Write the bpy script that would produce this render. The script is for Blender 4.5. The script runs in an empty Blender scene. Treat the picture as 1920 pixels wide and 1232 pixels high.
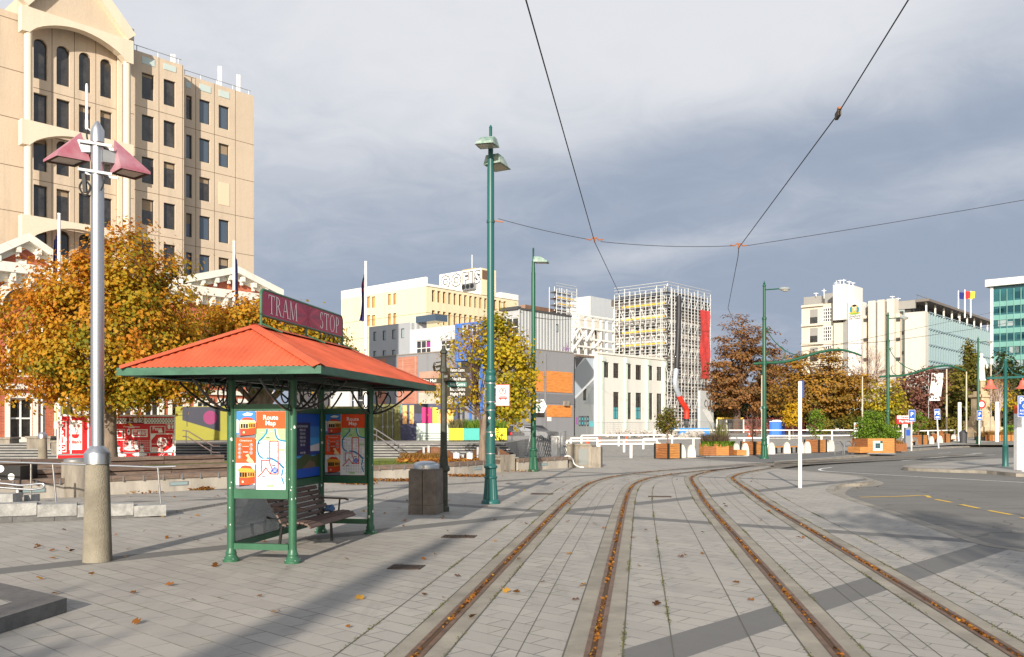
import bpy, math, random
import numpy as np
from mathutils import Vector, Matrix
random.seed(7)
R = math.radians
scene = bpy.context.scene
COL = scene.collection
FOC, HZ, CAMH = 1627.0, 797.0, 1.9      # focal length in photo pixels, horizon row, eye height in metres

# ------------------------------------------------------------------ survey helpers (photo measurements -> metres)
def g(u, v):                             # a point on flat ground
    y = CAMH*FOC/(v-HZ); return Vector(((u-960)/FOC*y, y, 0))
def at(u, v, y):                         # a point at a known distance
    return Vector(((u-960)/FOC*y, y, CAMH-(v-HZ)/FOC*y))
def yb(v): return CAMH*FOC/(v-HZ)

# ------------------------------------------------------------------ materials
MATS = {}
def lin(c):
    return tuple(((x/255)/12.92 if x/255 <= .04045 else ((x/255+.055)/1.055)**2.4) for x in c)
def mat(name, col, rough=.6, metal=0, nscale=0, namt=.25, bump=0, bscale=None, spec=.4, trans=0, alpha=1, col2=None, stretch=None, coat=0, emit=None):
    if name in MATS: return MATS[name]
    m = bpy.data.materials.new(name); m.use_nodes = True
    nt = m.node_tree; b = nt.nodes['Principled BSDF']
    b.inputs['Base Color'].default_value = (*col, 1)
    b.inputs['Roughness'].default_value = rough; b.inputs['Metallic'].default_value = metal
    b.inputs['Specular IOR Level'].default_value = spec
    if coat: b.inputs['Coat Weight'].default_value = coat
    if trans: b.inputs['Transmission Weight'].default_value = trans
    if alpha < 1: b.inputs['Alpha'].default_value = alpha
    if nscale:
        tc = nt.nodes.new('ShaderNodeTexCoord'); mp = nt.nodes.new('ShaderNodeMapping')
        nt.links.new(tc.outputs['Object'], mp.inputs[0])
        if stretch: mp.inputs['Scale'].default_value = stretch
        n = nt.nodes.new('ShaderNodeTexNoise'); n.inputs['Scale'].default_value = nscale
        n.inputs['Detail'].default_value = 6; n.inputs['Roughness'].default_value = .65
        nt.links.new(mp.outputs[0], n.inputs['Vector'])
        rp = nt.nodes.new('ShaderNodeValToRGB'); e = rp.color_ramp.elements
        d = col2 if col2 else tuple(x*(1-namt) for x in col)
        l = col if col2 else tuple(min(1, x*(1+namt*.6)) for x in col)
        e[0].position = .33; e[0].color = (*d, 1); e[1].position = .67; e[1].color = (*l, 1)
        nt.links.new(n.outputs['Fac'], rp.inputs[0]); nt.links.new(rp.outputs[0], b.inputs['Base Color'])
        if bump:
            n2 = nt.nodes.new('ShaderNodeTexNoise'); n2.inputs['Scale'].default_value = bscale or nscale*6
            n2.inputs['Detail'].default_value = 4
            nt.links.new(mp.outputs[0], n2.inputs['Vector'])
            bp = nt.nodes.new('ShaderNodeBump'); bp.inputs['Strength'].default_value = bump; bp.inputs['Distance'].default_value = .02
            nt.links.new(n2.outputs['Fac'], bp.inputs['Height']); nt.links.new(bp.outputs[0], b.inputs['Normal'])
    MATS[name] = m; return m
def S(name, rgb, **k): return mat(name, lin(rgb), **k)   # colour given as an sRGB triple of the thing's own colour

def nodes(m):
    nt = m.node_tree
    return nt, nt.nodes, nt.links
class NG:                                # tiny node-graph writer
    def __init__(s, nt): s.nt = nt
    def n(s, t, **k):
        x = s.nt.nodes.new(t)
        for a, b in k.items(): setattr(x, a, b)
        return x
    def put(s, sock, v):
        if hasattr(v, 'is_output'): s.nt.links.new(v, sock)
        else: sock.default_value = v
    def m(s, op, a, b=0.0, c=0.0):
        x = s.n('ShaderNodeMath', operation=op)
        s.put(x.inputs[0], a); s.put(x.inputs[1], b)
        if op in ('MULTIPLY_ADD', 'SMOOTH_MIN'): s.put(x.inputs[2], c)
        return x.outputs[0]
    def ramp01(s, v, lo, hi):
        x = s.n('ShaderNodeMapRange', interpolation_type='SMOOTHSTEP'); s.put(x.inputs[0], v)
        x.inputs[1].default_value = lo; x.inputs[2].default_value = hi; return x.outputs[0]
    def mix(s, f, a, b, t='MIX'):
        x = s.n('ShaderNodeMix', data_type='RGBA', blend_type=t); s.put(x.inputs[0], f)
        s.put(x.inputs[6], a if hasattr(a, 'is_output') else (*a, 1) if len(a) == 3 else a)
        s.put(x.inputs[7], b if hasattr(b, 'is_output') else (*b, 1) if len(b) == 3 else b)
        return x.outputs[2]
    def noise(s, vec, sc, det=5, rough=.6, dist=0, dim='3D'):
        x = s.n('ShaderNodeTexNoise', noise_dimensions=dim); s.nt.links.new(vec, x.inputs['Vector'])
        x.inputs['Scale'].default_value = sc; x.inputs['Detail'].default_value = det
        x.inputs['Roughness'].default_value = rough; x.inputs['Distortion'].default_value = dist
        return x.outputs['Fac']
    def vm(s, op, a, b):
        x = s.n('ShaderNodeVectorMath', operation=op); s.put(x.inputs[0], a); s.put(x.inputs[1], b)
        return x.outputs['Value'] if op in ('DOT_PRODUCT', 'LENGTH') else x.outputs[0]

# ------------------------------------------------------------------ mesh builder
class MB:
    def __init__(s): s.v = []; s.f = []; s.mi = []; s.mats = []; s.M = None; s.sm = []
    def k(s, m):
        if m not in s.mats: s.mats.append(m)
        return s.mats.index(m)
    def add(s, vs, fs, m, smooth=False):
        o = len(s.v); i = s.k(m)
        for p in vs:
            p = Vector(p)
            s.v.append(tuple(s.M @ p) if s.M else tuple(p))
        for f in fs: s.f.append([o+j for j in f]); s.mi.append(i); s.sm.append(smooth)
        return s
    def obox(s, o, ax, ay, az, m):       # corner o and three edge vectors
        o, ax, ay, az = map(Vector, (o, ax, ay, az))
        vs = [o, o+ax, o+ax+ay, o+ay, o+az, o+ax+az, o+ax+ay+az, o+ay+az]
        fs = [(0, 3, 2, 1), (4, 5, 6, 7), (0, 1, 5, 4), (1, 2, 6, 5), (2, 3, 7, 6), (3, 0, 4, 7)]
        if ax.cross(ay).dot(az) < 0: fs = [f[::-1] for f in fs]
        return s.add(vs, fs, m)
    def box(s, x0, x1, y0, y1, z0, z1, m): return s.obox((x0, y0, z0), (x1-x0, 0, 0), (0, y1-y0, 0), (0, 0, z1-z0), m)
    def bar(s, a, b, w, h, m, up=(0, 0, 1)):   # square bar from a to b
        a, b = Vector(a), Vector(b); d = (b-a).normalized(); up = Vector(up)
        if abs(d.dot(up)) > .98: up = Vector((1, 0, 0))
        sx = d.cross(up).normalized()*w; sy = sx.cross(d).normalized()*h
        return s.obox(a-sx/2-sy/2, b-a, sx, sy, m)
    def poly(s, pts, m): return s.add(pts, [tuple(range(len(pts)))], m)
    def prism(s, pts, z0, z1, m, mtop=None):
        a = sum(pts[i][0]*pts[(i+1) % len(pts)][1]-pts[(i+1) % len(pts)][0]*pts[i][1] for i in range(len(pts)))
        if a < 0: pts = pts[::-1]
        n = len(pts)
        vs = [(p[0], p[1], z0) for p in pts]+[(p[0], p[1], z1) for p in pts]
        s.add(vs, [tuple(range(n))[::-1]]+[(i, (i+1) % n, n+(i+1) % n, n+i) for i in range(n)], m)
        return s.add([(p[0], p[1], z1) for p in pts], [tuple(range(n))], mtop or m)
    def extr(s, pts, d, m):              # any planar polygon extruded by vector d
        pts = [Vector(p) for p in pts]; d = Vector(d); n = len(pts)
        nn = Vector((0, 0, 0))
        for i in range(n): nn += pts[i].cross(pts[(i+1) % n])
        if nn.dot(d) < 0: pts = pts[::-1]
        vs = pts+[p+d for p in pts]
        return s.add(vs, [tuple(range(n))[::-1], tuple(range(n, 2*n))]+[(i, (i+1) % n, n+(i+1) % n, n+i) for i in range(n)], m)
    def tube(s, pts, r, m, n=8, closed=False, cap=True):
        pts = [Vector(p) for p in pts]; N = len(pts)
        rs = r if isinstance(r, (list, tuple)) else [r]*N
        rings = []; prev = None
        for i, p in enumerate(pts):
            if closed: d = pts[(i+1) % N]-pts[i-1]
            else: d = pts[min(i+1, N-1)]-pts[max(i-1, 0)]
            d.normalize()
            if prev is None:
                a = Vector((0, 0, 1)) if abs(d.z) < .9 else Vector((1, 0, 0))
                x = d.cross(a).normalized()
            else:
                x = prev-d*prev.dot(d); x.normalize()
            prev = x; y = d.cross(x)
            rings.append([p+(x*math.cos(2*math.pi*j/n)+y*math.sin(2*math.pi*j/n))*rs[i] for j in range(n)])
        vs = [q for ring in rings for q in ring]; fs = []
        for i in range(N if closed else N-1):
            a, b = i*n, ((i+1) % N)*n
            fs += [(a+j, a+(j+1) % n, b+(j+1) % n, b+j) for j in range(n)]
        if cap and not closed: fs += [tuple(range(n))[::-1], tuple(range((N-1)*n, N*n))]
        return s.add(vs, fs, m, True)
    def lathe(s, prof, m, n=20, c=(0, 0, 0), flute=0, smooth=True):
        c = Vector(c); vs = []; fs = []
        for r, z in prof:
            for j in range(n):
                rr = r*(1-flute*(j % 2)); a = 2*math.pi*j/n
                vs.append(c+Vector((rr*math.cos(a), rr*math.sin(a), z)))
        for i in range(len(prof)-1):
            fs += [(i*n+j, i*n+(j+1) % n, (i+1)*n+(j+1) % n, (i+1)*n+j) for j in range(n)]
        fs += [tuple(range(n))[::-1], tuple(range((len(prof)-1)*n, len(prof)*n))]
        return s.add(vs, fs, m, smooth)
    def ball(s, c, r, m, n=10, sx=1, sy=1, sz=1):
        c = Vector(c); k = n//2; vs = [c+Vector((0, 0, -r*sz))]; fs = []
        for i in range(1, k):
            t = -math.pi/2+math.pi*i/k
            for j in range(n):
                a = 2*math.pi*j/n
                vs.append(c+Vector((r*sx*math.cos(t)*math.cos(a), r*sy*math.cos(t)*math.sin(a), r*sz*math.sin(t))))
        vs.append(c+Vector((0, 0, r*sz))); T = len(vs)-1
        fs += [(0, 1+(j+1) % n, 1+j) for j in range(n)]
        for i in range(k-2):
            a, b = 1+i*n, 1+(i+1)*n
            fs += [(a+j, a+(j+1) % n, b+(j+1) % n, b+j) for j in range(n)]
        a = 1+(k-2)*n
        fs += [(a+j, a+(j+1) % n, T) for j in range(n)]
        return s.add(vs, fs, m, True)
    def text(s, body, size, X, m, align='CENTER', sx=1.0, bold=0.0, space=1.0):   # X: 4x4, text lies in its xy plane
        c = bpy.data.curves.new('lettering', 'FONT'); c.body = body; c.size = size
        c.align_x = align; c.align_y = 'CENTER'; c.resolution_u = 2; c.offset = bold; c.space_line = .85; c.space_character = space
        o = bpy.data.objects.new('lettering', c); COL.objects.link(o)
        dg = bpy.context.evaluated_depsgraph_get()
        me = bpy.data.meshes.new_from_object(o.evaluated_get(dg))
        bpy.data.objects.remove(o); bpy.data.curves.remove(c)
        s.add([X @ Vector((v.co.x*sx, v.co.y, 0)) for v in me.vertices], [tuple(p.vertices) for p in me.polygons], m)
        bpy.data.meshes.remove(me); return s
    def build(s, name, parent=None, world=False):
        me = bpy.data.meshes.new(name)
        v = s.v
        if world and parent is not None:
            I = parent.matrix_basis.inverted(); pp = parent.parent
            if pp is not None: I = I @ pp.matrix_basis.inverted()
            v = [tuple(I @ Vector(p)) for p in v]
        me.from_pydata(v, [], s.f)
        for m in s.mats: me.materials.append(m)
        me.polygons.foreach_set('material_index', s.mi)
        me.polygons.foreach_set('use_smooth', s.sm)
        me.update()
        o = bpy.data.objects.new(name, me); COL.objects.link(o)
        if parent is not None: o.parent = parent
        if any(s.sm): 
            try: me.set_sharp_from_angle(angle=R(40))
            except Exception: pass
        return o

def tag(o, label=None, cat=None, group=None, kind=None):
    for k, v in (('label', label), ('category', cat), ('group', group), ('kind', kind)):
        if v: o[k] = v
    return o
def thing(name, label, cat, loc=(0, 0, 0), rz=0, group=None):
    o = bpy.data.objects.new(name, None); COL.objects.link(o)
    o.location = loc; o.rotation_euler = (0, 0, rz); o.empty_display_size = .2
    return tag(o, label, cat, group)
KIDS = {}
def copy_thing(o, loc, rz=None, label=None, scale=None):
    def rec(x, p):
        c = x.copy(); COL.objects.link(c)
        if p is not None: c.parent = p
        for ch in [q for q in bpy.data.objects if q.parent == x]: rec(ch, c)
        return c
    c = rec(o, None); c.location = loc
    if rz is not None: c.rotation_euler = (0, 0, rz)
    if label: c['label'] = label
    if scale: c.scale = (scale,)*3
    return c
def structure(mb, name):
    o = mb.build(name); o['kind'] = 'structure'; return o

# frame on a vertical wall: s along the wall, z up, off = distance out of it towards the viewer's side
class Wall:
    def __init__(s, u, y, d, sgn=1):
        s.p = Vector(((u-960)/FOC*y, y, 0)); s.d = Vector((d[0], d[1], 0)).normalized()
        n = Vector((s.d.y, -s.d.x, 0)); s.n = n if n.dot(-s.p) > 0 else -n
    def s_at(s, u):
        k = (u-960)/FOC; return (k*s.p.y-s.p.x)/(s.d.x-k*s.d.y)
    def z_at(s, u, v):
        return CAMH-(v-HZ)/FOC*(s.p.y+s.s_at(u)*s.d.y)
    def pt(s, a, z, off=0): return s.p+s.d*a+s.n*off+Vector((0, 0, z))
    def out(s, off): w = Wall(0, 1, s.d); w.d, w.n, w.p = s.d, s.n, s.p+s.n*off; return w
    def px(s, u, v, off=0): w = s.out(off); return w.pt(w.s_at(u), w.z_at(u, v))
    def rect(s, u0, u1, v0, v1, off=0):  # photo rectangle -> (s0, s1, z0, z1)
        if off: return s.out(off).rect(u0, u1, v0, v1)
        uc = (u0+u1)/2
        return (s.s_at(u0), s.s_at(u1), s.z_at(uc, v1), s.z_at(uc, v0))
    def box(s, mb, a0, a1, z0, z1, o0, o1, m):
        return mb.obox(s.pt(a0, z0, o0), s.d*(a1-a0), s.n*(o1-o0), (0, 0, z1-z0), m)
    def quad(s, mb, a0, a1, z0, z1, off, m):
        p = [s.pt(a0, z0, off), s.pt(a1, z0, off), s.pt(a1, z1, off), s.pt(a0, z1, off)]
        if (p[1]-p[0]).cross(p[2]-p[1]).dot(s.n) < 0: p = p[::-1]
        return mb.poly(p, m)
    def X(s, a, z, off):                 # matrix for lettering on the wall
        dx = s.d if s.d.x > 0 else -s.d
        return Matrix.Translation(s.pt(a, z, off)) @ Matrix((( dx.x, 0, s.n.x, 0), (dx.y, 0, s.n.y, 0), (0, 1, 0, 0), (0, 0, 0, 1)))
    def holes(s, mb, a0, a1, z0, z1, ops, depth, m, mr=None, off=0):   # a wall with real openings and reveals
        A = sorted({a0, a1, *[min(max(x, a0), a1) for o in ops for x in o[:2]]}); Z = sorted({z0, z1, *[min(max(x, z0), z1) for o in ops for x in o[2:4]]})
        for i in range(len(A)-1):
            run = None
            for j in range(len(Z)-1):
                ca, cz = (A[i]+A[i+1])/2, (Z[j]+Z[j+1])/2
                if any(o[0] < ca < o[1] and o[2] < cz < o[3] for o in ops): continue
                s.quad(mb, A[i], A[i+1], Z[j], Z[j+1], off, m)
        for (x0, x1, y0, y1) in [o[:4] for o in ops]:
            mm = mr or m
            for q in ([(x0, y0), (x1, y0)], [(x1, y0), (x1, y1)], [(x1, y1), (x0, y1)], [(x0, y1), (x0, y0)]):
                (p0, q0), (p1, q1) = q
                mb.poly([s.pt(p0, q0, off), s.pt(p1, q1, off), s.pt(p1, q1, off-depth), s.pt(p0, q0, off-depth)], mm)

def window_on(W, parent, r, depth, mf, mg, nx=1, nz=1, fw=.06, off=0, name='window', blind=None):
    a0, a1, z0, z1 = r
    if a0 > a1: a0, a1 = a1, a0
    mb = MB(); d = off-depth
    W.box(mb, a0, a1, z0, z0+fw, d, d+.08, mf); W.box(mb, a0, a1, z1-fw, z1, d, d+.08, mf)
    W.box(mb, a0, a0+fw, z0+fw, z1-fw, d, d+.08, mf); W.box(mb, a1-fw, a1, z0+fw, z1-fw, d, d+.08, mf)
    for i in range(1, nx):
        x = a0+(a1-a0)*i/nx; W.box(mb, x-fw/2, x+fw/2, z0+fw, z1-fw, d, d+.07, mf)
    for j in range(1, nz):
        z = z0+(z1-z0)*j/nz; W.box(mb, a0+fw, a1-fw, z-fw/2, z+fw/2, d, d+.065, mf)
    w = mb.build(name, parent, True)
    p = MB(); W.quad(p, a0, a1, z0, z1, d+.02, mg)
    if blind:
        z = z1-(z1-z0)*blind[0]; W.quad(p, a0+fw, a1-fw, z, z1-fw, d+.03, blind[1])
    p.build('pane', w, True)
    return w

def catmull(pts, k=8, closed=False):
    out = []; n = len(pts); P = [Vector(p) for p in pts]
    for i in range(n if closed else n-1):
        p0, p1, p2, p3 = (P[i-1] if closed or i > 0 else P[0]*2-P[1]), P[i], P[(i+1) % n], (P[(i+2) % n] if closed or i < n-2 else P[-1]*2-P[-2])
        for j in range(k):
            t = j/k
            out.append(.5*((2*p1)+(p2-p0)*t+(2*p0-5*p1+4*p2-p3)*t*t+(3*p1-p0-3*p2+p3)*t**3))
    if not closed: out.append(P[-1])
    return out

# ------------------------------------------------------------------ camera
cam = bpy.data.cameras.new('camera'); co = bpy.data.objects.new('camera', cam); COL.objects.link(co)
co.location = (0, 0, CAMH); co.rotation_euler = (R(90), 0, 0)
cam.sensor_width = 36; cam.lens = 36*FOC/1920; cam.shift_y = (HZ-616)/1920
cam.clip_end = 5000; scene.camera = co
scene.view_settings.view_transform = 'Standard'; scene.view_settings.look = 'None'
scene.view_settings.gamma = 1; scene.view_settings.exposure = .35

# ------------------------------------------------------------------ sun and sky
AZ, EL = R(10.4), R(20)
sl = bpy.data.lights.new('sun', 'SUN'); sl.energy = 5.0; sl.angle = R(.5); sl.color = (1, .915, .79)
so = bpy.data.objects.new('sun', sl); COL.objects.link(so)
so.rotation_euler = Vector((math.sin(AZ)*math.cos(EL), math.cos(AZ)*math.cos(EL), -math.sin(EL))).to_track_quat('-Z', 'Y').to_euler()
w = bpy.data.worlds.new('World'); scene.world = w; w.use_nodes = True
nt = w.node_tree; G = NG(nt); bg = nt.nodes['Background']; bg.inputs[1].default_value = .1
sky = G.n('ShaderNodeTexSky', sky_type='NISHITA'); sky.sun_disc = False
sky.sun_elevation = EL; sky.sun_rotation = R(180)+AZ
tc = G.n('ShaderNodeTexCoord'); dvec = tc.outputs['Generated']
sep = G.n('ShaderNodeSeparateXYZ'); nt.links.new(dvec, sep.inputs[0])
dx, dy, dz = sep.outputs
# clouds live on a flat layer overhead: direction / (height + curvature) gives the streaky perspective of a real cloud deck
den = G.m('ADD', G.m('MAXIMUM', dz, 0.0), .16)
cx = G.m('DIVIDE', dx, den); cy = G.m('DIVIDE', dy, den)
cv = G.n('ShaderNodeCombineXYZ'); nt.links.new(cx, cv.inputs[0]); nt.links.new(cy, cv.inputs[1])
big = G.noise(cv.outputs[0], .55, 3, .5, .4)
mid = G.noise(cv.outputs[0], 1.7, 7, .55, .3)
warp = G.m('MULTIPLY', G.m('SUBTRACT', big, .5), .22); warp2 = G.m('MULTIPLY', G.m('SUBTRACT', mid, .5), .14)
az_ = G.m('ADD', G.m('ARCTAN2', dx, dy), warp2)     # compass angle from the track, radians
el_ = G.m('ADD', G.m('ARCSINE', dz), G.m('ADD', G.m('MULTIPLY', warp, .6), G.m('MULTIPLY', warp2, .5)))
def blob(a, e, sa, se, tilt=0.0):
    da = G.m('SUBTRACT', az_, a); de = G.m('SUBTRACT', el_, e)
    de = G.m('SUBTRACT', de, G.m('MULTIPLY', da, tilt))
    q = G.m('ADD', G.m('POWER', G.m('DIVIDE', da, sa), 2.0), G.m('POWER', G.m('DIVIDE', de, se), 2.0))
    return G.m('POWER', 2.718, G.m('MULTIPLY', q, -1.0))
def rampv(v, lo, hi, a, b): return G.m('ADD', a, G.m('MULTIPLY', G.ramp01(v, lo, hi), b-a))
shade = rampv(el_, .13, .44, .80, .02)
for (a, e, sa, se, t, k) in ((.20, .285, .30, .055, .10, .50), (.58, .40, .16, .12, 0, .34), (-.36, .43, .24, .12, 0, .16), (.52, .30, .16, .05, .1, .22), (.17, .195, .12, .020, .10, -.34), (.47, .235, .15, .03, .25, -.13), (-.12, .16, .20, .03, 0, .10), (-.05, .27, .14, .05, 0, -.10), (.48, .16, .34, .07, 0, .30), (.14, .225, .05, .008, .2, .25)):
    shade = G.m('ADD', shade, G.m('MULTIPLY', blob(a, e, sa, se, t), k))
shade = G.m('ADD', shade, G.m('ADD', G.m('MULTIPLY', G.m('SUBTRACT', mid, .5), .52), G.m('MULTIPLY', G.m('SUBTRACT', G.noise(cv.outputs[0], 4.5, 8, .62, .9), .5), .46))); shade = G.m('ADD', shade, G.m('MULTIPLY', G.m('SUBTRACT', big, .5), .25))
shade = G.m('ADD', shade, G.m('MULTIPLY', G.ramp01(el_, .55, 1.0), .8))   # unseen overhead cloud darkened to lower the ambient light
w_shade = G.ramp01(shade, 0.0, 1.0)
lightc = tuple(7.9*x for x in lin((227, 229, 234))); darkc = tuple(7.9*x for x in lin((157, 170, 190)))
cloud = G.mix(w_shade, lightc, darkc)
# behind the viewer and overhead the deck thins out and lets the blue sky through
cover = G.ramp01(G.m('ADD', big, G.m('MULTIPLY', dy, .5)), .1, .5)
final = G.mix(cover, sky.outputs[0], cloud)
nt.links.new(final, bg.inputs[0])
# ================================================================== GROUND
def paving_material():
    m = mat('paving', (.37, .36, .34), rough=.75); nt = m.node_tree; G = NG(nt); b = nt.nodes['Principled BSDF']
    tc = G.n('ShaderNodeTexCoord'); P = tc.outputs['Object']
    mp = G.n('ShaderNodeMapping'); nt.links.new(P, mp.inputs[0]); mp.inputs['Rotation'].default_value = (0, 0, R(42))
    br = G.n('ShaderNodeTexBrick'); nt.links.new(mp.outputs[0], br.inputs['Vector'])
    br.inputs['Scale'].default_value = 1; br.inputs['Brick Width'].default_value = .52; br.inputs['Row Height'].default_value = .26
    br.inputs['Mortar Size'].default_value = .0085; br.inputs['Mortar Smooth'].default_value = .2; br.inputs['Bias'].default_value = 0
    br.inputs['Color1'].default_value = (.0, .0, .0, 1); br.inputs['Color2'].default_value = (1, 1, 1, 1); br.inputs['Mortar'].default_value = (.5, .5, .5, 1)
    sx = G.n('ShaderNodeSeparateColor'); nt.links.new(br.outputs['Color'], sx.inputs[0])
    stain = G.noise(P, .35, 5, .6); fine = G.noise(P, 60, 3, .7); mid = G.noise(P, 2.2, 6, .65)
    col = G.mix(sx.outputs[0], (.345, .318, .282), (.40, .37, .326))
    col = G.mix(G.m('MULTIPLY', G.ramp01(stain, .42, .7), .3), col, (.225, .215, .20))
    col = G.mix(G.m('MULTIPLY', G.ramp01(mid, .50, .72), .30), col, (.205, .195, .182))
    col = G.mix(G.m('MULTIPLY', G.ramp01(fine, .45, .75), .25), col, (.19, .182, .172))
    ms = G.n('ShaderNodeMapping'); nt.links.new(P, ms.inputs[0]); ms.inputs['Rotation'].default_value = (0, 0, R(8.7)); ms.inputs['Scale'].default_value = (2.6, .22, 1)
    streak = G.noise(ms.outputs[0], 1.3, 6, .65); col = G.mix(G.m('MULTIPLY', G.ramp01(streak, .52, .72), .34), col, (.19, .178, .162))
    gum = G.ramp01(G.noise(P, 9, 2, .5), .735, .76)          # spots of old gum and lichen
    col = G.mix(G.m('MULTIPLY', gum, .5), col, (.42, .40, .36))
    # basalt bands: two families of lines across the square
    sp = G.n('ShaderNodeSeparateXYZ'); nt.links.new(P, sp.inputs[0])
    def fam(nx, ny, c, per, hw):
        t = G.m('ADD', G.m('MULTIPLY', sp.outputs[0], nx), G.m('MULTIPLY', sp.outputs[1], ny))
        t = G.m('SUBTRACT', t, c-per/2)
        t = G.m('SUBTRACT', t, G.m('MULTIPLY', G.m('FLOOR', G.m('DIVIDE', t, per)), per))
        return G.ramp01(G.m('ABSOLUTE', G.m('SUBTRACT', t, per/2)), hw+.004, hw-.004)
    band = G.m('MAXIMUM', fam(-.7071, .7071, 4.27, 8.42, .26), fam(.58, .8146, 15.95, 14.0, .24))
    dark = G.mix(mid, (.135, .13, .123), (.17, .163, .152))
    dark = G.mix(G.m('MULTIPLY', G.ramp01(fine, .45, .75), .25), dark, (.10, .10, .098))
    col = G.mix(band, col, dark)
    jm = G.m('MULTIPLY', br.outputs['Fac'], G.m('SUBTRACT', 1.0, G.m('MULTIPLY', band, .6)))
    worn = G.ramp01(G.noise(P, 1.3, 4, .6), .36, .6)
    mossm = G.ramp01(G.noise(P, .8, 5, .7), .50, .62)
    jcol = G.mix(mossm, (.14, .13, .12), (.12, .135, .05))
    col = G.mix(G.m('MULTIPLY', jm, G.m('ADD', G.m('MULTIPLY', worn, .7), .2)), col, jcol)
    nt.links.new(col, b.inputs['Base Color'])
    bp = G.n('ShaderNodeBump'); bp.inputs['Strength'].default_value = .35; bp.inputs['Distance'].default_value = .01
    hgt = G.m('SUBTRACT', G.m('ADD', G.m('MULTIPLY', fine, .25), G.m('MULTIPLY', mid, .4)), G.m('MULTIPLY', jm, .8))
    nt.links.new(hgt, bp.inputs['Height']); nt.links.new(bp.outputs[0], b.inputs['Normal'])
    return m
def asphalt_material(name, c, tracks=False):
    m = mat(name, c, rough=.85); nt = m.node_tree; G = NG(nt); b = nt.nodes['Principled BSDF']
    tc = G.n('ShaderNodeTexCoord'); P = tc.outputs['Object']
    f = G.noise(P, 45, 3, .75); l = G.noise(P, .5, 5, .6)
    mp = G.n('ShaderNodeMapping'); nt.links.new(P, mp.inputs[0]); mp.inputs['Rotation'].default_value = (0, 0, R(52)); mp.inputs['Scale'].default_value = (.12, 1.6, 1)
    t = G.noise(mp.outputs[0], 1.2, 5, .6)
    col = G.mix(f, tuple(x*.72 for x in c), tuple(x*1.3 for x in c))
    col = G.mix(G.m('MULTIPLY', G.ramp01(l, .4, .7), .35), col, tuple(x*.7 for x in c))
    if tracks: col = G.mix(G.m('MULTIPLY', G.ramp01(t, .5, .68), .55), col, tuple(x*.5 for x in c))
    vo = G.n('ShaderNodeTexVoronoi', feature='DISTANCE_TO_EDGE'); dv = G.n('ShaderNodeVectorMath', operation='MULTIPLY_ADD'); nz = G.n('ShaderNodeTexNoise'); nt.links.new(P, nz.inputs['Vector']); nz.inputs['Scale'].default_value = 1.5
    nt.links.new(nz.outputs['Color'], dv.inputs[0]); dv.inputs[1].default_value = (.9, .9, 0); nt.links.new(P, dv.inputs[2]); nt.links.new(dv.outputs[0], vo.inputs['Vector']); vo.inputs['Scale'].default_value = .16
    col = G.mix(G.m('MULTIPLY', G.ramp01(vo.outputs['Distance'], .006, .002), .6), col, tuple(x*.4 for x in c))
    pt_ = G.n('ShaderNodeTexVoronoi', distance='MANHATTAN'); nt.links.new(P, pt_.inputs['Vector']); pt_.inputs['Scale'].default_value = .13; ps = G.n('ShaderNodeSeparateColor'); nt.links.new(pt_.outputs['Color'], ps.inputs[0]); col = G.mix(G.m('MULTIPLY', G.ramp01(ps.outputs[0], .72, .74), .22), col, tuple(x*.6 for x in c))
    nt.links.new(col, b.inputs['Base Color'])
    bp = G.n('ShaderNodeBump'); bp.inputs['Strength'].default_value = .4; bp.inputs['Distance'].default_value = .008
    nt.links.new(f, bp.inputs['Height']); nt.links.new(bp.outputs[0], b.inputs['Normal'])
    return m
M_pave = paving_material()
M_asph = asphalt_material('asphalt', (.185, .175, .158), True)
M_foot = asphalt_material('footpath_asphalt', (.15, .148, .142))
M_grav = mat('gravel', (.33, .31, .275), rough=.95, nscale=3, namt=.3, bump=.6, bscale=25)
M_conc = mat('track_concrete', (.30, .268, .215), rough=.85, nscale=1.2, namt=.3, bump=.3, bscale=30)
M_kerb = mat('kerb_concrete', (.29, .262, .22), rough=.85, nscale=1.5, namt=.3, bump=.3)
M_rust = mat('rail_rust', (.20, .112, .066), rough=.5, metal=.5, nscale=6, namt=.4)
M_groove = mat('rail_groove', (.085, .045, .022), rough=.9)
M_joint = mat('joint', (.11, .105, .085), rough=.95)
M_moss = mat('moss', (.14, .15, .05), rough=.95, nscale=5, namt=.4)
M_white = mat('road_white', (.72, .71, .67), rough=.7, nscale=8, namt=.2)
M_yellow = mat('road_yellow', (.78, .48, .05), rough=.7, nscale=8, namt=.2)

# far terrain to the horizon
mb = MB(); mb.add([(-2500, -600, -.14), (2500, -600, -.14), (2500, 4500, -.14), (-2500, 4500, -.14)], [(0, 1, 2, 3)], mat('far_ground', (.22, .21, .18), rough=.95, nscale=.05, namt=.4))
structure(mb, 'ground')
kerb_line = [g(*p) for p in [(1920, 1030), (1842, 1015.5), (1700, 967), (1600, 935), (1572, 925), (1563, 918), (1580, 908), (1618, 905.5), (1636, 902), (1634, 898), (1600, 891), (1500, 882), (1440, 876)]]
foot_line = [g(*p) for p in [(1460, 866), (1527, 861.5), (1613, 854), (1700, 844.5), (1783, 838), (1867, 834.6)]]
kerb_c = catmull(kerb_line, 6); foot_c = catmull(foot_line, 5)
start = kerb_c[0]+(kerb_c[0]-kerb_c[6]).normalized()*26
road_edge = [start]+kerb_c
far_end = foot_c[-1]+Vector((40, 42, 0))
back = [Vector((p)) for p in [(92, 140, 0), (60, 108, 0), (48, 93, 0), (36, 80, 0), (22, 62, 0), (9, 49, 0), (2.9, 44.5, 0), (.5, 41, 0), (-60, 41, 0), (-60, -40, 0), (14, -40, 0)]]
outline = road_edge+foot_c+[far_end]+back
mb = MB(); mb.prism([(p.x, p.y) for p in outline], -.13, 0, M_kerb, M_pave); structure(mb, 'plaza_paving')
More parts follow.
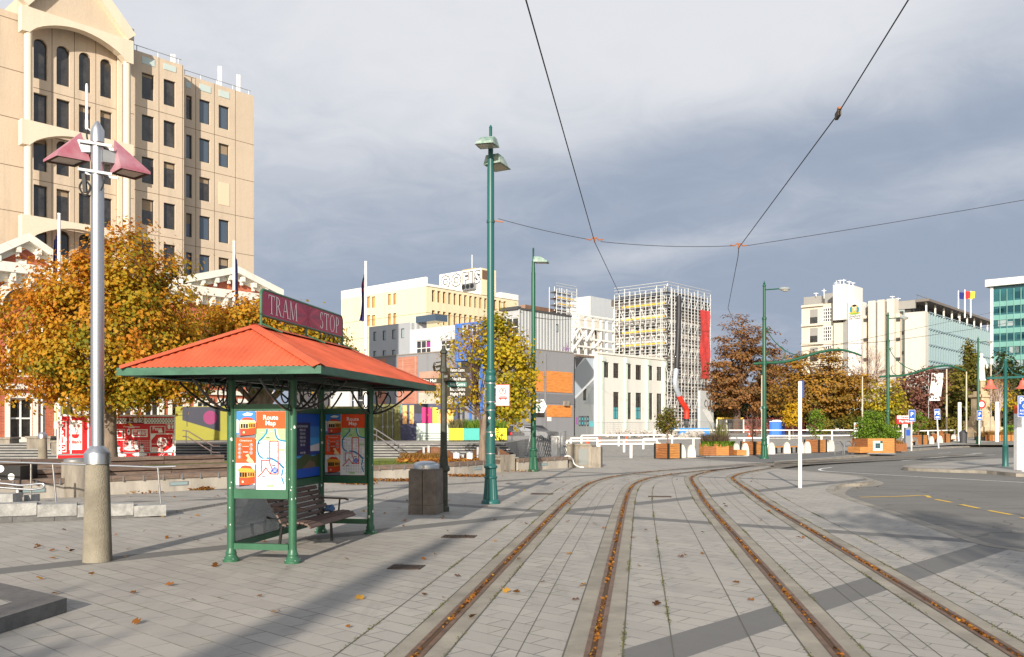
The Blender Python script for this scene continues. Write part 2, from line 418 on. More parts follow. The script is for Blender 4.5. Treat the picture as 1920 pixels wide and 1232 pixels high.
mb = MB(); mb.add([(-20, -40, -.1), (260, -40, -.1), (260, 300, -.1), (-20, 300, -.1)], [(0, 1, 2, 3)], M_asph); structure(mb, 'road')
# gravel lot rising gently away from the square
def lot_z(x, y):
    t = min(1, max(0, (y-62)/70)); return .9*t*t*(3-2*t)-.004
mb = MB(); nx, ny = 24, 24; vs = []; fs = []
for j in range(ny+1):
    for i in range(nx+1):
        y = 40.9+(j/ny)*110; a = -14; b = 9+(y-49)*1.05 if y > 47.5 else 2.9+(y-44.5)*1.4
        x = a+(b-a)*i/nx; vs.append((x, y, lot_z(x, y) if y > 41 else -.004))
for j in range(ny):
    for i in range(nx): fs.append((j*(nx+1)+i, j*(nx+1)+i+1, (j+1)*(nx+1)+i+1, (j+1)*(nx+1)+i))
mb.add(vs, fs, M_grav); structure(mb, 'gravel_lot')
# park ground beyond the road
mb = MB(); vs = []; fs = []
for j in range(13):
    for i in range(13):
        y = 78+j*10; a = 9+(y-49)*1.05; x = a+.3+i*14; vs.append((x, y, lot_z(x, y)+.0))
for j in range(12):
    for i in range(12): fs.append((j*13+i, j*13+i+1, (j+1)*13+i+1, (j+1)*13+i))
mb.add(vs, fs, mat('park_ground', (.25, .23, .19), rough=.95, nscale=.4, namt=.4)); structure(mb, 'park_ground')
# footpath of dark asphalt between kerb and planters
inner = [p+Vector((-.45, .45, 0)) for p in foot_c]
mb = MB(); pts = [g(1330, 862), g(1400, 866), g(1450, 868)]+inner[1:]+[far_end+Vector((-.5, .5, 0))]+[Vector((62, 109, 0)), Vector((48, 91.5, 0)), Vector((36, 78.5, 0)), Vector((22, 60.5, 0)), Vector((10, 49.2, 0))]
mb.prism([(p.x, p.y) for p in pts], .001, .004, M_foot); structure(mb, 'footpath')
# kerb stones
def ribbon(mb, path, o0, o1, z, m):
    n = len(path); L = []
    for i, p in enumerate(path):
        d = (path[min(i+1, n-1)]-path[max(i-1, 0)]).normalized(); q = Vector((d.y, -d.x, 0))
        L.append((p+q*o0, p+q*o1))
    vs = []
    for a, b in L: vs += [(a.x, a.y, z), (b.x, b.y, z)]
    s = [(2*i, 2*i+1, 2*i+3, 2*i+2) for i in range(n-1)]
    p0, p1, p2 = Vector(vs[0]), Vector(vs[1]), Vector(vs[3])
    if (p1-p0).cross(p2-p1).z < 0: s = [f[::-1] for f in s]
    mb.add(vs, s, m)
mb = MB(); ribbon(mb, road_edge, -.22, 0, .005, M_kerb); ribbon(mb, foot_c, -.3, 0, .006, M_kerb)
ribbon(mb, road_edge, .0, .32, -.095, M_kerb); ribbon(mb, foot_c, 0, .3, -.095, M_kerb); structure(mb, 'kerb')
# traffic island
isl = catmull([g(*p) for p in [(1693, 877), (1720, 871.5), (1780, 866.5), (1840, 862), (1930, 858.5), (2050, 862), (2060, 880), (1930, 889.5), (1850, 883.8), (1760, 881)]], 4, True)
mb = MB(); mb.prism([(p.x, p.y) for p in isl], -.12, .03, M_kerb, M_pave); structure(mb, 'traffic_island')
mb = MB(); ribbon(mb, isl+[isl[0]], 0, .25, .035, M_kerb); structure(mb, 'kerb')
# road markings
mb = MB()
def stripe(pts, wd, m, z=-.094):
    P = [g(*p) for p in pts]
    ribbon(mb, P if len(P) < 3 else catmull(P, 4), -wd/2, wd/2, z, m)
stripe([(1560, 872.5), (1538, 875.5), (1545, 879), (1600, 882.5), (1700, 888), (1920, 899.5), (1990, 903)], .13, M_white)
stripe([(1690, 861), (1760, 854.5), (1830, 849)], .14, M_white); stripe([(1722, 861.2), (1790, 864.8)], .12, M_white)
stripe([(1758, 847.6), (1782, 846.6)], .15, M_white); stripe([(1850, 850.5), (1866, 850)], .15, M_white); stripe([(1822, 848), (1842, 847)], .3, M_white)
stripe([(1613, 925.8), (1690, 924.2), (1732, 922.5), (1744, 926.5)], .11, M_yellow)
for a, b in (((1754, 929.6), (1784, 935)), ((1801, 938.6), (1836, 945.8)), ((1854, 949.5), (1896, 957)), ((1915, 962), (1965, 972))): stripe([a, b], .12, M_yellow)
structure(mb, 'road_markings')

# ------------------------------------------------------------------ tram tracks
def avg(L, Rr): return (L+Rr)/2
path1 = catmull([Vector(p) for p in [(-3.1, -14, 0), (-1.58, -3, 0), (-.07, 7.1, 0), (.95, 14, 0), (2.0, 21, 0), (2.86, 26.2, 0), (3.55, 29.2, 0), (4.7, 32.2, 0), (7.05, 36, 0), (10.7, 40.4, 0), (14.6, 44.2, 0), (20, 48.6, 0), (30, 56.5, 0)]], 12)
path2 = catmull([Vector(p) for p in [(.3, -14, 0), (1.9, -3, 0), (3.42, 7.1, 0), (4.42, 14, 0), (5.43, 21, 0), (6.2, 25.6, 0), (6.72, 28.8, 0), (7.3, 31.6, 0), (8.4, 34.4, 0), (10.2, 37.6, 0), (12.1, 40.6, 0), (14.9, 44.0, 0), (19, 47.6, 0)]], 12)
def track(path):
    mb = MB(); far = 0
    near = path
    for s in (-1, 1):
        c = .72*s
        ribbon(mb, path, c-.235, c+.235, .004, M_conc)
        g0 = -s*.02
        ribbon(mb, path, c-.072, c-.026, .0125, M_rust); ribbon(mb, path, c+.026, c+.072, .0125, M_rust)
        ribbon(mb, path, c-.026, c+.026, .0075, M_groove)
        for o in (-.2425, .2425): ribbon(mb, path, c+o-.007, c+o+.007, .005, M_joint)
        ribbon(mb, path, c+s*.66-.006, c+s*.66+.006, .0035, M_joint)
        ribbon(mb, path, c-s*.62-.004, c-s*.62+.004, .0035, M_joint)
    return mb
structure(track(path1), 'tram_track'); structure(track(path2), 'tram_track')

# moss along the joints, leaves in the grooves, on the ground and in drifts
def leaf_pal(name, cols):
    m = bpy.data.materials.new(name); m.use_nodes = True; nt = m.node_tree; G = NG(nt); b = nt.nodes['Principled BSDF']
    at_ = G.n('ShaderNodeAttribute', attribute_name='tint'); rp = G.n('ShaderNodeValToRGB'); e = rp.color_ramp.elements
    while len(e) < len(cols): e.new(.5)
    for i, c in enumerate(cols): e[i].position = i/(len(cols)-1); e[i].color = (*c, 1)
    nt.links.new(at_.outputs['Fac'], rp.inputs[0]); nt.links.new(rp.outputs[0], b.inputs['Base Color'])
    b.inputs['Roughness'].default_value = .6; b.inputs['Specular IOR Level'].default_value = .25
    t = G.n('ShaderNodeBsdfTranslucent'); nt.links.new(rp.outputs[0], t.inputs[0])
    mx = G.n('ShaderNodeMixShader'); mx.inputs[0].default_value = .42
    nt.links.new(b.outputs[0], mx.inputs[1]); nt.links.new(t.outputs[0], mx.inputs[2])
    nt.links.new(mx.outputs[0], nt.nodes['Material Output'].inputs['Surface'])
    return m
def leaf_object(name, P, N, size, m, parent=None, shape=6, tint=None, rng=None, squash=.75, droop=None):
    """many small lobed leaves: positions P (n,3), facing N (n,3), one colour value each"""
    rng = rng or np.random.default_rng(3); n = len(P)
    N = N/np.maximum(np.linalg.norm(N, axis=1, keepdims=True), 1e-6)
    ref = np.where(np.abs(N[:, 2:3]) < .9, np.array([[0, 0, 1.0]]), np.array([[1.0, 0, 0]]))
    X = np.cross(ref, N); X /= np.linalg.norm(X, axis=1, keepdims=True); Y = np.cross(N, X)
    a0 = rng.uniform(0, 2*math.pi, n); ca, sa = np.cos(a0)[:, None], np.sin(a0)[:, None]
    X, Y = X*ca+Y*sa, Y*ca-X*sa
    sz = (np.asarray(size)*rng.uniform(.65, 1.3, n))[:, None]
    pr = {6: [(-.5, 0), (-.22, -.36), (.2, -.3), (.5, 0), (.2, .3), (-.22, .36)], 4: [(-.5, 0), (0, -.36), (.5, 0), (0, .36)],
          8: [(-.5, 0), (-.3, -.42), (-.02, -.22), (.16, -.4), (.5, 0), (.16, .4), (-.02, .22), (-.3, .42)]}[shape]
    k = len(pr); V = np.empty((n, k, 3))
    for i, (x, y) in enumerate(pr):
        fold = .28*abs(y)+rng.uniform(-.06, .06, n)[:, None]
        V[:, i] = P+(X*x+Y*y*squash/.75+N*fold)*sz
    me = bpy.data.meshes.new(name); me.vertices.add(n*k); me.vertices.foreach_set('co', V.ravel())
    me.loops.add(n*k); me.loops.foreach_set('vertex_index', np.arange(n*k, dtype=np.int32))
    me.polygons.add(n); me.polygons.foreach_set('loop_start', np.arange(0, n*k, k, dtype=np.int32))
    me.update(calc_edges=True)
    t = tint if tint is not None else rng.uniform(0, 1, n)
    at_ = me.attributes.new('tint', 'FLOAT', 'FACE'); at_.data.foreach_set('value', np.clip(t, 0, 1).astype(np.float32))
    me.materials.append(m); o = bpy.data.objects.new(name, me); COL.objects.link(o)
    if parent is not None: o.parent = parent
    return o
M_litter = leaf_pal('leaf_litter', [(.09, .04, .012), (.22, .085, .018), (.4, .16, .025), (.42, .15, .03), (.62, .36, .06)])
rng = np.random.default_rng(11); P = []
for path in (path1, path2):
    A = np.array([p[:] for p in path]); seg = np.linalg.norm(np.diff(A, axis=0), axis=1); cum = np.r_[0, np.cumsum(seg)]
    for s in (-1, 1):
        ts = rng.uniform(16, 52, 4600); keep = rng.uniform(0, 1, 4600) < .26+.34*np.sin(ts*1.7+s)+.25*np.sin(ts*5.1); ts = ts[keep]
        x = np.interp(ts, cum, A[:, 0]); y = np.interp(ts, cum, A[:, 1]); x2 = np.interp(ts+.1, cum, A[:, 0]); y2 = np.interp(ts+.1, cum, A[:, 1])
        dx_, dy_ = (x2-x)*10, (y2-y)*10; o = .72*s+rng.normal(0, .012, len(ts))
        P.append(np.c_[x+dy_*o, y-dx_*o, .010+rng.uniform(0, .010, len(ts))])
def drift(u0, u1, v, depth, n, z=0.0, y0=None):
    for _ in range(n):
        t = rng.uniform(0, 1); p = g(u0+(u1-u0)*t, v); q = abs(rng.normal(0, depth))*math.sin(math.pi*min(1, max(0, t)))**.7
        P.append(np.array([[p.x+rng.normal(0, .1)+q*.6, p.y-q, z+rng.uniform(.005, .05+.05*math.exp(-q*4))]]))
drift(690, 770, 902, .25, 420); drift(845, 910, 893.5, .25, 380); drift(640, 700, 908, .2, 260); drift(330, 395, 918.5, .2, 260); drift(205, 300, 926, .12, 60)
drift(935, 1000, 885, .15, 60)
P = np.concatenate(P); NG_ = len(P)
N = np.c_[rng.normal(0, .5, len(P)), rng.normal(0, .5, len(P)), np.ones(len(P))]
o = leaf_object('fallen_leaves', P, N, np.where(P[:, 2] < .0201, .038, .075), M_litter, shape=6, rng=rng); o['kind'] = 'stuff'
P = []
for u, v in [(65, 1029), (118, 1031), (115, 1048), (163, 1079), (68, 1089), (368, 1015), (412, 1061), (326, 1098), (345, 1129), (318, 1010), (430, 965), (365, 972), (298, 971), (767, 940), (828, 970), (757, 977), (852, 1083), (981, 983), (1043, 972), (1073, 940), (1163, 962), (1007, 1003), (958, 1110), (973, 1049), (1233, 1135), (1283, 1046), (1377, 1096), (1617, 907), (1640, 914), (1606, 916), (1440, 960), (560, 1010), (612, 920), (585, 930), (690, 960), (1100, 1100), (880, 1160), (640, 1180), (250, 1170), (505, 1150), (980, 920), (1060, 905), (1320, 1000), (1500, 1010)]:
    for k in range(random.choice((1, 1, 1, 2))):
        p = g(u, v); P.append((p.x+random.gauss(0, .05), p.y+random.gauss(0, .05), .022))
for _ in range(160):
    y = random.uniform(9, 34); x = random.uniform(-.55, .3)*y; P.append((x, y, .018))
P = np.array(P); N = np.c_[rng.normal(0, .3, len(P)), rng.normal(0, .3, len(P)), np.ones(len(P))]
o = leaf_object('fallen_leaves', P, N, .085, M_litter, shape=8, rng=rng); o['kind'] = 'stuff'
# moss tufts
P = []
for path, cs in ((path1, (-.963, .963, -1.38, 1.38, -.48)), (path2, (-.963, .963, -.48, .48, 1.38))):
    A = np.array([p[:] for p in path]); seg = np.linalg.norm(np.diff(A, axis=0), axis=1); cum = np.r_[0, np.cumsum(seg)]
    for c in cs:
        ts = rng.uniform(18, 42, 5200); keep = rng.uniform(0, 1, 5200) < np.clip(.1+.6*np.sin(ts*.9+c*7)*np.sin(ts*2.3+c), .01, 1); ts = ts[keep]
        x = np.interp(ts, cum, A[:, 0]); y = np.interp(ts, cum, A[:, 1]); x2 = np.interp(ts+.1, cum, A[:, 0]); y2 = np.interp(ts+.1, cum, A[:, 1])
        o_ = c+rng.normal(0, .013, len(ts)); P.append(np.c_[x+(y2-y)*10*o_, y-(x2-x)*10*o_, np.full(len(ts), .010)])
P = np.concatenate(P); N = np.c_[rng.normal(0, .5, len(P)), rng.normal(0, .5, len(P)), np.ones(len(P))]
M_mossl = leaf_pal('moss_leaf', [(.09, .10, .03), (.16, .17, .045), (.22, .22, .06), (.18, .15, .06)])
o = leaf_object('moss', P, N, .017, M_mossl, shape=4, rng=rng); o['kind'] = 'stuff'

# drain grates set in the paving
M_iron = mat('cast_iron', (.09, .065, .05), rough=.7, metal=.4, nscale=20, namt=.4)
for k, (u, v, wd, lab) in enumerate([(762, 1064, .38, 'rusty drain grate in the paving just past the bench corner of the shelter'), (861, 1006.5, .5, 'dark drain grate in the paving between the bin and the tram rail'), (1016, 926.5, .55, 'dark drain grate in the paving beside the tall green pole'), (1237, 931.5, .55, 'drain grate between the two tram tracks')]):
    p = g(u, v); t = thing('drain_grate', lab, 'drain grate', p, R(-8), 'drain grates in the paving')
    f = MB(); f.box(-wd/2-.03, wd/2+.03, -.17, -.14, .001, .012, M_iron); f.box(-wd/2-.03, wd/2+.03, .14, .17, .001, .012, M_iron)
    f.box(-wd/2-.03, -wd/2, -.14, .14, .001, .012, M_iron); f.box(wd/2, wd/2+.03, -.14, .14, .001, .012, M_iron); f.build('frame', t)
    f = MB(); f.box(-wd/2, wd/2, -.14, .14, .001, .004, M_groove)
    for i in range(9):
        x = -wd/2+wd*(i+.5)/9; f.box(x-.014, x+.014, -.14, .14, .0045, .010, M_iron)
    f.build('grating', t)
# ================================================================== SHELTER
M_green = mat('green_paint', lin((48, 96, 70)), rough=.4, nscale=3, namt=.2, spec=.5)
M_greenw = mat('green_paint_worn', lin((62, 104, 84)), rough=.5, nscale=2.5, namt=.35, stretch=(1, 1, 3))
M_black = mat('black_paint', (.02, .022, .02), rough=.35)
M_orange = mat('roof_orange', lin((198, 92, 62)), rough=.7, nscale=1.6, namt=.24, spec=.25)
M_orange_u = mat('roof_underside', lin((92, 30, 30)), rough=.7)  # red deepened so the colour carries the shade below the roof
M_maroon = mat('sign_maroon', lin((176, 42, 86)), rough=.35, nscale=1.5, namt=.12)
M_maroon2 = mat('sign_ray', lin((192, 40, 78)), rough=.3); M_maroon3 = mat('sign_ray_dark', lin((150, 32, 74)), rough=.3)
M_letter = mat('white_letter', (.92, .92, .90), rough=.5)
M_chip = mat('paint_chip', (.62, .64, .6), rough=.7)
M_timber_d = mat('bench_timber', lin((112, 92, 84)), rough=.7, nscale=6, namt=.35, stretch=(1, .12, 1))
M_glass = mat('tinted_glass', (.32, .36, .4), rough=.05, trans=.85, spec=.5)
M_steel = mat('stainless', (.62, .62, .63), rough=.28, metal=1)
M_galv = mat('galvanised', (.30, .31, .32), rough=.5, metal=.5, nscale=4, namt=.15)

SH = thing('tram_shelter', 'open tram stop shelter with orange hipped roof on green iron posts', 'shelter', (-3.20, 13.65, 0), R(-9.6))
W2, L2 = .455, 1.635
# posts (each with base flange)
for i, (x, y) in enumerate(((-W2, -L2), (W2, -L2), (W2, L2), (-W2, L2))):
    p = MB(); p.lathe([(.055, .0), (.055, 2.46), (.062, 2.46), (.062, 2.52)], M_green, 20, (x, y, 0)); post = p.build('post', SH)
    b = MB(); b.lathe([(.115, 0), (.115, .03), (.1, .045), (.095, .06), (.078, .075), (.072, .10), (.078, .115), (.06, .16), (.0565, .19)], M_green, 20, (x, y, 0))
    for k in range(4):
        a = math.pi/4+k*math.pi/2; b.lathe([(.014, .03), (.014, .05)], M_steel, 6, (x+.098*math.cos(a), y+.098*math.sin(a), 0))
    b.build('base_flange', post)
    c = MB(); random.seed(50+i)
    for k in range(7):                   # knocks in the paint
        a = random.uniform(-2.6, -.3); z = random.uniform(.3, 2.0); s = random.choice((.008, .01, .012, .022))
        o = Vector((x+.0565*math.cos(a), y+.0565*math.sin(a), z)); tx = Vector((-math.sin(a), math.cos(a), 0))
        c.poly([o+tx*s*math.cos(q)*random.uniform(.5, 1)+Vector((0, 0, s*1.2*math.sin(q))) for q in [j*math.pi/4 for j in range(8)]], M_chip)
    c.build('paint_chips', post)
# ring beam
rb = MB(); M_gshade = mat('green_shaded', (.018, .04, .028), rough=.4)  # beam green darkened, shade under the roof put into the colour
for x in (-W2, W2): rb.box(x-.04, x+.04, -L2-.05, L2+.05, 2.521, 2.61, M_gshade)
for y in (-L2, L2): rb.box(-W2+.04, W2-.04, y-.04, y+.04, 2.523, 2.607, M_gshade)
rb.build('ring_beam', SH)
# roof: real corrugated sheets, hips and fascia
EX0, EX1, EY = -1.405, 1.32, 2.78; XC = (EX0+EX1)/2; RY = 1.73; ZE, ZR = 2.635, 3.27
def roof_face(mb, a, b, c, d, m, pitch=.076, amp=.0075, k=6):   # eave a->b, top d->c ; corrugations run up the slope
    a, b, c, d = map(Vector, (a, b, c, d)); e = (b-a); Lh = e.length; eu = e.normalized()
    nrm = (b-a).cross(d-a).normalized(); up = nrm.cross(eu)
    top = (d-a).dot(up); d_x = (d-a).dot(eu); c_x = (c-a).dot(eu)
    n = int(Lh/pitch*k); vs = []; fs = []
    for i in range(n+1):
        t = Lh*i/n
        if t < d_x: h = top*t/d_x
        elif t > c_x: h = top*(Lh-t)/(Lh-c_x) if Lh > c_x else 0
        else: h = top
        o = nrm*amp*math.sin(2*math.pi*t/pitch)
        vs += [a+eu*t+o, a+eu*t+up*h+o]
    for i in range(n): fs.append((2*i, 2*i+2, 2*i+3, 2*i+1))
    mb.add(vs, fs, m, True)
rf = MB()
p00, p10, p11, p01 = (EX0, -EY, ZE), (EX1, -EY, ZE), (EX1, EY, ZE), (EX0, EY, ZE); r0, r1 = (XC, -RY, ZR), (XC, RY, ZR)
roof_face(rf, p00, p10, r0, r0, M_orange); roof_face(rf, p10, p11, r1, r0, M_orange)
roof_face(rf, p11, p01, r1, r1, M_orange); roof_face(rf, p01, p00, r0, r1, M_orange)
roof = rf.build('roof', SH)
hp = MB()
def flash(a, b, w=.11, lift=.028):       # folded hip flashing standing over the sheets with a gap below
    a, b = Vector(a), Vector(b); d = (b-a).normalized(); s = d.cross(Vector((0, 0, 1))).normalized()
    for q in (-1, 1):
        dn = Vector((0, 0, -1))*w*.42
        A = a+Vector((0, 0, lift)); B = b+Vector((0, 0, lift))
        pts = [A, B, B+s*q*w+dn, A+s*q*w+dn]
        if (pts[1]-pts[0]).cross(pts[2]-pts[1]).z < 0: pts = pts[::-1]
        hp.poly(pts, M_orange); hp.poly([p-Vector((0, 0, .004)) for p in pts[::-1]], M_orange)
for a, b in ((p00, r0), (p10, r0), (p11, r1), (p01, r1)): flash(a, b)
flash((XC, -RY-.05, ZR), (XC, RY+.05, ZR), .12, .03)
hp.build('hip_flashing', roof)
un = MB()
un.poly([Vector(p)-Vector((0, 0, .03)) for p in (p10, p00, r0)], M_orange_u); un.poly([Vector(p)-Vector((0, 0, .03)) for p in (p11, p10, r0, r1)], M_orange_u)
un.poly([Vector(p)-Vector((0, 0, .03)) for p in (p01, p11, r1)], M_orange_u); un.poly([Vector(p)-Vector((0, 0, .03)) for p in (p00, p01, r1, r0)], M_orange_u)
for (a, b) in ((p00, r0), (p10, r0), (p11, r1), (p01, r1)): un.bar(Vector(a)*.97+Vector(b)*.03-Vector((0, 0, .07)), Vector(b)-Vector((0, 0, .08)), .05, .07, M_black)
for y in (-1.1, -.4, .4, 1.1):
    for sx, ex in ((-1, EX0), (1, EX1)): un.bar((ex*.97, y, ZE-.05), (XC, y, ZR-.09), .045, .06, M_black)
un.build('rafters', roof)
fa = MB(); ft = .02
for (x0, x1, y0, y1) in ((EX0-ft, EX1+ft, -EY-ft, -EY), (EX0-ft, EX1+ft, EY, EY+ft), (EX0-ft, EX0, -EY, EY), (EX1, EX1+ft, -EY, EY)): fa.box(x0, x1, y0, y1, 2.535, 2.632, M_greenw)
for (x0, x1, y0, y1) in ((EX0, EX1, -EY, -EY+.1), (EX0, EX1, EY-.1, EY), (EX0, EX0+.1, -EY+.1, EY-.1), (EX1-.1, EX1, -EY+.1, EY-.1)): fa.box(x0, x1, y0, y1, 2.54, 2.556, M_greenw)
fa.build('fascia', SH)
# soffit battens carrying the eaves
so_ = MB()
for y in (-EY+.3, -L2, 0, L2, EY-.3): so_.box(EX0+.1, EX1-.1, y-.02, y+.02, 2.558, 2.60, M_black)
so_.build('eave_batten', SH)
# scrolled iron brackets
def bracket(x, y, dx, dy, m=M_black):
    b = MB(); D = Vector((dx, dy, 0)); O = Vector((x, y, 0)); L = .95 if abs(dy) > .5 else .8
    if abs(dx) > .5: L = .72
    arc = [O+D*(.05+.0*t)+Vector((0, 0, 2.10)) for t in (0,)]
    arc += [O+D*(.06+L*t)+Vector((0, 0, 2.10+.40*(t**1.7)*(1 if t < .8 else 1))) for t in [i/12 for i in range(1, 13)]]
    b.tube(arc, .017, m, 8)
    c = O+D*.24+Vector((0, 0, 2.33)); b.tube([c+D*.13*math.cos(a)+Vector((0, 0, .13*math.sin(a))) for a in [i*math.pi/9 for i in range(18)]], .011, m, 6, True)
    c = O+D*.52+Vector((0, 0, 2.45)); b.tube([c+D*(.09-.012*i/4)*math.cos(i*math.pi/6)+Vector((0, 0, (.09-.012*i/4)*math.sin(i*math.pi/6))) for i in range(17)], .009, m, 6)
    b.tube([O+D*.05+Vector((0, 0, 2.12)), O+D*.12+Vector((0, 0, 2.2)), O+D*.1+Vector((0, 0, 2.48))], .012, m, 6)
    return b.build('bracket', SH)
for (x, y) in ((-W2, -L2), (W2, -L2), (W2, L2), (-W2, L2)):
    bracket(x, y, 1 if x > 0 else -1, 0); bracket(x, y, 0, 1 if y > 0 else -1); bracket(x, y, 0, -1 if y > 0 else 1)
# frames, posters and glass
PC = {k: mat('print_'+k, lin(v), rough=.4) for k, v in dict(orange=(240, 84, 30), white=(236, 238, 240), grey=(214, 212, 220), green=(160, 206, 140), blue=(40, 150, 200), sky=(60, 130, 205), skyd=(24, 74, 150), navy=(22, 40, 92), red=(200, 50, 40), cream=(240, 214, 160), black=(22, 22, 26), road=(120, 122, 130), dkgreen=(60, 82, 48), cliff=(112, 96, 80), cyan=(60, 160, 225), dkorange=(200, 70, 26), tram=(214, 72, 40), gold=(226, 160, 60), royal=(16, 84, 190), flesh=(240, 200, 150), lgreen=(182, 214, 150)).items()}
def frame(y=None, x=None, a0=0, a1=0, zt=2.2, glass_low=True, mid=False):
    """a panel frame between two posts, in plane y=const (or x=const)"""
    f = MB(); c = y if y is not None else x
    def bx(m_, s0, s1, z0, z1, t): 
        if y is not None: m_.box(s0, s1, c-t, c+t, z0, z1, M_green)
        else: m_.box(c-t, c+t, s0, s1, z0, z1, M_green)
    bx(f, a0, a1, 2.10, 2.19, .03); bx(f, a0, a1, .88, 1.005, .03); bx(f, a0, a1, .17, .255, .03)
    bx(f, a0, a0+.04, 1.005, 2.10, .022); bx(f, a1-.04, a1, 1.005, 2.10, .022)
    if glass_low: bx(f, a0, a0+.03, .255, .88, .02); bx(f, a1-.03, a1, .255, .88, .02)
    if mid: 
        m_ = (a0+a1)/2; bx(f, m_-.035, m_+.035, .255, .88, .026); bx(f, m_-.035, m_+.035, 1.005, 2.10, .026)
    fo = f.build('panel_frame', SH)
    if glass_low:
        q = MB(); spans = [(a0+.03, a1-.03)] if not mid else [(a0+.03, (a0+a1)/2-.035), ((a0+a1)/2+.035, a1-.03)]
        for s0, s1 in spans:
            if y is not None: q.box(s0, s1, c-.004, c+.004, .256, .879, M_glass)
            else: q.box(c-.004, c+.004, s0, s1, .256, .879, M_glass)
        q.build('glass', fo)
    return fo
f_near = frame(y=-L2, a0=-W2+.055, a1=W2-.055, glass_low=False)
f_far = frame(y=L2, a0=-W2+.055, a1=W2-.055, glass_low=False)
f_side = frame(x=-W2, a0=-L2+.055, a1=L2-.055, mid=True)

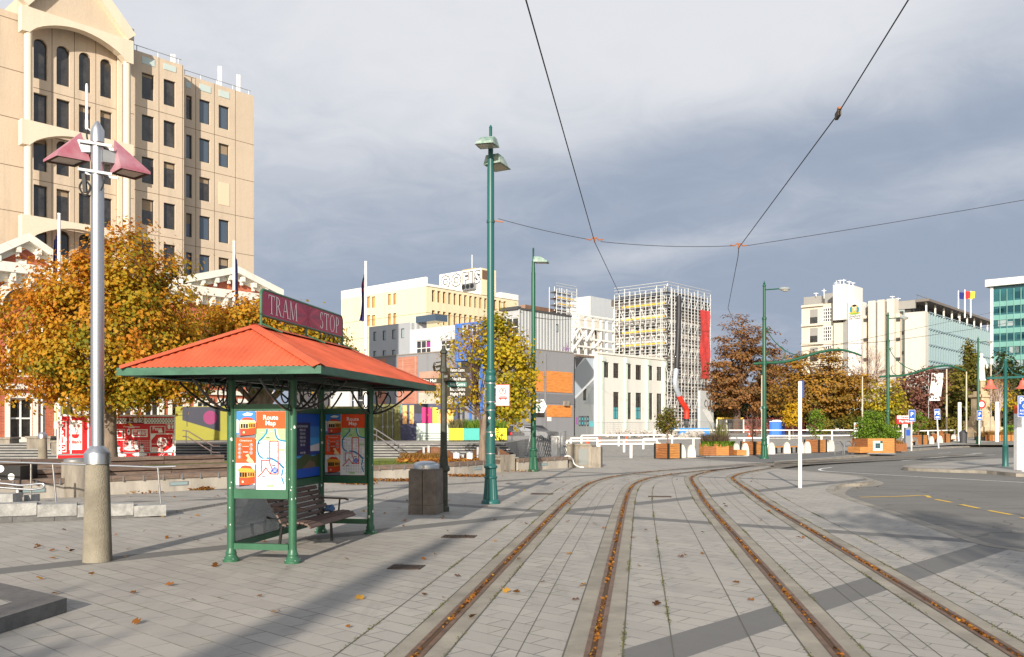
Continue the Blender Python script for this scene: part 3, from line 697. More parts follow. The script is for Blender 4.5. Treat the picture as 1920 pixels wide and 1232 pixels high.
def route_poster(mbp, X, w, h):
    """a transit route map sheet; X maps (x right, z up, t out) metres to the panel"""
    lay = [0.0]
    def q(x0, x1, z0, z1, m, dt=.0006):
        lay[0] += dt; t = lay[0]
        mbp.poly([X(x0*w, z0*h, t), X(x1*w, z0*h, t), X(x1*w, z1*h, t), X(x0*w, z1*h, t)], PC[m])
    def pg(pts, m):
        lay[0] += .0006
        pts = [(x*w, z*h) for x, z in pts]
        a = sum(pts[i-1][0]*pts[i][1]-pts[i][0]*pts[i-1][1] for i in range(len(pts)))
        if a < 0: pts = pts[::-1]
        mbp.poly([X(x, z, lay[0]) for x, z in pts], PC[m])
    def ln(pts, wd, m):
        lay[0] += .0006
        for i in range(len(pts)-1):
            ax, az = pts[i][0]*w, pts[i][1]*h; bx_, bz = pts[i+1][0]*w, pts[i+1][1]*h
            l = math.hypot(bx_-ax, bz-az) or 1; nx, nz = -(bz-az)/l*wd/2, (bx_-ax)/l*wd/2; ex, ez = (bx_-ax)/l*wd*.3, (bz-az)/l*wd*.3
            mbp.poly([X(ax-ex-nx, az-ez-nz, lay[0]), X(bx_+ex-nx, bz+ez-nz, lay[0]), X(bx_+ex+nx, bz+ez+nz, lay[0]), X(ax-ex+nx, az-ez+nz, lay[0])], PC[m])
    def disc(cx, cz, r, m):
        pg([(cx+r*math.cos(i*math.pi/6), cz+r*w/h*math.sin(i*math.pi/6)) for i in range(12)], m)
    def txt(s, x, z, size, m, align='CENTER', bold=0):
        lay[0] += .0006; o = X(x*w, z*h, lay[0]); ex = X(x*w+1, z*h, lay[0])-o; ez = X(x*w, z*h+1, lay[0])-o; n = ex.cross(ez)
        mbp.text(s, size, Matrix(((ex.x, ez.x, n.x, o.x), (ex.y, ez.y, n.y, o.y), (ex.z, ez.z, n.z, o.z), (0, 0, 0, 1))), PC[m], align, bold=bold)
    def catm(p, k=5): return [(v.x, v.y) for v in catmull([(a, b, 0) for a, b in p], k)]
    q(0, 1, 0, 1, 'white'); s = .395
    q(s, 1, .775, 1, 'orange'); txt('Route\nMap', (s+1)/2-.01, .882, .092, 'white', bold=.0012)
    # map: river, parks, blocks, red loop
    pg([(s, .775), (s+.23, .775), (s+.20, .70), (s+.10, .64), (s+.03, .62), (s, .61)], 'green')
    pg([(s+.26, .775), (s+.38, .775), (s+.41, .66), (s+.45, .62), (s+.1, .62), (s+.2, .68)], 'lgreen'); pg([(s+.43, .775), (1, .775), (1, .615), (s+.5, .63), (s+.45, .68)], 'green')
    for i in range(9):
        for j in range(12):
            x, z = s+.05+i*.062, .04+j*.047
            if (i*7+j*3) % 11 == 0 or (x > .9 and j % 4 == 0): continue
            q(x, x+.045, z, z+.037, 'grey', 0)
    lay[0] += .0012
    ln(catm([(s+.225, .775), (s+.21, .72), (s+.12, .65), (s+.045, .60), (s+.03, .50), (s+.06, .43), (s+.14, .39)]), .022, 'blue')
    ln(catm([(s+.385, .775), (s+.41, .68), (s+.48, .63), (s+.6, .615)]), .022, 'blue')
    ln(catm([(s+.22, .395), (s+.33, .385), (s+.45, .34), (s+.53, .29), (s+.56, .27)]), .026, 'blue'); ln(catm([(s+.55, .25), (s+.52, .17)]), .02, 'blue'); ln(catm([(s+.52, .15), (s+.57, .06)]), .02, 'blue')
    ln([(s+.03, .15), (s+.12, .2), (s+.20, .27), (s+.29, .19), (s+.45, .19), (s+.45, .615), (s+.28, .615), (s+.28, .33), (s+.33, .25), (s+.29, .19)], .014, 'red')
    ln([(s+.28, .365), (s+.11, .365), (s+.11, .22)], .012, 'red')
    for x, z in ((.11, .365), (.22, .365), (.28, .48), (.28, .54), (.45, .48), (.45, .40), (.45, .56), (.11, .28)): disc(s+x, z, .013, 'red')
    disc(s+.385, .24, .058, 'royal'); txt('YOU\nARE', s+.385, .24, .03, 'white')
    for x, z, ww in ((s+.47, .49, .11), (s+.22, .025, .13)): q(x, x+ww, z, z+.028, 'green')
    for x, z in ((.13, .72), (.3, .73), (.24, .655), (.06, .585), (.16, .15), (.36, .30)): q(s+x-.03, s+x+.04, z, z+.009, 'black' if x in (.24, .16, .36, .06) else 'white', .0002)
    # two tram pictures with a band of notes between them
    def tram(x0, z0, ww, hh, body, top):
        def U(a, b): return (x0+a*ww, z0+b*hh)
        pg([U(.22, .08), U(.62, .06), U(.62, .62), U(.2, .62)], body); pg([U(.62, .06), U(.98, .15), U(.98, .6), U(.62, .62)], 'dkorange')
        pg([U(.22, .36), U(.62, .36), U(.62, .62), U(.2, .62)], top); pg([U(.62, .36), U(.98, .4), U(.98, .6), U(.62, .62)], 'gold')
        for k in range(3): pg([U(.25+k*.125, .38), U(.35+k*.125, .38), U(.35+k*.125, .56), U(.25+k*.125, .56)], 'black')
        for k in range(4): pg([U(.66+k*.08, .41), U(.71+k*.08, .415), U(.71+k*.08, .56), U(.66+k*.08, .56)], 'black')
        pg([U(.15, .62), U(.65, .62), U(1.0, .6), U(.92, .70), U(.6, .74), U(.25, .72)], top); pg([U(.3, .72), U(.6, .72), U(.88, .7), U(.8, .8), U(.55, .83), U(.35, .8)], body)
        disc(x0+.41*ww, z0+.2*hh, .022, 'cream'); pg([U(.24, .02), U(.9, .1), U(.95, .13), U(.64, .06), U(.24, .07)], 'black')
    q(0, s-.004, .66, 1, 'sky'); pg([(0, .66), (s-.004, .66), (s-.004, .72), (0, .70)], 'road'); pg([(.0, .72), (.05, .72), (.05, .88), (0, .9)], 'grey')
    pg([(.12, .96), (.22, .985), (.34, .97), (.3, .945), (.16, .945)], 'white'); tram(-.02, .665, .43, .31, 'tram', 'cream')
    q(0, s-.004, .335, .655, 'orange'); txt('Christchurch', s/2, .62, .035, 'white')
    q(.13, .26, .38, .54, 'dkorange'); ln([(.13, .545), (.26, .545)], .004, 'white'); txt('tram', s/2, .475, .04, 'white')
    for k in range(4):
        for x in (.075, .315):
            if x > .2 and k == 3: continue
            z = .565-k*.052; disc(x, z, .031, 'white'); disc(x, z, .026, 'black'); q(x-.012, x+.012, z-.006, z+.006, 'white', .0004)
    pg([(.2, .43), (.26, .45), (.30, .40), (.35, .37), (.38, .335), (.28, .335), (.22, .36), (.25, .40)], 'flesh')
    q(0, s-.004, 0, .33, 'grey')
    for k in range(4): q(.02+k*.09, .08+k*.09, .27, .32, 'white', .0002)
    pg([(0, 0), (s-.004, 0), (s-.004, .05), (0, .05)], 'road'); tram(-.02, .02, .42, .34, 'tram', 'gold')
def poster(fo, X, w, h, backX=None):
    p = MB(); route_poster(p, X, w, h); return p.build('poster', fo)
pw, ph = .72, 1.07
b = MB(); b.box(-.385, .385, -L2-.006, -L2+.006, 1.006, 2.099, PC['white']); b.build('poster_backing', f_near)
poster(f_near, lambda x, z, t: Vector((-.36+x, -L2-.0075-t, 1.02+z)), pw, ph)
b = MB(); b.box(-.385, .385, L2-.006, L2+.006, 1.006, 2.099, M_black); b.build('poster_backing', f_far)
poster(f_far, lambda x, z, t: Vector((-.36+x, L2-.0075-t, 1.02+z)), pw, ph)
# two blue scenic advertisements on the long side
b = MB(); b.box(-W2-.006, -W2+.006, -L2+.1, L2-.1, 1.006, 2.099, M_black); b.build('poster_backing', f_side)
def scenic(y0, y1, words):
    p = MB(); lay = [0]; w = y1-y0
    def pl(pts, m):
        lay[0] += .0008
        P = [Vector((-W2+.0075+lay[0], y0+x*w, 1.02+z*1.07)) for x, z in pts]
        if (P[1]-P[0]).cross(P[2]-P[1]).x < 0: P = P[::-1]
        p.poly(P, PC[m])
    pl([(0, 0), (1, 0), (1, 1), (0, 1)], 'royal'); pl([(0, .2), (1, .2), (1, .8), (0, .8)], 'sky'); pl([(0, .3), (1, .3), (1, .62), (0, .62)], 'cyan'); pl([(0, .45), (.3, .52), (.6, .47), (1, .53), (1, .38), (0, .38)], 'grey')
    pl([(0, .42), (1, .40), (1, .34), (0, .34)], 'skyd'); pl([(0, .14), (1, .14), (1, .36), (.8, .32), (.6, .38), (.4, .30), (.2, .35), (0, .32)], 'dkgreen'); pl([(0, .14), (.3, .14), (.25, .28), (.1, .3), (0, .26)], 'cliff'); pl([(.5, .14), (.9, .14), (.85, .22), (.7, .27)], 'cliff')
    pl([(0, 0), (1, 0), (1, .14), (0, .14)], 'royal')
    def tx(s, x, z, size, bold=0):
        lay[0] += .0008
        p.text(s, size, Matrix.Translation((-W2+.0075+lay[0], y0+x*w, 1.02+z*1.07)) @ Matrix(((0, 0, 1, 0), (1, 0, 0, 0), (0, 1, 0, 0), (0, 0, 0, 1))), M_letter, bold=bold)
    if words:
        tx('GONDOLA', .55, .68, .24, .004); tx('Christchurch', .55, .84, .12); tx('OPEN DAILY', .6, .5, .07); tx('10am-5pm', .6, .44, .06); tx('gondola', .5, .06, .06)
    else:
        pl([(.28, .36), (.72, .36), (.72, .86), (.28, .86)], 'navy')
        for k, s in enumerate(('AUTUMN HOURS', 'MON 10-5', 'TUE 10-5', 'WED 10-5', 'THU 10-5', 'FRI 10-5', '', 'every day')): 
            if s: tx(s, .5, .80-k*.058, .055)
    return p.build('poster', f_side)
scenic(-L2+.1, -.05, True); scenic(.05, L2-.1, False)
# route panel backs are plain; the sign on the ridge
SG0, SG1, SZ0, SZ1 = -1.57, 1.57, 3.435, 3.80
sf = MB(); rr = .09; outl = [(SG0, SZ0-.0), (SG0, SZ1-rr)]+[(SG0+rr-rr*math.cos(a), SZ1-rr+rr*math.sin(a)) for a in (R(22), R(45), R(68))]+[(SG0+rr, SZ1), (SG1-rr, SZ1)]+[(SG1-rr+rr*math.sin(a), SZ1-rr+rr*math.cos(a)) for a in (R(22), R(45), R(68))]+[(SG1, SZ1-rr), (SG1, SZ0)]
sf.tube([(XC, y, z) for y, z in outl], .022, M_green, 8); sf.tube([(XC, SG0, SZ0), (XC, SG1, SZ0)], .02, M_green, 8)
for y in (SG0, -.0, SG1):
    sf.tube([(XC, y, SZ0+.02), (XC, y, 3.27)], .022, M_green, 8); sf.tube([(XC, y, 3.32), (XC+.3, y+.05, 3.19)], .012, M_green, 6); sf.tube([(XC, y, 3.32), (XC-.3, y+.05, 3.19)], .012, M_green, 6)
for y in (.5, .7, .9, 1.1): sf.tube([(XC, y, SZ0), (XC+.05, y, SZ0-.06), (XC, y+.05, SZ0-.12)], .012, M_black, 6)
sgn = sf.build('sign_frame', SH)
sp = MB(); sp.extr([(XC-.012, y, z) for y, z in outl], (.024, 0, 0), M_maroon)
cy_, cz_ = .05, (SZ0+SZ1)/2
for k in range(20):                       # starburst between the two words
    a0, a1 = 2*math.pi*k/20, 2*math.pi*(k+.5)/20
    for xo, rev in ((.0135, False), (-.0135, True)):
        pts = []
        for a in (a0, a1):
            l = min(.52/max(abs(math.cos(a)), 1e-3), .168/max(abs(math.sin(a)), 1e-3)); l = min(l, .5); pts.append((XC+xo, cy_+l*math.cos(a), cz_+l*math.sin(a)))
        tri = [(XC+xo, cy_, cz_)]+pts; sp.poly(tri[::-1] if rev else tri, M_maroon2 if k % 2 else M_maroon3)
panel = sp.build('sign_panel', sgn)
# serif capitals drawn stroke by stroke (unit height 1)
def serif(ch):
    def st(x, z0=0, z1=1, w=.10): return [[(x-w/2, z0), (x+w/2, z0), (x+w/2, z1), (x-w/2, z1)]]
    def sr(x, z, w=.26, t=.035): return [[(x-w/2, z), (x+w/2, z), (x+w/2, z+t), (x-w/2, z+t)]]
    def arc(cx, cz, rx, rz, a0, a1, t0, t1, n=14):
        out = []
        for i in range(n):
            p = []
            for j in (i, i+1):
                a = R(a0+(a1-a0)*j/n); tt = t0+(t1-t0)*abs(math.cos(a)); p.append(((cx+rx*math.cos(a), cz+rz*math.sin(a)), (cx+(rx-tt)*math.cos(a), cz+(rz-min(tt, t0*1.2))*math.sin(a))))
            out.append([p[0][0], p[1][0], p[1][1], p[0][1]])
        return out
    def dg(x0, z0, x1, z1, w): return [[(x0-w/2, z0), (x0+w/2, z0), (x1+w/2, z1), (x1-w/2, z1)]]
    if ch == 'T': return .74, st(.37)+sr(.37, 0)+[[(.02, .955), (.72, .955), (.72, 1), (.02, 1)], [(.02, .78), (.05, .78), (.08, .955), (.02, .955)], [(.69, .78), (.72, .78), (.72, .955), (.66, .955)]]
    if ch == 'R': return .72, st(.14)+sr(.14, 0)+sr(.12, .965, .2)+arc(.18, .74, .33, .26, -90, 90, .035, .1)+dg(.64, 0, .34, .49, .11)+sr(.66, 0, .16)
    if ch == 'A': return .78, dg(.08, 0, .37, 1, .045)+dg(.70, 0, .40, 1, .11)+sr(.09, 0, .2)+sr(.69, 0, .24)+[[(.2, .34), (.58, .34), (.56, .38), (.21, .38)]]
    if ch == 'M': return 1.0, dg(.08, 0, .16, 1, .045)+dg(.92, 0, .86, 1, .11)+dg(.5, 0, .18, 1, .10)+dg(.5, 0, .84, 1, .045)+sr(.08, 0, .2)+sr(.91, 0, .24)+sr(.12, .965, .16)+sr(.9, .965, .16)
    if ch == 'S': return .56, arc(.28, .755, .21, .245, 35, 265, .035, .09)+arc(.28, .255, .22, .255, 85, -145, .035, .10)+[[(.43, .80), (.46, .80), (.47, 1.0), (.44, 1.0)], [(.08, .0), (.11, .0), (.1, .2), (.07, .2)]]
    if ch == 'O': return .84, arc(.42, .5, .39, .52, 0, 360, .035, .1, 28)
    if ch == 'P': return .62, st(.14)+sr(.14, 0)+sr(.12, .965, .2)+arc(.18, .72, .36, .28, -90, 90, .035, .1)
def word(mbp, s, y0, y1, z0, h, side):
    tot = sum(serif(c)[0] for c in s)+.10*(len(s)-1); k = (y1-y0)/tot; x = 0
    for c in s:
        w, polys = serif(c)
        for pl in polys:
            P = [Vector((XC+side*.0165, (y0+(x+a)*k) if side > 0 else (y0+y1-(y0+(x+a)*k)), z0+b*h)) for a, b in pl]
            if (P[1]-P[0]).cross(P[2]-P[1]).x*side < 0: P = P[::-1]
            mbp.poly(P, M_letter)
        x += w+.10
for side in (1, -1):
    a, b2 = ((-1.37, -.38), (.52, 1.4)) if side > 0 else ((.38, 1.37), (-1.4, -.52))
    for w_, q in (('TRAM', a), ('STOP', b2)): lt = MB(); word(lt, w_, *q, SZ0+.05, .27, side); lt.build('lettering', panel)
# bench
BN = thing('bench', 'slatted dark timber bench with iron armrests inside the tram shelter', 'bench', (-3.20, 13.65, 0), R(-9.6))
by0, by1 = -.80, 1.13
def slat(mbp, p0, p1, w, t, nrm): mbp.bar(p0, p1, w, t, M_timber_d, nrm)
sb = MB(); seat_prof = [(.345, .395), (.30, .43), (.235, .448), (.165, .452), (.095, .445), (.025, .43), (-.045, .412)]
for i, (x, z) in enumerate(seat_prof):
    n = Vector((.7, 0, .7)) if i == 0 else Vector((.1, 0, 1))
    sb.bar((x, by0+random.uniform(-.008, .008), z), (x, by1, z), .058, .026, M_timber_d, n)
sb.build('seat', BN)
bb = MB(); back_prof = [(-.115, .47), (-.16, .545), (-.205, .62), (-.25, .695), (-.295, .77), (-.34, .845)]
for x, z in back_prof: bb.bar((x, by0+random.uniform(-.008, .008), z), (x, by1, z), .06, .026, M_timber_d, (.86, 0, .5))
bb.build('backrest', BN)
ir = MB()
for y in (by0+.25, by1-.32):
    ir.bar((.33, y, .385), (-.06, y, .385), .03, .02, M_black); ir.bar((-.06, y, .385), (-.375, y, .86), .03, .02, M_black); ir.bar((-.05, y, .38), (-.44, y, .5), .03, .03, M_black)
ir.build('seat_frame', BN)
lg = MB(); y = by1-.5; lg.bar((.12, y, .385), (.14, y, .0), .045, .03, M_black); lg.build('leg', BN)
lg = MB(); y = by0+.28; lg.bar((-.2, y, .40), (-.26, y, .0), .045, .03, M_black); lg.build('leg', BN)
for y in (by0+.04, by1-.04):
    ar = MB(); ar.bar((-.22, y, .665), (.2, y, .655), .055, .026, M_timber_d); ar.bar((.2, y, .655), (.25, y, .635), .055, .026, M_timber_d); ar.bar((.1, y, .645), (.08, y, .43), .03, .02, M_black); ar.build('armrest', BN)
# crumpled blue bag left on the bench
bg_ = MB(); random.seed(4); bl = mat('blue_cloth', lin((90, 120, 165)), rough=.8, nscale=20, namt=.4)
bg_.ball((0, 0, .05), .075, bl, 12, 1.2, 1.6, .75); 
bg_.v = [(x*(1+random.uniform(-.25, .25)), y*(1+random.uniform(-.25, .25)), max(.0, z*(1+random.uniform(-.3, .3)))) for x, y, z in bg_.v]
o = bg_.build('cloth_bag'); o.location = BN.matrix_basis @ Vector((.0, .86, .455)); tag(o, 'crumpled blue cloth left on the slatted bench seat', 'cloth')

# ================================================================== BIN AND FINGERPOST
M_dconc = mat('bin_concrete', lin((116, 106, 97)), rough=.85, nscale=3, namt=.35, bump=.4, bscale=40)
BI = thing('litter_bin', 'square dark concrete litter bin with domed metal lid', 'bin', g(799, 962.5), R(-10))
b = MB(); s = .305
b.box(-s, -.008, -s, s, .0, .2, M_dconc); b.box(.008, s, -s, s, .0, .2, M_dconc); b.box(-s+.004, -.008, -s+.004, s-.004, .206, .93, M_dconc); b.box(.008, s-.004, -s+.004, s-.004, .206, .93, M_dconc); b.box(-s+.03, s-.03, -s+.03, s-.03, .01, .955, M_groove)
b.prism([(-s+.02, -s+.02), (s-.02, -s+.02), (s-.02, s-.02), (-s+.02, s-.02)], .93, .962, M_dconc); b.build('body', BI)
b = MB(); b.lathe([(.285, .96), (.29, 1.05), (.285, 1.062), (.22, 1.10), (.12, 1.122), (0.001, 1.13)], mat('bin_lid', (.5, .52, .55), rough=.35, metal=.9), 28); b.build('lid', BI)

M_olive = mat('signpost_brown', lin((66, 58, 42)), rough=.7, nscale=5, namt=.3, spec=.2)
M_olived = mat('signpost_dark', lin((58, 60, 50)), rough=.55, nscale=6, namt=.5)
FP = thing('fingerpost', 'brown iron fingerpost with white lettered direction arms beside the bin', 'signpost', g(832, 959), R(0))
z_ = lambda v: 1.9-(v-797)/1627*FP.location.y
p = MB(); p.lathe([(.12, 0), (.12, .1), (.09, .13), (.088, z_(885)), (.135, z_(882)), (.135, z_(877)), (.1, z_(872)), (.085, z_(860)), (.075, z_(850)), (.07, z_(700)), (.09, z_(697)), (.09, z_(692)), (.066, z_(688)), (.06, z_(664)), (.085, z_(662)), (.085, z_(659)), (.05, z_(655)), (.03, z_(650)), (.005, z_(647))], M_olived, 12, flute=.06, smooth=False); p.build('post', FP)
def arm(ang, zc, h, L, lines, m=M_olive, start=.06, tip=True, greenline=None):
    """a finger board pointing along angle ang (0 = towards the right of the viewer)"""
    a = MB(); d = Vector((math.cos(ang), math.sin(ang), 0)); n = Vector((d.y, -d.x, 0)); 
    if n.y > 0: n = -n
    o = d*start; pts = [(0, -h/2), (L-.08, -h/2), (L, 0 if tip else -h/2), (L-.08, h/2), (0, h/2)] if tip else [(0, -h/2), (L, -h/2), (L, h/2), (0, h/2)]
    a.extr([o+d*x+Vector((0, 0, zc+z))+n*.015 for x, z in pts], n*-.03, m)
    dx = d if d.x > 0 else -d
    for k, s in enumerate(lines):
        zz = zc+h/2-h*(k+.5)/len(lines); c = o+d*(L/2-.03)
        if greenline == k:
            a.obox(o+d*.03+n*.0155+Vector((0, 0, zz-h/len(lines)*.42)), d*(L-.14), n*.002, (0, 0, h/len(lines)*.84), mat('sign_green', lin((40, 110, 100)), rough=.5))
        X = Matrix.Translation(c+n*(.019)+Vector((0, 0, zz))) @ Matrix(((dx.x, 0, n.x, 0), (dx.y, 0, n.y, 0), (0, 1, 0, 0), (0, 0, 0, 1)))
        a.text(s, .10, X, M_letter, sx=min(1, (L-.12)/(len(s)*.058)), bold=.0)
    return a.build('finger_board', FP)
arm(R(-8), z_(694.5), .115, .56, ['Visitors Centre']); arm(R(-6), z_(716), .235, .56, ['ArtGallery & Museum', 'Arts Centre'], greenline=1); arm(R(-6), z_(734.5), .20, .56, ['Botanic Gardens', 'Hagley Park'])
arm(R(174), z_(714), .115, .58, ['City Mall']); arm(R(115), z_(685), .2, .62, ['Cathedral', 'Square']); arm(R(-75), z_(707), .2, .62, ['Bus Exchange']); 
# ================================================================== POLES AND LAMPS
M_pole = mat('pole_teal', lin((36, 90, 86)), rough=.4, nscale=2, namt=.18, stretch=(1, 1, .4))
M_poleg = mat('pole_green', lin((30, 84, 62)), rough=.4, nscale=2, namt=.18, stretch=(1, 1, .4))
M_alu = mat('brushed_alu', (.50, .51, .53), rough=.38, metal=.9, nscale=2, namt=.1, stretch=(6, 6, .3))
M_aggr = mat('aggregate_concrete', lin((142, 134, 118)), rough=.9, nscale=1.6, namt=.3, bump=.8, bscale=60)
M_lens = mat('lamp_lens', (.45, .43, .36), rough=.25)
M_pink = mat('lamp_hood_pink', lin((158, 84, 100)), rough=.55, nscale=2.6, col2=lin((176, 134, 142)))
M_cable = mat('cable', (.03, .03, .03), rough=.6)
M_whitep = mat('white_paint', (.80, .80, .78), rough=.5, nscale=3, namt=.08)

def silver_lamp(name, label, loc, heads=True):
    t = thing(name, label, 'lamp post', loc, 0, 'silver lamp posts with concrete feet')
    b = MB(); b.lathe([(.195, -.02), (.19, .06), (.152, 1.34), (.145, 1.357)], M_aggr, 28); b.build('foot', t)
    b = MB(); b.lathe([(.172, 1.357), (.172, 1.50), (.165, 1.52), (.098, 1.60), (.091, 1.61)], M_alu, 28); b.build('collar', t)
    b = MB(); b.lathe([(.088, 1.6), (.086, 5.2), (.0885, 5.201), (.0885, 5.22), (.085, 5.221), (.084, 5.80), (.089, 5.801), (.089, 6.02), (.02, 6.14), (.004, 6.145)], M_alu, 24)
    for z in (5.79, 5.83): b.lathe([(.091, z), (.091, z+.012)], M_groove, 24)
    b.build('shaft', t)
    if not heads: return t
    L = Vector(loc)
    for k, (P, apex, zb) in enumerate(((((-6.21, 11.82), (-5.89, 12.09), (-6.24, 12.37), (-6.56, 12.12)), (-6.02, 12.1, 5.99), 5.58), (((-5.40, 11.96), (-5.12, 12.27), (-5.46, 12.56), (-5.68, 12.24)), (-5.60, 12.2, 5.92), 5.45))):
        d = Vector((L.x+5.79, L.y-12.1, 0))*0-Vector((-5.79, 12.1, 0))
        h = MB(); lo = [Vector((x, y, zb))+d for x, y in P]; hi = [p+Vector((0, 0, .035)) for p in lo]; ap = Vector(apex)+d
        c = sum(lo, Vector())/4
        fs = [(i, (i+1) % 4, 4+(i+1) % 4, 4+i) for i in range(4)]+[(4+i, 4+(i+1) % 4, 8) for i in range(4)]
        h.add(lo+hi+[ap], fs, M_pink)
        ins = [c+(p-c)*.78 for p in lo]
        for i in range(4): h.poly([lo[i], ins[i], ins[(i+1) % 4], lo[(i+1) % 4]], M_groove)
        hd = h.build('lamp_head', t)
        q = MB(); q.poly([p+Vector((0, 0, .012)) for p in ins][::-1], M_lens)
        q.build('lens', hd)
        m = MB(); sgn = -1 if k == 0 else 1
        e = c+Vector((0, 0, .2)); m.bar((sgn*.07, 0, e.z), (e.x*.6, e.y*.6, e.z), .12, .17, M_galv)
        m.build('mounting_box', t)
    for z in (5.79, 5.40):
        m = MB()
        for y in (-.10, .10): m.bar((-.22, y, z+.05), (.25, y, z-.025), .015, .036, M_galv)
        m.bar((-.1, -.1, z+.02), (-.1, .1, z+.02), .02, .02, M_galv); m.bar((.1, -.1, z), (.1, .1, z), .02, .02, M_galv); m.build('clamp', t)
    m = MB(); m.lathe([(.014, 6.02), (.022, 6.04), (.022, 6.15), (.018, 6.16), (.018, 6.62), (.012, 6.66)], M_whitep, 10, (-.14, -.02, 0)); m.bar((-.14, -.02, 6.05), (-.06, 0, 5.98), .015, .015, M_galv); m.build('antenna', t)
    m = MB(); m.tube(catmull([(-.14, -.02, 6.02), (-.13, -.03, 5.9), (-.08, -.06, 5.82)], 5), .012, M_cable, 6); m.build('cable', t); m = MB()
    m.tube(catmull([(-.12, -.08, 5.35), (-.2, -.1, 5.2), (-.12, -.1, 5.08), (-.06, -.08, 5.2), (-.12, -.1, 5.3)], 6), .014, M_cable, 6); m.bar((-.14, -.1, 5.38), (-.12, -.1, 5.12), .04, .05, M_cable); m.build('cable', t); m = MB()
    m.tube(catmull([(.1, -.08, 5.36), (.13, -.1, 5.25), (.09, -.09, 5.15)], 5), .012, M_cable, 6); m.build('cable', t)
    return t
silver_lamp('street_lamp', 'tall silver lamp post with two pink pyramid hoods and thick concrete foot', (-5.79, 12.12, 0))
silver_lamp('street_lamp', 'plain silver lamp shaft on concrete foot behind the metal handrail, under the big tree', (-19.2, 35.5, 0), False)

def flood_head(t, o, d, m, L=.62):
    """a wedge-shaped floodlight: thick at the pole, thin at its outer lip, glass below"""
    d = Vector(d).normalized(); s = Vector((d.y, -d.x, 0)); o = Vector(o); w = .24
    A = [o+d*.05+s*q*w*.7+Vector((0, 0, z)) for q in (-1, 1) for z in (.02, .2)]
    def ring(x, wd, z0, z1): return [o+d*x-s*wd+Vector((0, 0, z0)), o+d*x+s*wd+Vector((0, 0, z0)), o+d*x+s*wd*.72+Vector((0, 0, z1)), o+d*x-s*wd*.72+Vector((0, 0, z1))]
    r = [ring(.06, w, .0, .22), ring(.34, w, -.02, .20), ring(L, w*.95, -.04, .02)]
    vs = sum(r, []); fs = [(3, 2, 1, 0), (8, 9, 10, 11)]
    for i in range(2):
        for j in range(4): fs.append((i*4+j, i*4+(j+1) % 4, i*4+4+(j+1) % 4, i*4+4+j))
    h = MB(); h.add(vs, fs, m); h.bar(o+Vector((0, 0, .1)), o+d*.1+Vector((0, 0, .1)), .08, .1, m)
    hd = h.build('lamp_head', t)
    q = MB(); q.poly([o+d*.14-s*w*.8+Vector((0, 0, -.012)), o+d*.14+s*w*.8+Vector((0, 0, -.012)), o+d*(L-.06)+s*w*.78+Vector((0, 0, -.045)), o+d*(L-.06)-s*w*.78+Vector((0, 0, -.045))][::-1], M_lens)
    q.build('lens', hd)
def green_lamp(label, loc, heads, m, bands, low):
    t = thing('street_lamp', label, 'lamp post', loc, 0, 'tall green lamp posts')
    b = MB(); b.lathe([(.227, 0), (.227, .05), (.205, .085), (.188, .1)], m, 32); b.lathe([(.184, .1), (.165, .3), (.15, .5), (.142, .60)], m, 36, flute=.10, smooth=False)
    b.lathe([(.142, .60), (.158, .615), (.158, .65), (.14, .665)], m, 32); b.lathe([(.136, .665), (.134, .84)], m, 36, flute=.08, smooth=False); b.lathe([(.134, .84), (.165, .87), (.165, .90), (.14, .93), (.113, .96)], m, 32); b.build('base', t)
    b = MB(); b.lathe([(.112, .96), (.108, 2.95)], m, 24); b.lathe([(.12, 2.95), (.13, 2.97), (.13, 3.03), (.118, 3.05), (.118, 3.13), (.132, 3.15), (.132, 3.2), (.1, 3.24)], m, 28); b.lathe([(.0885, 3.2), (.084, 8.1), (.07, 8.2), (.07, 8.35), (.062, 8.4), (.062, 8.62)], m, 24)
    for z in bands: b.lathe([(.1125, z), (.1125, z+.022)], M_steel, 24)
    b.build('shaft', t)
    b = MB(); b.lathe([(.036, 8.62), (.036, 9.10), (.042, 9.11), (.02, 9.16), (.003, 9.17)], m, 12); b.build('finial', t)
    for z, d in heads: flood_head(t, (0, 0, z), d, mat('lamp_head_green', lin((70, 118, 100)), rough=.5, nscale=5, col2=lin((170, 180, 172))))
    return t
GL = green_lamp('tall green lamp post with two flood heads and a tram sign, nearest the rails', g(920, 944), [(8.58, (-.25, -1, 0)), (8.26, (.55, 1, 0))], M_pole, (1.2, 1.72, 2.25, 2.45, 2.9), 0)
GL2 = green_lamp('green lamp post with one flood head and an arrow information sign', g(1000, 884), [(8.55, (1, -.25, 0))], M_poleg, (2.5, 2.9), 0)
m = MB(); m.lathe([(.1, 6.80), (.1, 6.86)], M_pole, 16); m.bar((.09, 0, 6.85), (.3, 0, 6.82), .03, .03, mat('insulator', lin((150, 90, 50)), rough=.6)); m.build('wire_clamp', GL)
m = MB(); m.poly([(-.03+.028*math.cos(a), -.113, 2.07+.03*math.sin(a)) for a in [i*math.pi/6 for i in range(12)]], M_letter); m.poly([(.0, -.1135, 1.62), (.045, -.1135, 1.63), (.045, -.1135, 1.68), (.0, -.1135, 1.69)], M_letter); m.build('sticker', GL)

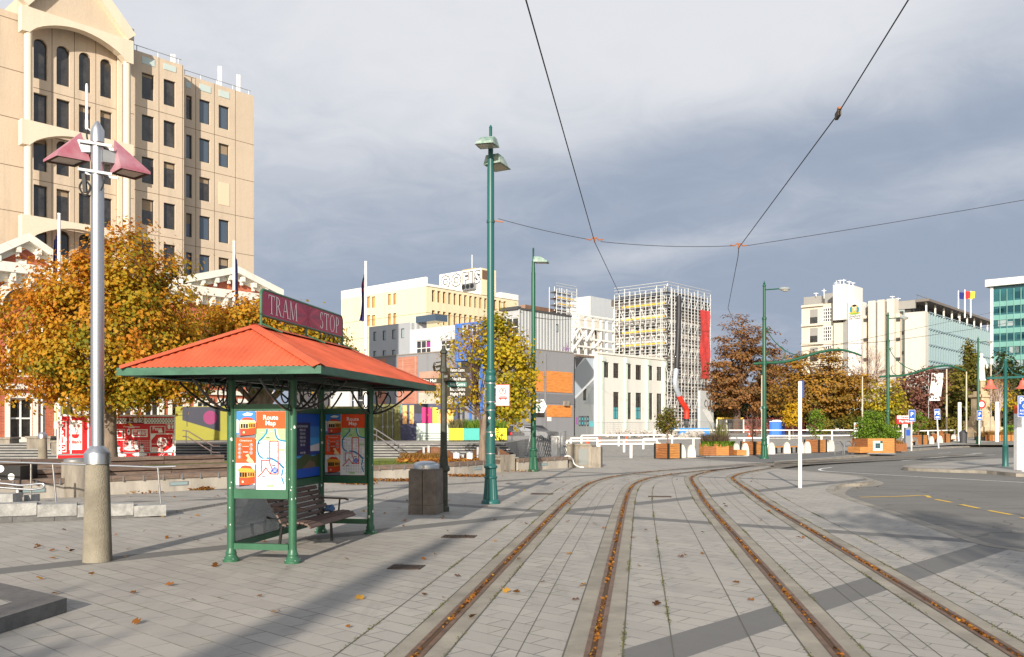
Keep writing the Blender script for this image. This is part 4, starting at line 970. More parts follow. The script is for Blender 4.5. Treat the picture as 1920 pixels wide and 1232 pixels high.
# small signs fixed to the poles: things of their own
M_signw = mat('sign_white', (.80, .79, .77), rough=.4); M_signr = mat('sign_red', lin((190, 40, 36)), rough=.4); M_signb = mat('sign_blue', lin((34, 84, 170)), rough=.4); M_signg = mat('sign_teal', lin((24, 130, 100)), rough=.4)
def flatX(o, ang=0): return Matrix.Translation(o) @ Matrix.Rotation(ang, 4, 'Z') @ Matrix(((1, 0, 0, 0), (0, 0, -1, 0), (0, 1, 0, 0), (0, 0, 0, 1)))
def disc_pts(cx, cz, r, y, n=20): return [(cx+r*math.cos(2*math.pi*i/n), y, cz+r*math.sin(2*math.pi*i/n)) for i in range(n)]
t = thing('tram_sign', 'white no parking tram stop sign with red border on the tall green pole', 'sign', GL.location+Vector((0, -.02, 0)), R(-6))
b = MB(); b.box(.12, .47, -.008, .008, 2.36, 2.88, M_signr); b.build('panel', t)
b = MB(); b.box(.14, .45, -.012, -.0085, 2.375, 2.865, M_signw); b.build('face', t)
b = MB(); b.poly(disc_pts(.295, 2.72, .085, -.0145), M_signr); b.poly(disc_pts(.295, 2.72, .062, -.0155), M_signw)
b.text('P', .12, flatX((.295, -.0165, 2.72)), mat('sign_black', (.03, .03, .03)), bold=.004); b.bar((.245, -.0175, 2.77), (.345, -.0175, 2.67), .002, .016, M_signr, (0, 1, 0))
b.box(.19, .41, -.0155, -.0135, 2.53, 2.57, M_signr); b.box(.215, .39, -.0155, -.0135, 2.585, 2.60, M_signr)
for x in (.22, .27, .32, .37): b.box(x, x+.012, -.0155, -.0135, 2.57, 2.585, M_signr)
for x in (.24, .36): b.poly(disc_pts(x, 2.522, .018, -.0155), M_signr)
b.bar((.33, -.0145, 2.60), (.40, -.0145, 2.64), .002, .008, M_signr, (0, 1, 0)); b.text('Tram Stop', .075, flatX((.295, -.0145, 2.44)), M_signr); b.build('symbols', t)
b = MB(); b.box(0.0, .13, -.01, .01, 2.80, 2.83, M_galv); b.box(0.0, .13, -.01, .01, 2.41, 2.44, M_galv); b.build('bracket', t)
t = thing('information_sign', 'white arrow shaped sign with green letter i on the second green pole', 'sign', GL2.location+Vector((0, -.02, 0)), R(-4))
z2 = lambda v: 1.9-(v-797)/1627*35.5
b = MB(); b.extr([(.11, .0, z2(774)), (.42, 0, z2(774)), (.55, 0, z2(762)), (.42, 0, z2(749)), (.11, 0, z2(749))], (0, .02, 0), M_signw); b.build('panel', t)
b = MB(); b.extr([(.17, -.004, z2(771)), (.27, -.004, z2(771)), (.265, -.004, z2(769)), (.245, -.004, z2(768)), (.275, -.004, z2(760)), (.2, -.004, z2(760)), (.195, -.004, z2(761.5)), (.215, -.004, z2(762.5))], (0, -.002, 0), M_signg); b.poly([(x, -.006, z) for x, _, z in disc_pts(.26, z2(755.5), .04, 0)], M_signg)
for i in range(3):
    for j in range(4-abs(i-1)): 
        x, z = .37+.035*j, z2(762)+(i-1)*.11; b.poly([(x-.014, -.006, z), (x, -.006, z-.03), (x+.014, -.006, z), (x, -.006, z+.03)], M_signg)
b.build('symbols', t)
# slim white bus-stop style pole standing by the outer track
t = thing('sign_pole', 'slim white pole with narrow blue sign seen edge on beside the outer track', 'sign pole', g(1500, 915), 0)
b = MB(); b.lathe([(.055, 0), (.055, 3.2), (.05, 3.22)], M_whitep, 16); b.lathe([(.09, 0), (.09, .012)], M_galv, 16); b.build('post', t)
b = MB(); b.obox((.03, -.2, 2.72), (.028, .012, 0), (.02, .42, 0), (0, 0, .53), M_signb); b.build('sign_board', t)

# ornamental tram poles with long curved arm
def scroll(mb, c, r0, r1, turns, a0, m, r=.018):
    n = 22; mb.tube([Vector(c)+Vector(((r0+(r1-r0)*i/n)*math.cos(a0+turns*2*math.pi*i/n), 0, (r0+(r1-r0)*i/n)*math.sin(a0+turns*2*math.pi*i/n))) for i in range(n+1)], r, m, 6)
def tram_pole(label, loc, rz=0):
    t = thing('tram_pole', label, 'tram pole', loc, rz, 'ornamental green tram poles')
    m = M_poleg
    b = MB(); b.lathe([(.27, 0), (.27, .06), (.22, .12)], m, 24); b.lathe([(.215, .12), (.17, .75)], m, 28, flute=.1, smooth=False); b.lathe([(.17, .75), (.19, .78), (.19, .84), (.15, .9), (.15, 1.05), (.17, 1.08), (.16, 1.12), (.13, 1.16)], m, 24); b.build('base', t)
    b = MB(); b.lathe([(.125, 1.1), (.12, 2.8), (.155, 2.82), (.155, 2.95), (.115, 3.0), (.105, 7.85), (.13, 7.87), (.13, 7.98), (.08, 8.02), (.075, 9.75)], m, 16); b.build('shaft', t)
    b = MB(); b.lathe([(.08, 9.72), (.1, 9.76), (.1, 9.8), (.05, 9.86), (.07, 9.92), (.02, 10.0), (.005, 10.1)], m, 12); b.build('finial', t)
    b = MB(); b.tube([(0, 0, 9.55), (.5, 0, 9.58), (.95, 0, 9.62)], .035, m, 8); b.build('lamp_bracket', t)
    b = MB(); b.ball((1.15, 0, 9.6), .27, mat('lantern_grey', (.4, .42, .42), rough=.4, metal=.4), 12, 1.25, .6, .42); b.ball((1.18, 0, 9.53), .2, M_lens, 10, 1.1, .6, .45); b.build('lamp_head', t)
    b = MB(); pts = catmull([(-.64, 0, 5.36), (0, 0, 5.41), (1.1, 0, 5.47), (2.0, 0, 5.68), (3.2, 0, 6.04), (4.25, 0, 6.16), (5.0, 0, 6.0), (5.5, 0, 5.82)], 6); n = len(pts)
    b.tube(pts, [.045+.035*math.sin(math.pi*min(1, .25+i/n*.75)) for i in range(n)], m, 10); b.lathe([(.15, 5.3), (.15, 5.52)], m, 16); b.build('arm', t)
    b = MB(); b.tube(catmull([(.12, 0, 7.4), (.3, 0, 7.0), (.7, 0, 6.5), (1.3, 0, 6.05), (2.1, 0, 5.75)], 5), .025, m, 6); scroll(b, (.22, 0, 7.4), .12, .04, 1.2, 3.1, m); scroll(b, (.75, 0, 5.95), .5, .42, .8, 2.6, m, .02); b.build('scrollwork', t)
    return t
TP = tram_pole('green ornamental tram pole with long curved arm at the kerb by a timber planter', g(1433, 860))
copy_thing(TP, Vector(((1665-960)/1627*62.3, 62.3, 0)), 0, 'green ornamental tram pole with curved arm rising out of the leafy hedge planter')
t2 = copy_thing(TP, Vector(((1834-960)/1627*80, 80, 0)), R(8), 'distant green tram pole with blue sign in front of the stone monument')
for ch in [c for c in bpy.data.objects if c.parent == t2 and c.name.split('.')[0] in ('arm', 'scrollwork')]: bpy.data.objects.remove(ch)
# bell-shaded lamp on the traffic island
BLp = g(1885, 876)+Vector((0, 0, .03)); t = thing('bell_lamp', 'slim green lamp post with two red bell shades on the traffic island', 'lamp post', BLp)
b = MB(); b.lathe([(.16, 0), (.13, .08), (.12, .9), (.13, .92), (.1, 1.0), (.085, 1.02), (.075, 4.7), (.09, 4.72), (.09, 4.8), (.02, 4.88)], M_pole, 16); b.build('post', t)
b = MB(); b.bar((-.85, 0, 3.98), (.95, 0, 4.05), .08, .1, M_pole); b.tube(catmull([(.05, 0, 4.7), (.15, 0, 4.4), (.4, 0, 4.2), (.75, 0, 4.1)], 5), .018, M_pole, 6); b.tube(catmull([(-.05, 0, 4.7), (-.15, 0, 4.4), (-.4, 0, 4.15), (-.7, 0, 4.05)], 5), .018, M_pole, 6); b.build('crossarm', t)
M_bell = mat('bell_red', lin((206, 104, 86)), rough=.45, nscale=3, namt=.15)
for x in (-.68, .78):
    b = MB(); b.lathe([(.31, 3.50), (.31, 3.53), (.22, 3.58), (.15, 3.68), (.125, 3.80), (.1, 3.88), (.03, 3.9), (.03, 3.98)], M_bell, 20, (x, 0, 0)); b.build('lamp_shade', t)

# ================================================================== FLAGPOLES
M_flag = mat('flag_navy', lin((62, 58, 112)), rough=.8, nscale=3, namt=.2); M_flagr = mat('flag_red', lin((180, 50, 60)), rough=.8)
def hang(mb, x, z1, z0, w, m, m2):       # cloth hanging in folds from the top of a pole
    n, k = 16, 10; vs = []
    for i in range(n+1):
        t = i/n; z = z1+(z0-z1)*t; ww = w*(.22+.55*t+.12*math.sin(t*7))
        for j in range(k+1):
            q = j/k; vs.append((x-ww*(q*.75+.18*math.sin(q*11+t*2)*q), .12*math.sin(q*12+t*2.5)*(.3+q)-.05, z-(.10+.9*(1-t)**2)*q*.5-.12*q*math.sin(q*5+1)))
    f1, f2 = [], []
    for i in range(n):
        for j in range(k):
            f = (i*(k+1)+j, i*(k+1)+j+1, (i+1)*(k+1)+j+1, (i+1)*(k+1)+j); (f2 if (i in (2, 3, 5) and j < 5) else f1).append(f)
    mb.add(vs, f1, m, True); mb.add(vs, f2, m2, True)
for (u, v0, vb, y, side, ft, fb, lab) in ((686, 490, 842, 40, -1, .18, 2.95, 'white flagpole with drooping navy flag in front of the cream building'), (439, 452, 838, 41, 1, .3, 3.9, 'white flagpole with drooping navy flag in front of the brick pediment'), (111, 400, 870, 37, -1, .5, 6.2, 'white flagpole with folded purple flag rising behind the big autumn tree')):
    base = at(u, vb, y); zt = 1.9-(v0-797)/1627*y
    t = thing('flagpole', lab, 'flagpole', (base.x, y, 0), 0, 'white flagpoles on the square')
    b = MB(); b.lathe([(.09, 0), (.085, zt*.5), (.06, zt-.06), (.07, zt-.05), (.07, zt)], M_whitep, 14); b.build('pole', t)
    b = MB(); hang(b, -.07 if side < 0 else .07, zt-ft-.3, zt-fb+.2, .38 if side < 0 else -.34, M_flag, M_flagr if side < 0 and u > 600 else M_flag); f = b.build('flag', t)

# ================================================================== LEFT SIDE: kerb plinth, ramp wall, handrails
M_basalt = mat('basalt', (.12, .118, .115), rough=.6, nscale=8, namt=.25, bump=.2); M_granite = mat('granite_rough', (.34, .335, .32), rough=.95, nscale=5, namt=.35, bump=1.0, bscale=9)
t = thing('stone_plinth', 'low stone plinth with dark basalt edging at the near corner of the square', 'plinth', (-5.5, 8, 0))
poly_o = [(-4.52, 8.81), (-8.6, 11.75), (-11, 9), (-8, 3), (-5.35, 3.4)]
b = MB(); b.prism(poly_o, .001, .146, M_basalt); b.build('edging', t, True)
cx = sum(p[0] for p in poly_o)/5; cyy = sum(p[1] for p in poly_o)/5
ins = [(cx+(x-cx)*.86, cyy+(y-cyy)*.86) for x, y in poly_o]
b = MB(); b.poly([(x, y, .15) for x, y in (ins if sum(ins[i-1][0]*ins[i][1]-ins[i][0]*ins[i-1][1] for i in range(5)) > 0 else ins[::-1])], M_pave); b.build('top_paving', t, True)
b = MB(); b.poly([(x, y, .154) for x, y in [(-6.9, 8.6), (-5.85, 8.15), (-6.6, 7.4), (-8, 7.9)]][::-1], M_basalt); b.build('inlay', t, True)

t = thing('ramp_wall', 'low wall of rough grey granite blocks over dark stone beside the ramp', 'wall', (-8.3, 17, 0))
A, B = g(0, 990)+Vector((-4.6, -1.1, 0)), g(312, 969); d = (B-A); Ln = d.length; d.normalize(); n = Vector((-d.y, d.x, 0)); b = MB(); c = MB(); random.seed(3)
s = 0
while s < Ln-.05:
    l = min(random.uniform(.7, 1.1), Ln-s); q = s/Ln; zt = .46-.25*max(0, (q-.35)/.65); zm = zt-.24 if zt-.24 > .02 else .02
    b.obox(A+d*(s+.006)+Vector((0, 0, zm+.004)), d*(l-.012), n*.42, (0, 0, zt-zm), M_granite)
    if zm > .03: c.obox(A+d*(s+.3+.004)+n*.03+Vector((0, 0, .001)), d*(min(l, Ln-s-.3)-.008 if Ln-s-.3 > .02 else .01), n*.36, (0, 0, zm-.001), M_basalt)
    s += l
b.build('granite_blocks', t, True); c.build('stone_base', t, True)
mb = MB(); W_ = [g(-350, 1005), g(312, 969)]; mb.prism([(A.x+n.x*.42, A.y+n.y*.42), (B.x+n.x*.42, B.y+n.y*.42), (B.x+.4, B.y+3.2), (A.x-1, A.y+6)], .001, .06, M_pave); structure(mb, 'ramp_paving')

t = thing('handrail', 'stainless steel handrail along the granite ramp wall', 'handrail', (-9.5, 20.4, 0))
b = MB(); b.tube([at(-160, 858, 20.8), at(0, 866, 20.7), at(180, 872, 20.5), at(290, 876, 20.35), at(330, 874.5, 20.3)], .024, M_steel, 10); b.build('rail', t, True)
for (u0, v0, u1, v1, y) in ((99, 871, 106, 947, 20.5), (296, 877, 302, 949, 20.35), (58, 870, 58, 940, 21.2), (-90, 862, -86, 950, 20.8)):
    b = MB(); b.tube([at(u0, v0, y), at(u1, v1, y)], .022, M_steel, 10); b.build('rail_post', t, True)
t = thing('handrail', 'short looped steel handrail end in front of the black speckled box', 'handrail', (-10.5, 18.6, 0))
b = MB(); b.tube(catmull([at(-100, 899, 18.6), at(0, 906, 18.6), at(40, 910, 18.6), at(76, 907, 18.6), at(83, 911, 18.6), at(76, 916, 18.6), at(40, 917, 18.6), at(-100, 906, 18.6)], 5), .024, M_steel, 10); b.build('rail', t, True)
b = MB(); b.tube([at(-40, 904, 18.6), at(-40, 963, 18.6)], .022, M_steel, 8); b.build('rail_post', t, True)
M_blackbox = mat('black_box', (.012, .012, .014), rough=.4)
t = thing('speckled_box', 'black box with round white spots on the granite ramp edge', 'box', at(5, 930, 22))
p0 = at(-60, 930, 22); b = MB(); q = at(38, 930, 22); b.box(p0.x, q.x, 22, 22.8, .1, .86, M_blackbox); b.build('body', t, True)
b = MB()
for (u, v, r) in ((21, 894, .085), (1, 879, .09), (27, 922, .1), (-2, 903, .06), (-25, 900, .08), (-35, 920, .06)):
    c = at(u, v, 21.995); b.poly([(c.x+r*math.cos(a), 21.995, c.z+r*math.sin(a)) for a in [i*math.pi/8 for i in range(16)]], M_letter)
b.build('spots', t, True)
M_cconc = mat('weathered_concrete', lin((140, 132, 120)), rough=.9, nscale=1.5, namt=.4, bump=.3, stretch=(2, 2, .5))
t = thing('concrete_drum', 'round weathered concrete drum behind the silver lamp post', 'concrete drum', (-11.6, 23.1, 0)); b = MB(); b.lathe([(.36, 0), (.36, .92), (.3, .93)], M_cconc, 28); b.lathe([(.30, .93), (.3, .98), (.2, 1.02), (.01, 1.03)], M_galv, 24); b.build('drum', t)
for k, (u0, u1, v0, v1, y, lab) in enumerate(((45, 58, 928, 948, 21, 'small rough granite block beside the black speckled box'), (-40, 24, 926, 950, 20.4, 'larger rough granite block under the looped handrail'))):
    t = thing('granite_block', lab, 'stone block', at((u0+u1)/2, v1, y), 0, 'granite blocks'); p, q = at(u0, v1, y), at(u1, v0, y); b = MB(); b.box(p.x, q.x, y, y+.4, .02, q.z, M_granite); b.build('block', t, True)

# ================================================================== SEAT WALLS, TERRACES, STEPS
M_tim = mat('grey_timber', lin((124, 106, 94)), rough=.85, nscale=3, namt=.35, stretch=(1, 1, 6), bump=.3)
M_timd = mat('grey_timber_dark', lin((108, 90, 80)), rough=.85, nscale=3, namt=.4, stretch=(1, 1, 6), bump=.3)
M_lconc = mat('seat_concrete', lin((178, 170, 158)), rough=.9, nscale=1.2, namt=.28, stretch=(1.5, 1.5, .5), bump=.2)
def seat_wall(label, P, h=.5, dep=.5, light=None, tiers=0):
    t = thing('seat_wall', label, 'seat wall', (P[0][0], P[0][1], 0), 0, 'timber topped concrete seat walls')
    base = MB(); seat = MB(); br = MB(); lt_ = MB(); tr = MB()
    for i in range(len(P)-1):
        a, c = Vector((*P[i], 0)), Vector((*P[i+1], 0)); d = (c-a); L = d.length; d.normalize(); n = Vector((-d.y, d.x, 0))
        base.obox(a+n*.04+Vector((0, 0, .001)), d*L, n*dep, (0, 0, h-.13), M_lconc)
        k = max(1, round(L/1.8))
        for j in range(k):
            seat.obox(a+d*(L*j/k+.006)+Vector((0, 0, h-.125)), d*(L/k-.012), n*.14, (0, 0, .13), M_tim)
            for q in range(2): seat.obox(a+d*(L*j/k+.006)+n*(.15+q*.19)+Vector((0, 0, h-.10)), d*(L/k-.012), n*.18, (0, 0, .105), M_tim)
        for j in range(int(L/.55)):
            br.obox(a+d*(.3+j*.55)-n*.012+Vector((0, 0, h-.15)), d*.035, n*.05, (0, 0, .14), M_galv)
        if light:
            for j in range(light):
                x = L*(j+.5)/light; lt_.obox(a+d*(x-.28)+n*.03+Vector((0, 0, .16)), d*.56, n*.02, (0, 0, .12), M_galv); lt_.obox(a+d*(x-.25)+n*.024+Vector((0, 0, .18)), d*.5, n*.01, (0, 0, .08), mat('step_glass', lin((140, 160, 160)), rough=.2))
        for q in range(tiers):
            tr.obox(a+n*(.62+q*.5)+d*.01+Vector((0, 0, h-.03+q*.26)), d*(L-.02), n*.38, (0, 0, .22), M_groove)
            for e in range(2): k_ = max(1, round(L/2.2)); [tr.obox(a+n*(.56+q*.5)+d*(L*j/k_+.012)+Vector((0, 0, h-.02+q*.26+e*.135)), d*(L/k_-.024), n*(.30+.18*e), (0, 0, .10), (M_tim, M_timd)[(j+q+e) % 2]) for j in range(k_)]
    base.build('base', t, True); seat.build('seat', t, True); br.build('bracket', t, True)
    if light: lt_.build('step_light', t, True)
    if tiers: tr.build('timber_tier', t, True)
    return t
seat_wall('stepped grey timber seating on a concrete wall behind the silver lamp post', [(-16.5, 17.9), (-13.6, 20.9), (-10.9, 23.6), (-8.2, 26.25)], light=1, tiers=2)
seat_wall('concrete seat wall with timber top running behind the tram shelter and bin', [(-8.2, 26.25), (-4.75, 29.4), (-2.12, 32.2), (-.45, 35.0)], light=1)
t = thing('wall_pier', 'square concrete pier between the two stretches of seat wall', 'pier', (-.05, 35.6, 0)); b = MB(); d = Vector((.75, .66, 0)); n = Vector((-.66, .75, 0)); b.obox(Vector((-.46, 34.95, .001)), d*.78, n*.6, (0, 0, .62), M_cconc); b.obox(Vector((-.50, 34.91, .621)), d*.86, n*.68, (0, 0, .06), M_cconc); b.build('pier', t, True)
seat_wall('short concrete seat wall with timber top ending at the utility block', [(.28, 35.65), (2.5, 38.45)], light=1)
t = thing('utility_block', 'weathered concrete utility block with grey door at the end of the seat wall', 'utility block', g(1088, 876)); b = MB()
p0, p1 = at(1060, 876, 39), at(1117, 876, 39); b.prism([(2.45, 38.9), (3.55, 38.7), (3.85, 39.5), (2.7, 39.9)], .001, .98, M_cconc); b.prism([(2.4, 38.85), (3.5, 38.65), (3.5, 39.6), (2.6, 39.95)], .981, 1.06, M_cconc); b.prism([(3.56, 38.72), (3.95, 38.65), (4.1, 39.3), (3.86, 39.45)], .001, .92, M_cconc); b.build('body', t, True)
b = MB(); b.obox((2.98, 38.795, .12), (.42, -.076, 0), (-.004, -.02, 0), (0, 0, .72), mat('grey_door', lin((120, 124, 122)), rough=.5)); b.build('door', t, True)
b = MB(); b.tube(catmull([at(1059, 856, 38.4), at(1066, 855, 38.3), at(1073, 860, 38.2), at(1077, 870, 38.1), at(1086, 875.5, 38.3), at(1094, 876.3, 38.4)], 6), .03, M_whitep, 8); o = b.build('cable'); tag(o, 'thick white cable running down from the seat wall to the utility block', 'cable')

# lawn, steps and the raised terrace behind
M_lawn = mat('lawn_soil', lin((110, 120, 50)), rough=.95, nscale=2, namt=.35)
mb = MB(); mb.prism([(-7.9, 27.1), (-4.9, 29.95), (-2.4, 32.6), (-.9, 35.2), (.2, 36.4), (2.2, 38.8), (1, 39.2), (-9, 38.3), (-14, 33), (-11.5, 26.5)], .002, .44, M_lawn); structure(mb, 'lawn')
mb = MB(); mb.prism([(-60, 18), (-16.8, 18.5), (-10.9, 24.9), (-8.6, 27.2), (-11.6, 26.9), (-14.2, 33.2), (-10, 38.2), (-60, 38.2)], .001, .36, M_pave); structure(mb, 'terrace_paving')
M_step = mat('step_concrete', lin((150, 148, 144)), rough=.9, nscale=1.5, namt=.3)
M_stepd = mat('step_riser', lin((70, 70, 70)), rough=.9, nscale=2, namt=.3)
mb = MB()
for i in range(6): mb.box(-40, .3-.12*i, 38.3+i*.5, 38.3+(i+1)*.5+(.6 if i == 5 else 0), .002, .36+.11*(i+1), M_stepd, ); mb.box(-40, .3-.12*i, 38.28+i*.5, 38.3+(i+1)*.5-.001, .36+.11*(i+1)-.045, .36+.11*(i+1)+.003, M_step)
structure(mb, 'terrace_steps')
mb = MB(); mb.prism([(-70, 41.9), (-.4, 41.9), (1.5, 60), (1.5, 72), (-70, 72)], .001, 1.02, M_pave); structure(mb, 'terrace_paving')
def stair_rail(label, pts, off):
    t = thing('stair_rail', label, 'handrail', pts[0], 0, 'steel stair handrails'); 
    for q in (0, .28):
        b = MB(); b.tube([Vector(p)+Vector((0, 0, -q)) for p in pts], .028, M_steel, 8); b.build('rail', t, True)
    for p in off: b = MB(); b.tube([Vector((p[0], p[1], p[2])), Vector((p[0], p[1], p[3]))], .024, M_steel, 8); b.build('rail_post', t, True)
stair_rail('steel stair handrail on the steps in front of the green container', [at(690, 800, 42), at(706, 806, 41.6), at(752, 836, 38.3), at(760, 836, 38.0)], [(at(706, 806, 41.6).x, 41.6, 1.0, 1.65), (at(750, 836, 38.4).x, 38.4, .36, .95)])
stair_rail('steel stair handrail on the steps in front of the olive mural wall', [at(343, 807, 41.8), at(352, 808, 41.5), at(400, 837, 38.4), at(412, 837, 38)], [(at(349, 808, 41.6).x, 41.6, 1.0, 1.6), (at(396, 837, 38.5).x, 38.5, .36, .93)])
# curved timber bench backs on the lawn
for (u0, u1, v, lab) in ((768, 858, 840, 'curved brown timber screen on the lawn behind the fingerpost'), (868, 962, 840, 'curved brown timber screen on the lawn behind the tall green pole')):
    t = thing('timber_screen', lab, 'screen', at((u0+u1)/2, 856, 36), 0, 'curved timber screens'); b = MB(); N = 10; pts = []
    for i in range(N+1):
        q = i/N; pts.append((at(u0+(u1-u0)*q, v, 36+1.1*math.sin(math.pi*q)), .62+.36*math.sin(math.pi*q)))
    for i in range(N):
        (p, h0), (p2, h1) = pts[i], pts[i+1]; b.extr([(p.x, p.y, .44), (p2.x, p2.y, .44), (p2.x, p2.y, h1), (p.x, p.y, h0)], (0, .06, 0), mat('brown_timber', lin((120, 84, 62)), rough=.8, nscale=4, namt=.35, stretch=(.3, 1, 5)))
    b.build('boards', t, True); b = MB()
    for i in (0, 3, 4, 7, 10): p, h0 = pts[i]; b.box(p.x-.05, p.x+.05, p.y-.1, p.y-.02, .44, h0+.06, M_galv)
    b.build('uprights', t, True)
for u, lab in ((856, 'small white bollard drum on the leafy lawn, nearer the fingerpost'), (881, 'small white bollard drum on the leafy lawn, nearer the green pole')):
    p = at(u, 866, 34.5); t = thing('white_drum', lab, 'drum', (p.x, 34.5, .44), 0, 'white drums on the lawn'); b = MB(); b.lathe([(.13, 0), (.13, .38), (.11, .4)], M_whitep, 18); b.lathe([(.135, .36), (.135, .40), (.07, .42)], M_galv, 18); b.build('body', t)
# leaf drift and rust-coloured grass on the lawn
rng = np.random.default_rng(5); P = []
for _ in range(2600):
    u = rng.uniform(745, 960); y = 33+rng.gamma(2, .7); x = (u-960)/1627*y
    if y < 37.5 and (x+2.4)*.82-(y-32.6)*.57 < .0: P.append((x, y, .45+rng.uniform(0, .1)*(1+max(0, y-35)*.6)))
P = np.array(P); N = np.c_[rng.normal(0, .6, len(P)), rng.normal(-.4, .5, len(P)), np.ones(len(P))]
o = leaf_object('fallen_leaves', P, N, .13, M_litter, shape=6, rng=rng); o['kind'] = 'stuff'
def grass(name, n, area, h, cols, z, kind='stuff', parent=None, lean=.35, wd=.012, seed=1, world=True):
    rng = np.random.default_rng(seed); me = bpy.data.meshes.new(name); vs = []; fs = []; tt = []
    for i in range(n):
        x, y = area(rng); hh = h*rng.uniform(.5, 1.15); a = rng.uniform(0, 6.28); l = lean*hh*rng.uniform(.2, 1.2); w = wd*rng.uniform(.7, 1.5); b = rng.uniform(0, 6.28)
        dx, dy = math.cos(a)*l, math.sin(a)*l; ex, ey = math.cos(b)*w, math.sin(b)*w; k = len(vs)
        vs += [(x-ex, y-ey, z), (x+ex, y+ey, z), (x+dx*.4+ex*.8, y+dy*.4+ey*.8, z+hh*.6), (x+dx*.4-ex*.8, y+dy*.4-ey*.8, z+hh*.6), (x+dx, y+dy, z+hh*(1-.3*min(1, lean)))]
        fs += [(k, k+1, k+2, k+3), (k+3, k+2, k+4)]; t = rng.uniform(0, 1); tt += [t, t]
    me.from_pydata(vs, [], fs); at_ = me.attributes.new('tint', 'FLOAT', 'FACE'); at_.data.foreach_set('value', tt); me.materials.append(cols)
    o = bpy.data.objects.new(name, me); COL.objects.link(o)
    if kind: o['kind'] = kind
    if parent is not None: o.parent = parent
    return o
M_grass = leaf_pal('grass_blade', [(.05, .09, .015), (.09, .14, .02), (.16, .2, .04), (.2, .19, .06)]); M_dry = leaf_pal('dry_blade', [(.2, .09, .02), (.34, .15, .03), (.42, .22, .06), (.2, .17, .06)])
M_tuss = leaf_pal('tussock', [(.12, .13, .04), (.2, .2, .07), (.3, .26, .12), (.1, .08, .04)]); M_hedge = leaf_pal('hedge_leaf', [(.06, .12, .01), (.12, .22, .02), (.2, .32, .03), (.26, .36, .05)])
def lawn_area(r):
    while True:
        x, y = r.uniform(-9, 1.5), r.uniform(27.2, 35.5)
        if (x+2.4)*.74-(y-32.6)*.67 < -.1 and y < 34.5+max(0, x+3) and (x+7.9)*.69-(y-27.1)*.72 < -.1 and x > -11: return x, y
grass('lawn_grass', 9000, lawn_area, .07, M_grass, .44, wd=.009, lean=.6, seed=2)
grass('dry_grass', 1500, lambda r: (lambda u, y: ((u-960)/1627*y, y))(r.uniform(755, 835), r.uniform(35, 36.2)), .4, M_dry, .44, wd=.012, lean=.7, seed=3)
# ================================================================== TREES
M_bark = mat('bark_grey', lin((128, 112, 98)), rough=.95, nscale=3, namt=.4, bump=.8, bscale=12, stretch=(3, 3, .6))
M_bark2 = mat('bark_brown', lin((96, 78, 66)), rough=.95, nscale=3, namt=.4, bump=.6, bscale=10, stretch=(3, 3, .6))
M_twig = mat('twig', lin((128, 92, 76)), rough=.9)
M_maple = leaf_pal('maple_leaf', [(.07, .10, .012), (.2, .2, .018), (.42, .29, .02), (.58, .29, .02), (.58, .22, .02), (.42, .14, .02)])
M_gold = leaf_pal('gold_leaf', [(.09, .12, .015), (.24, .24, .02), (.48, .38, .02), (.58, .42, .025), (.55, .30, .02)])
M_beech = leaf_pal('beech_leaf', [(.09, .075, .015), (.18, .10, .035), (.29, .14, .05), (.38, .18, .06), (.40, .22, .055)])
M_beech2 = leaf_pal('beech_gold_leaf', [(.09, .085, .012), (.2, .13, .02), (.34, .18, .03), (.44, .23, .035), (.46, .28, .04)])
M_green = M_green
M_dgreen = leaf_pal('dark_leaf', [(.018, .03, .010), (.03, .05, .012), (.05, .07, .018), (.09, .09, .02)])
M_ggold = leaf_pal('green_gold_leaf', [(.05, .06, .012), (.12, .12, .02), (.2, .17, .025), (.28, .2, .03)])
M_purple = leaf_pal('purple_leaf', [(.12, .05, .04), (.2, .08, .06), (.26, .12, .09), (.28, .17, .06)])
M_yellow_l = leaf_pal('yellow_leaf', [(.4, .24, .02), (.6, .38, .02), (.7, .44, .03)])

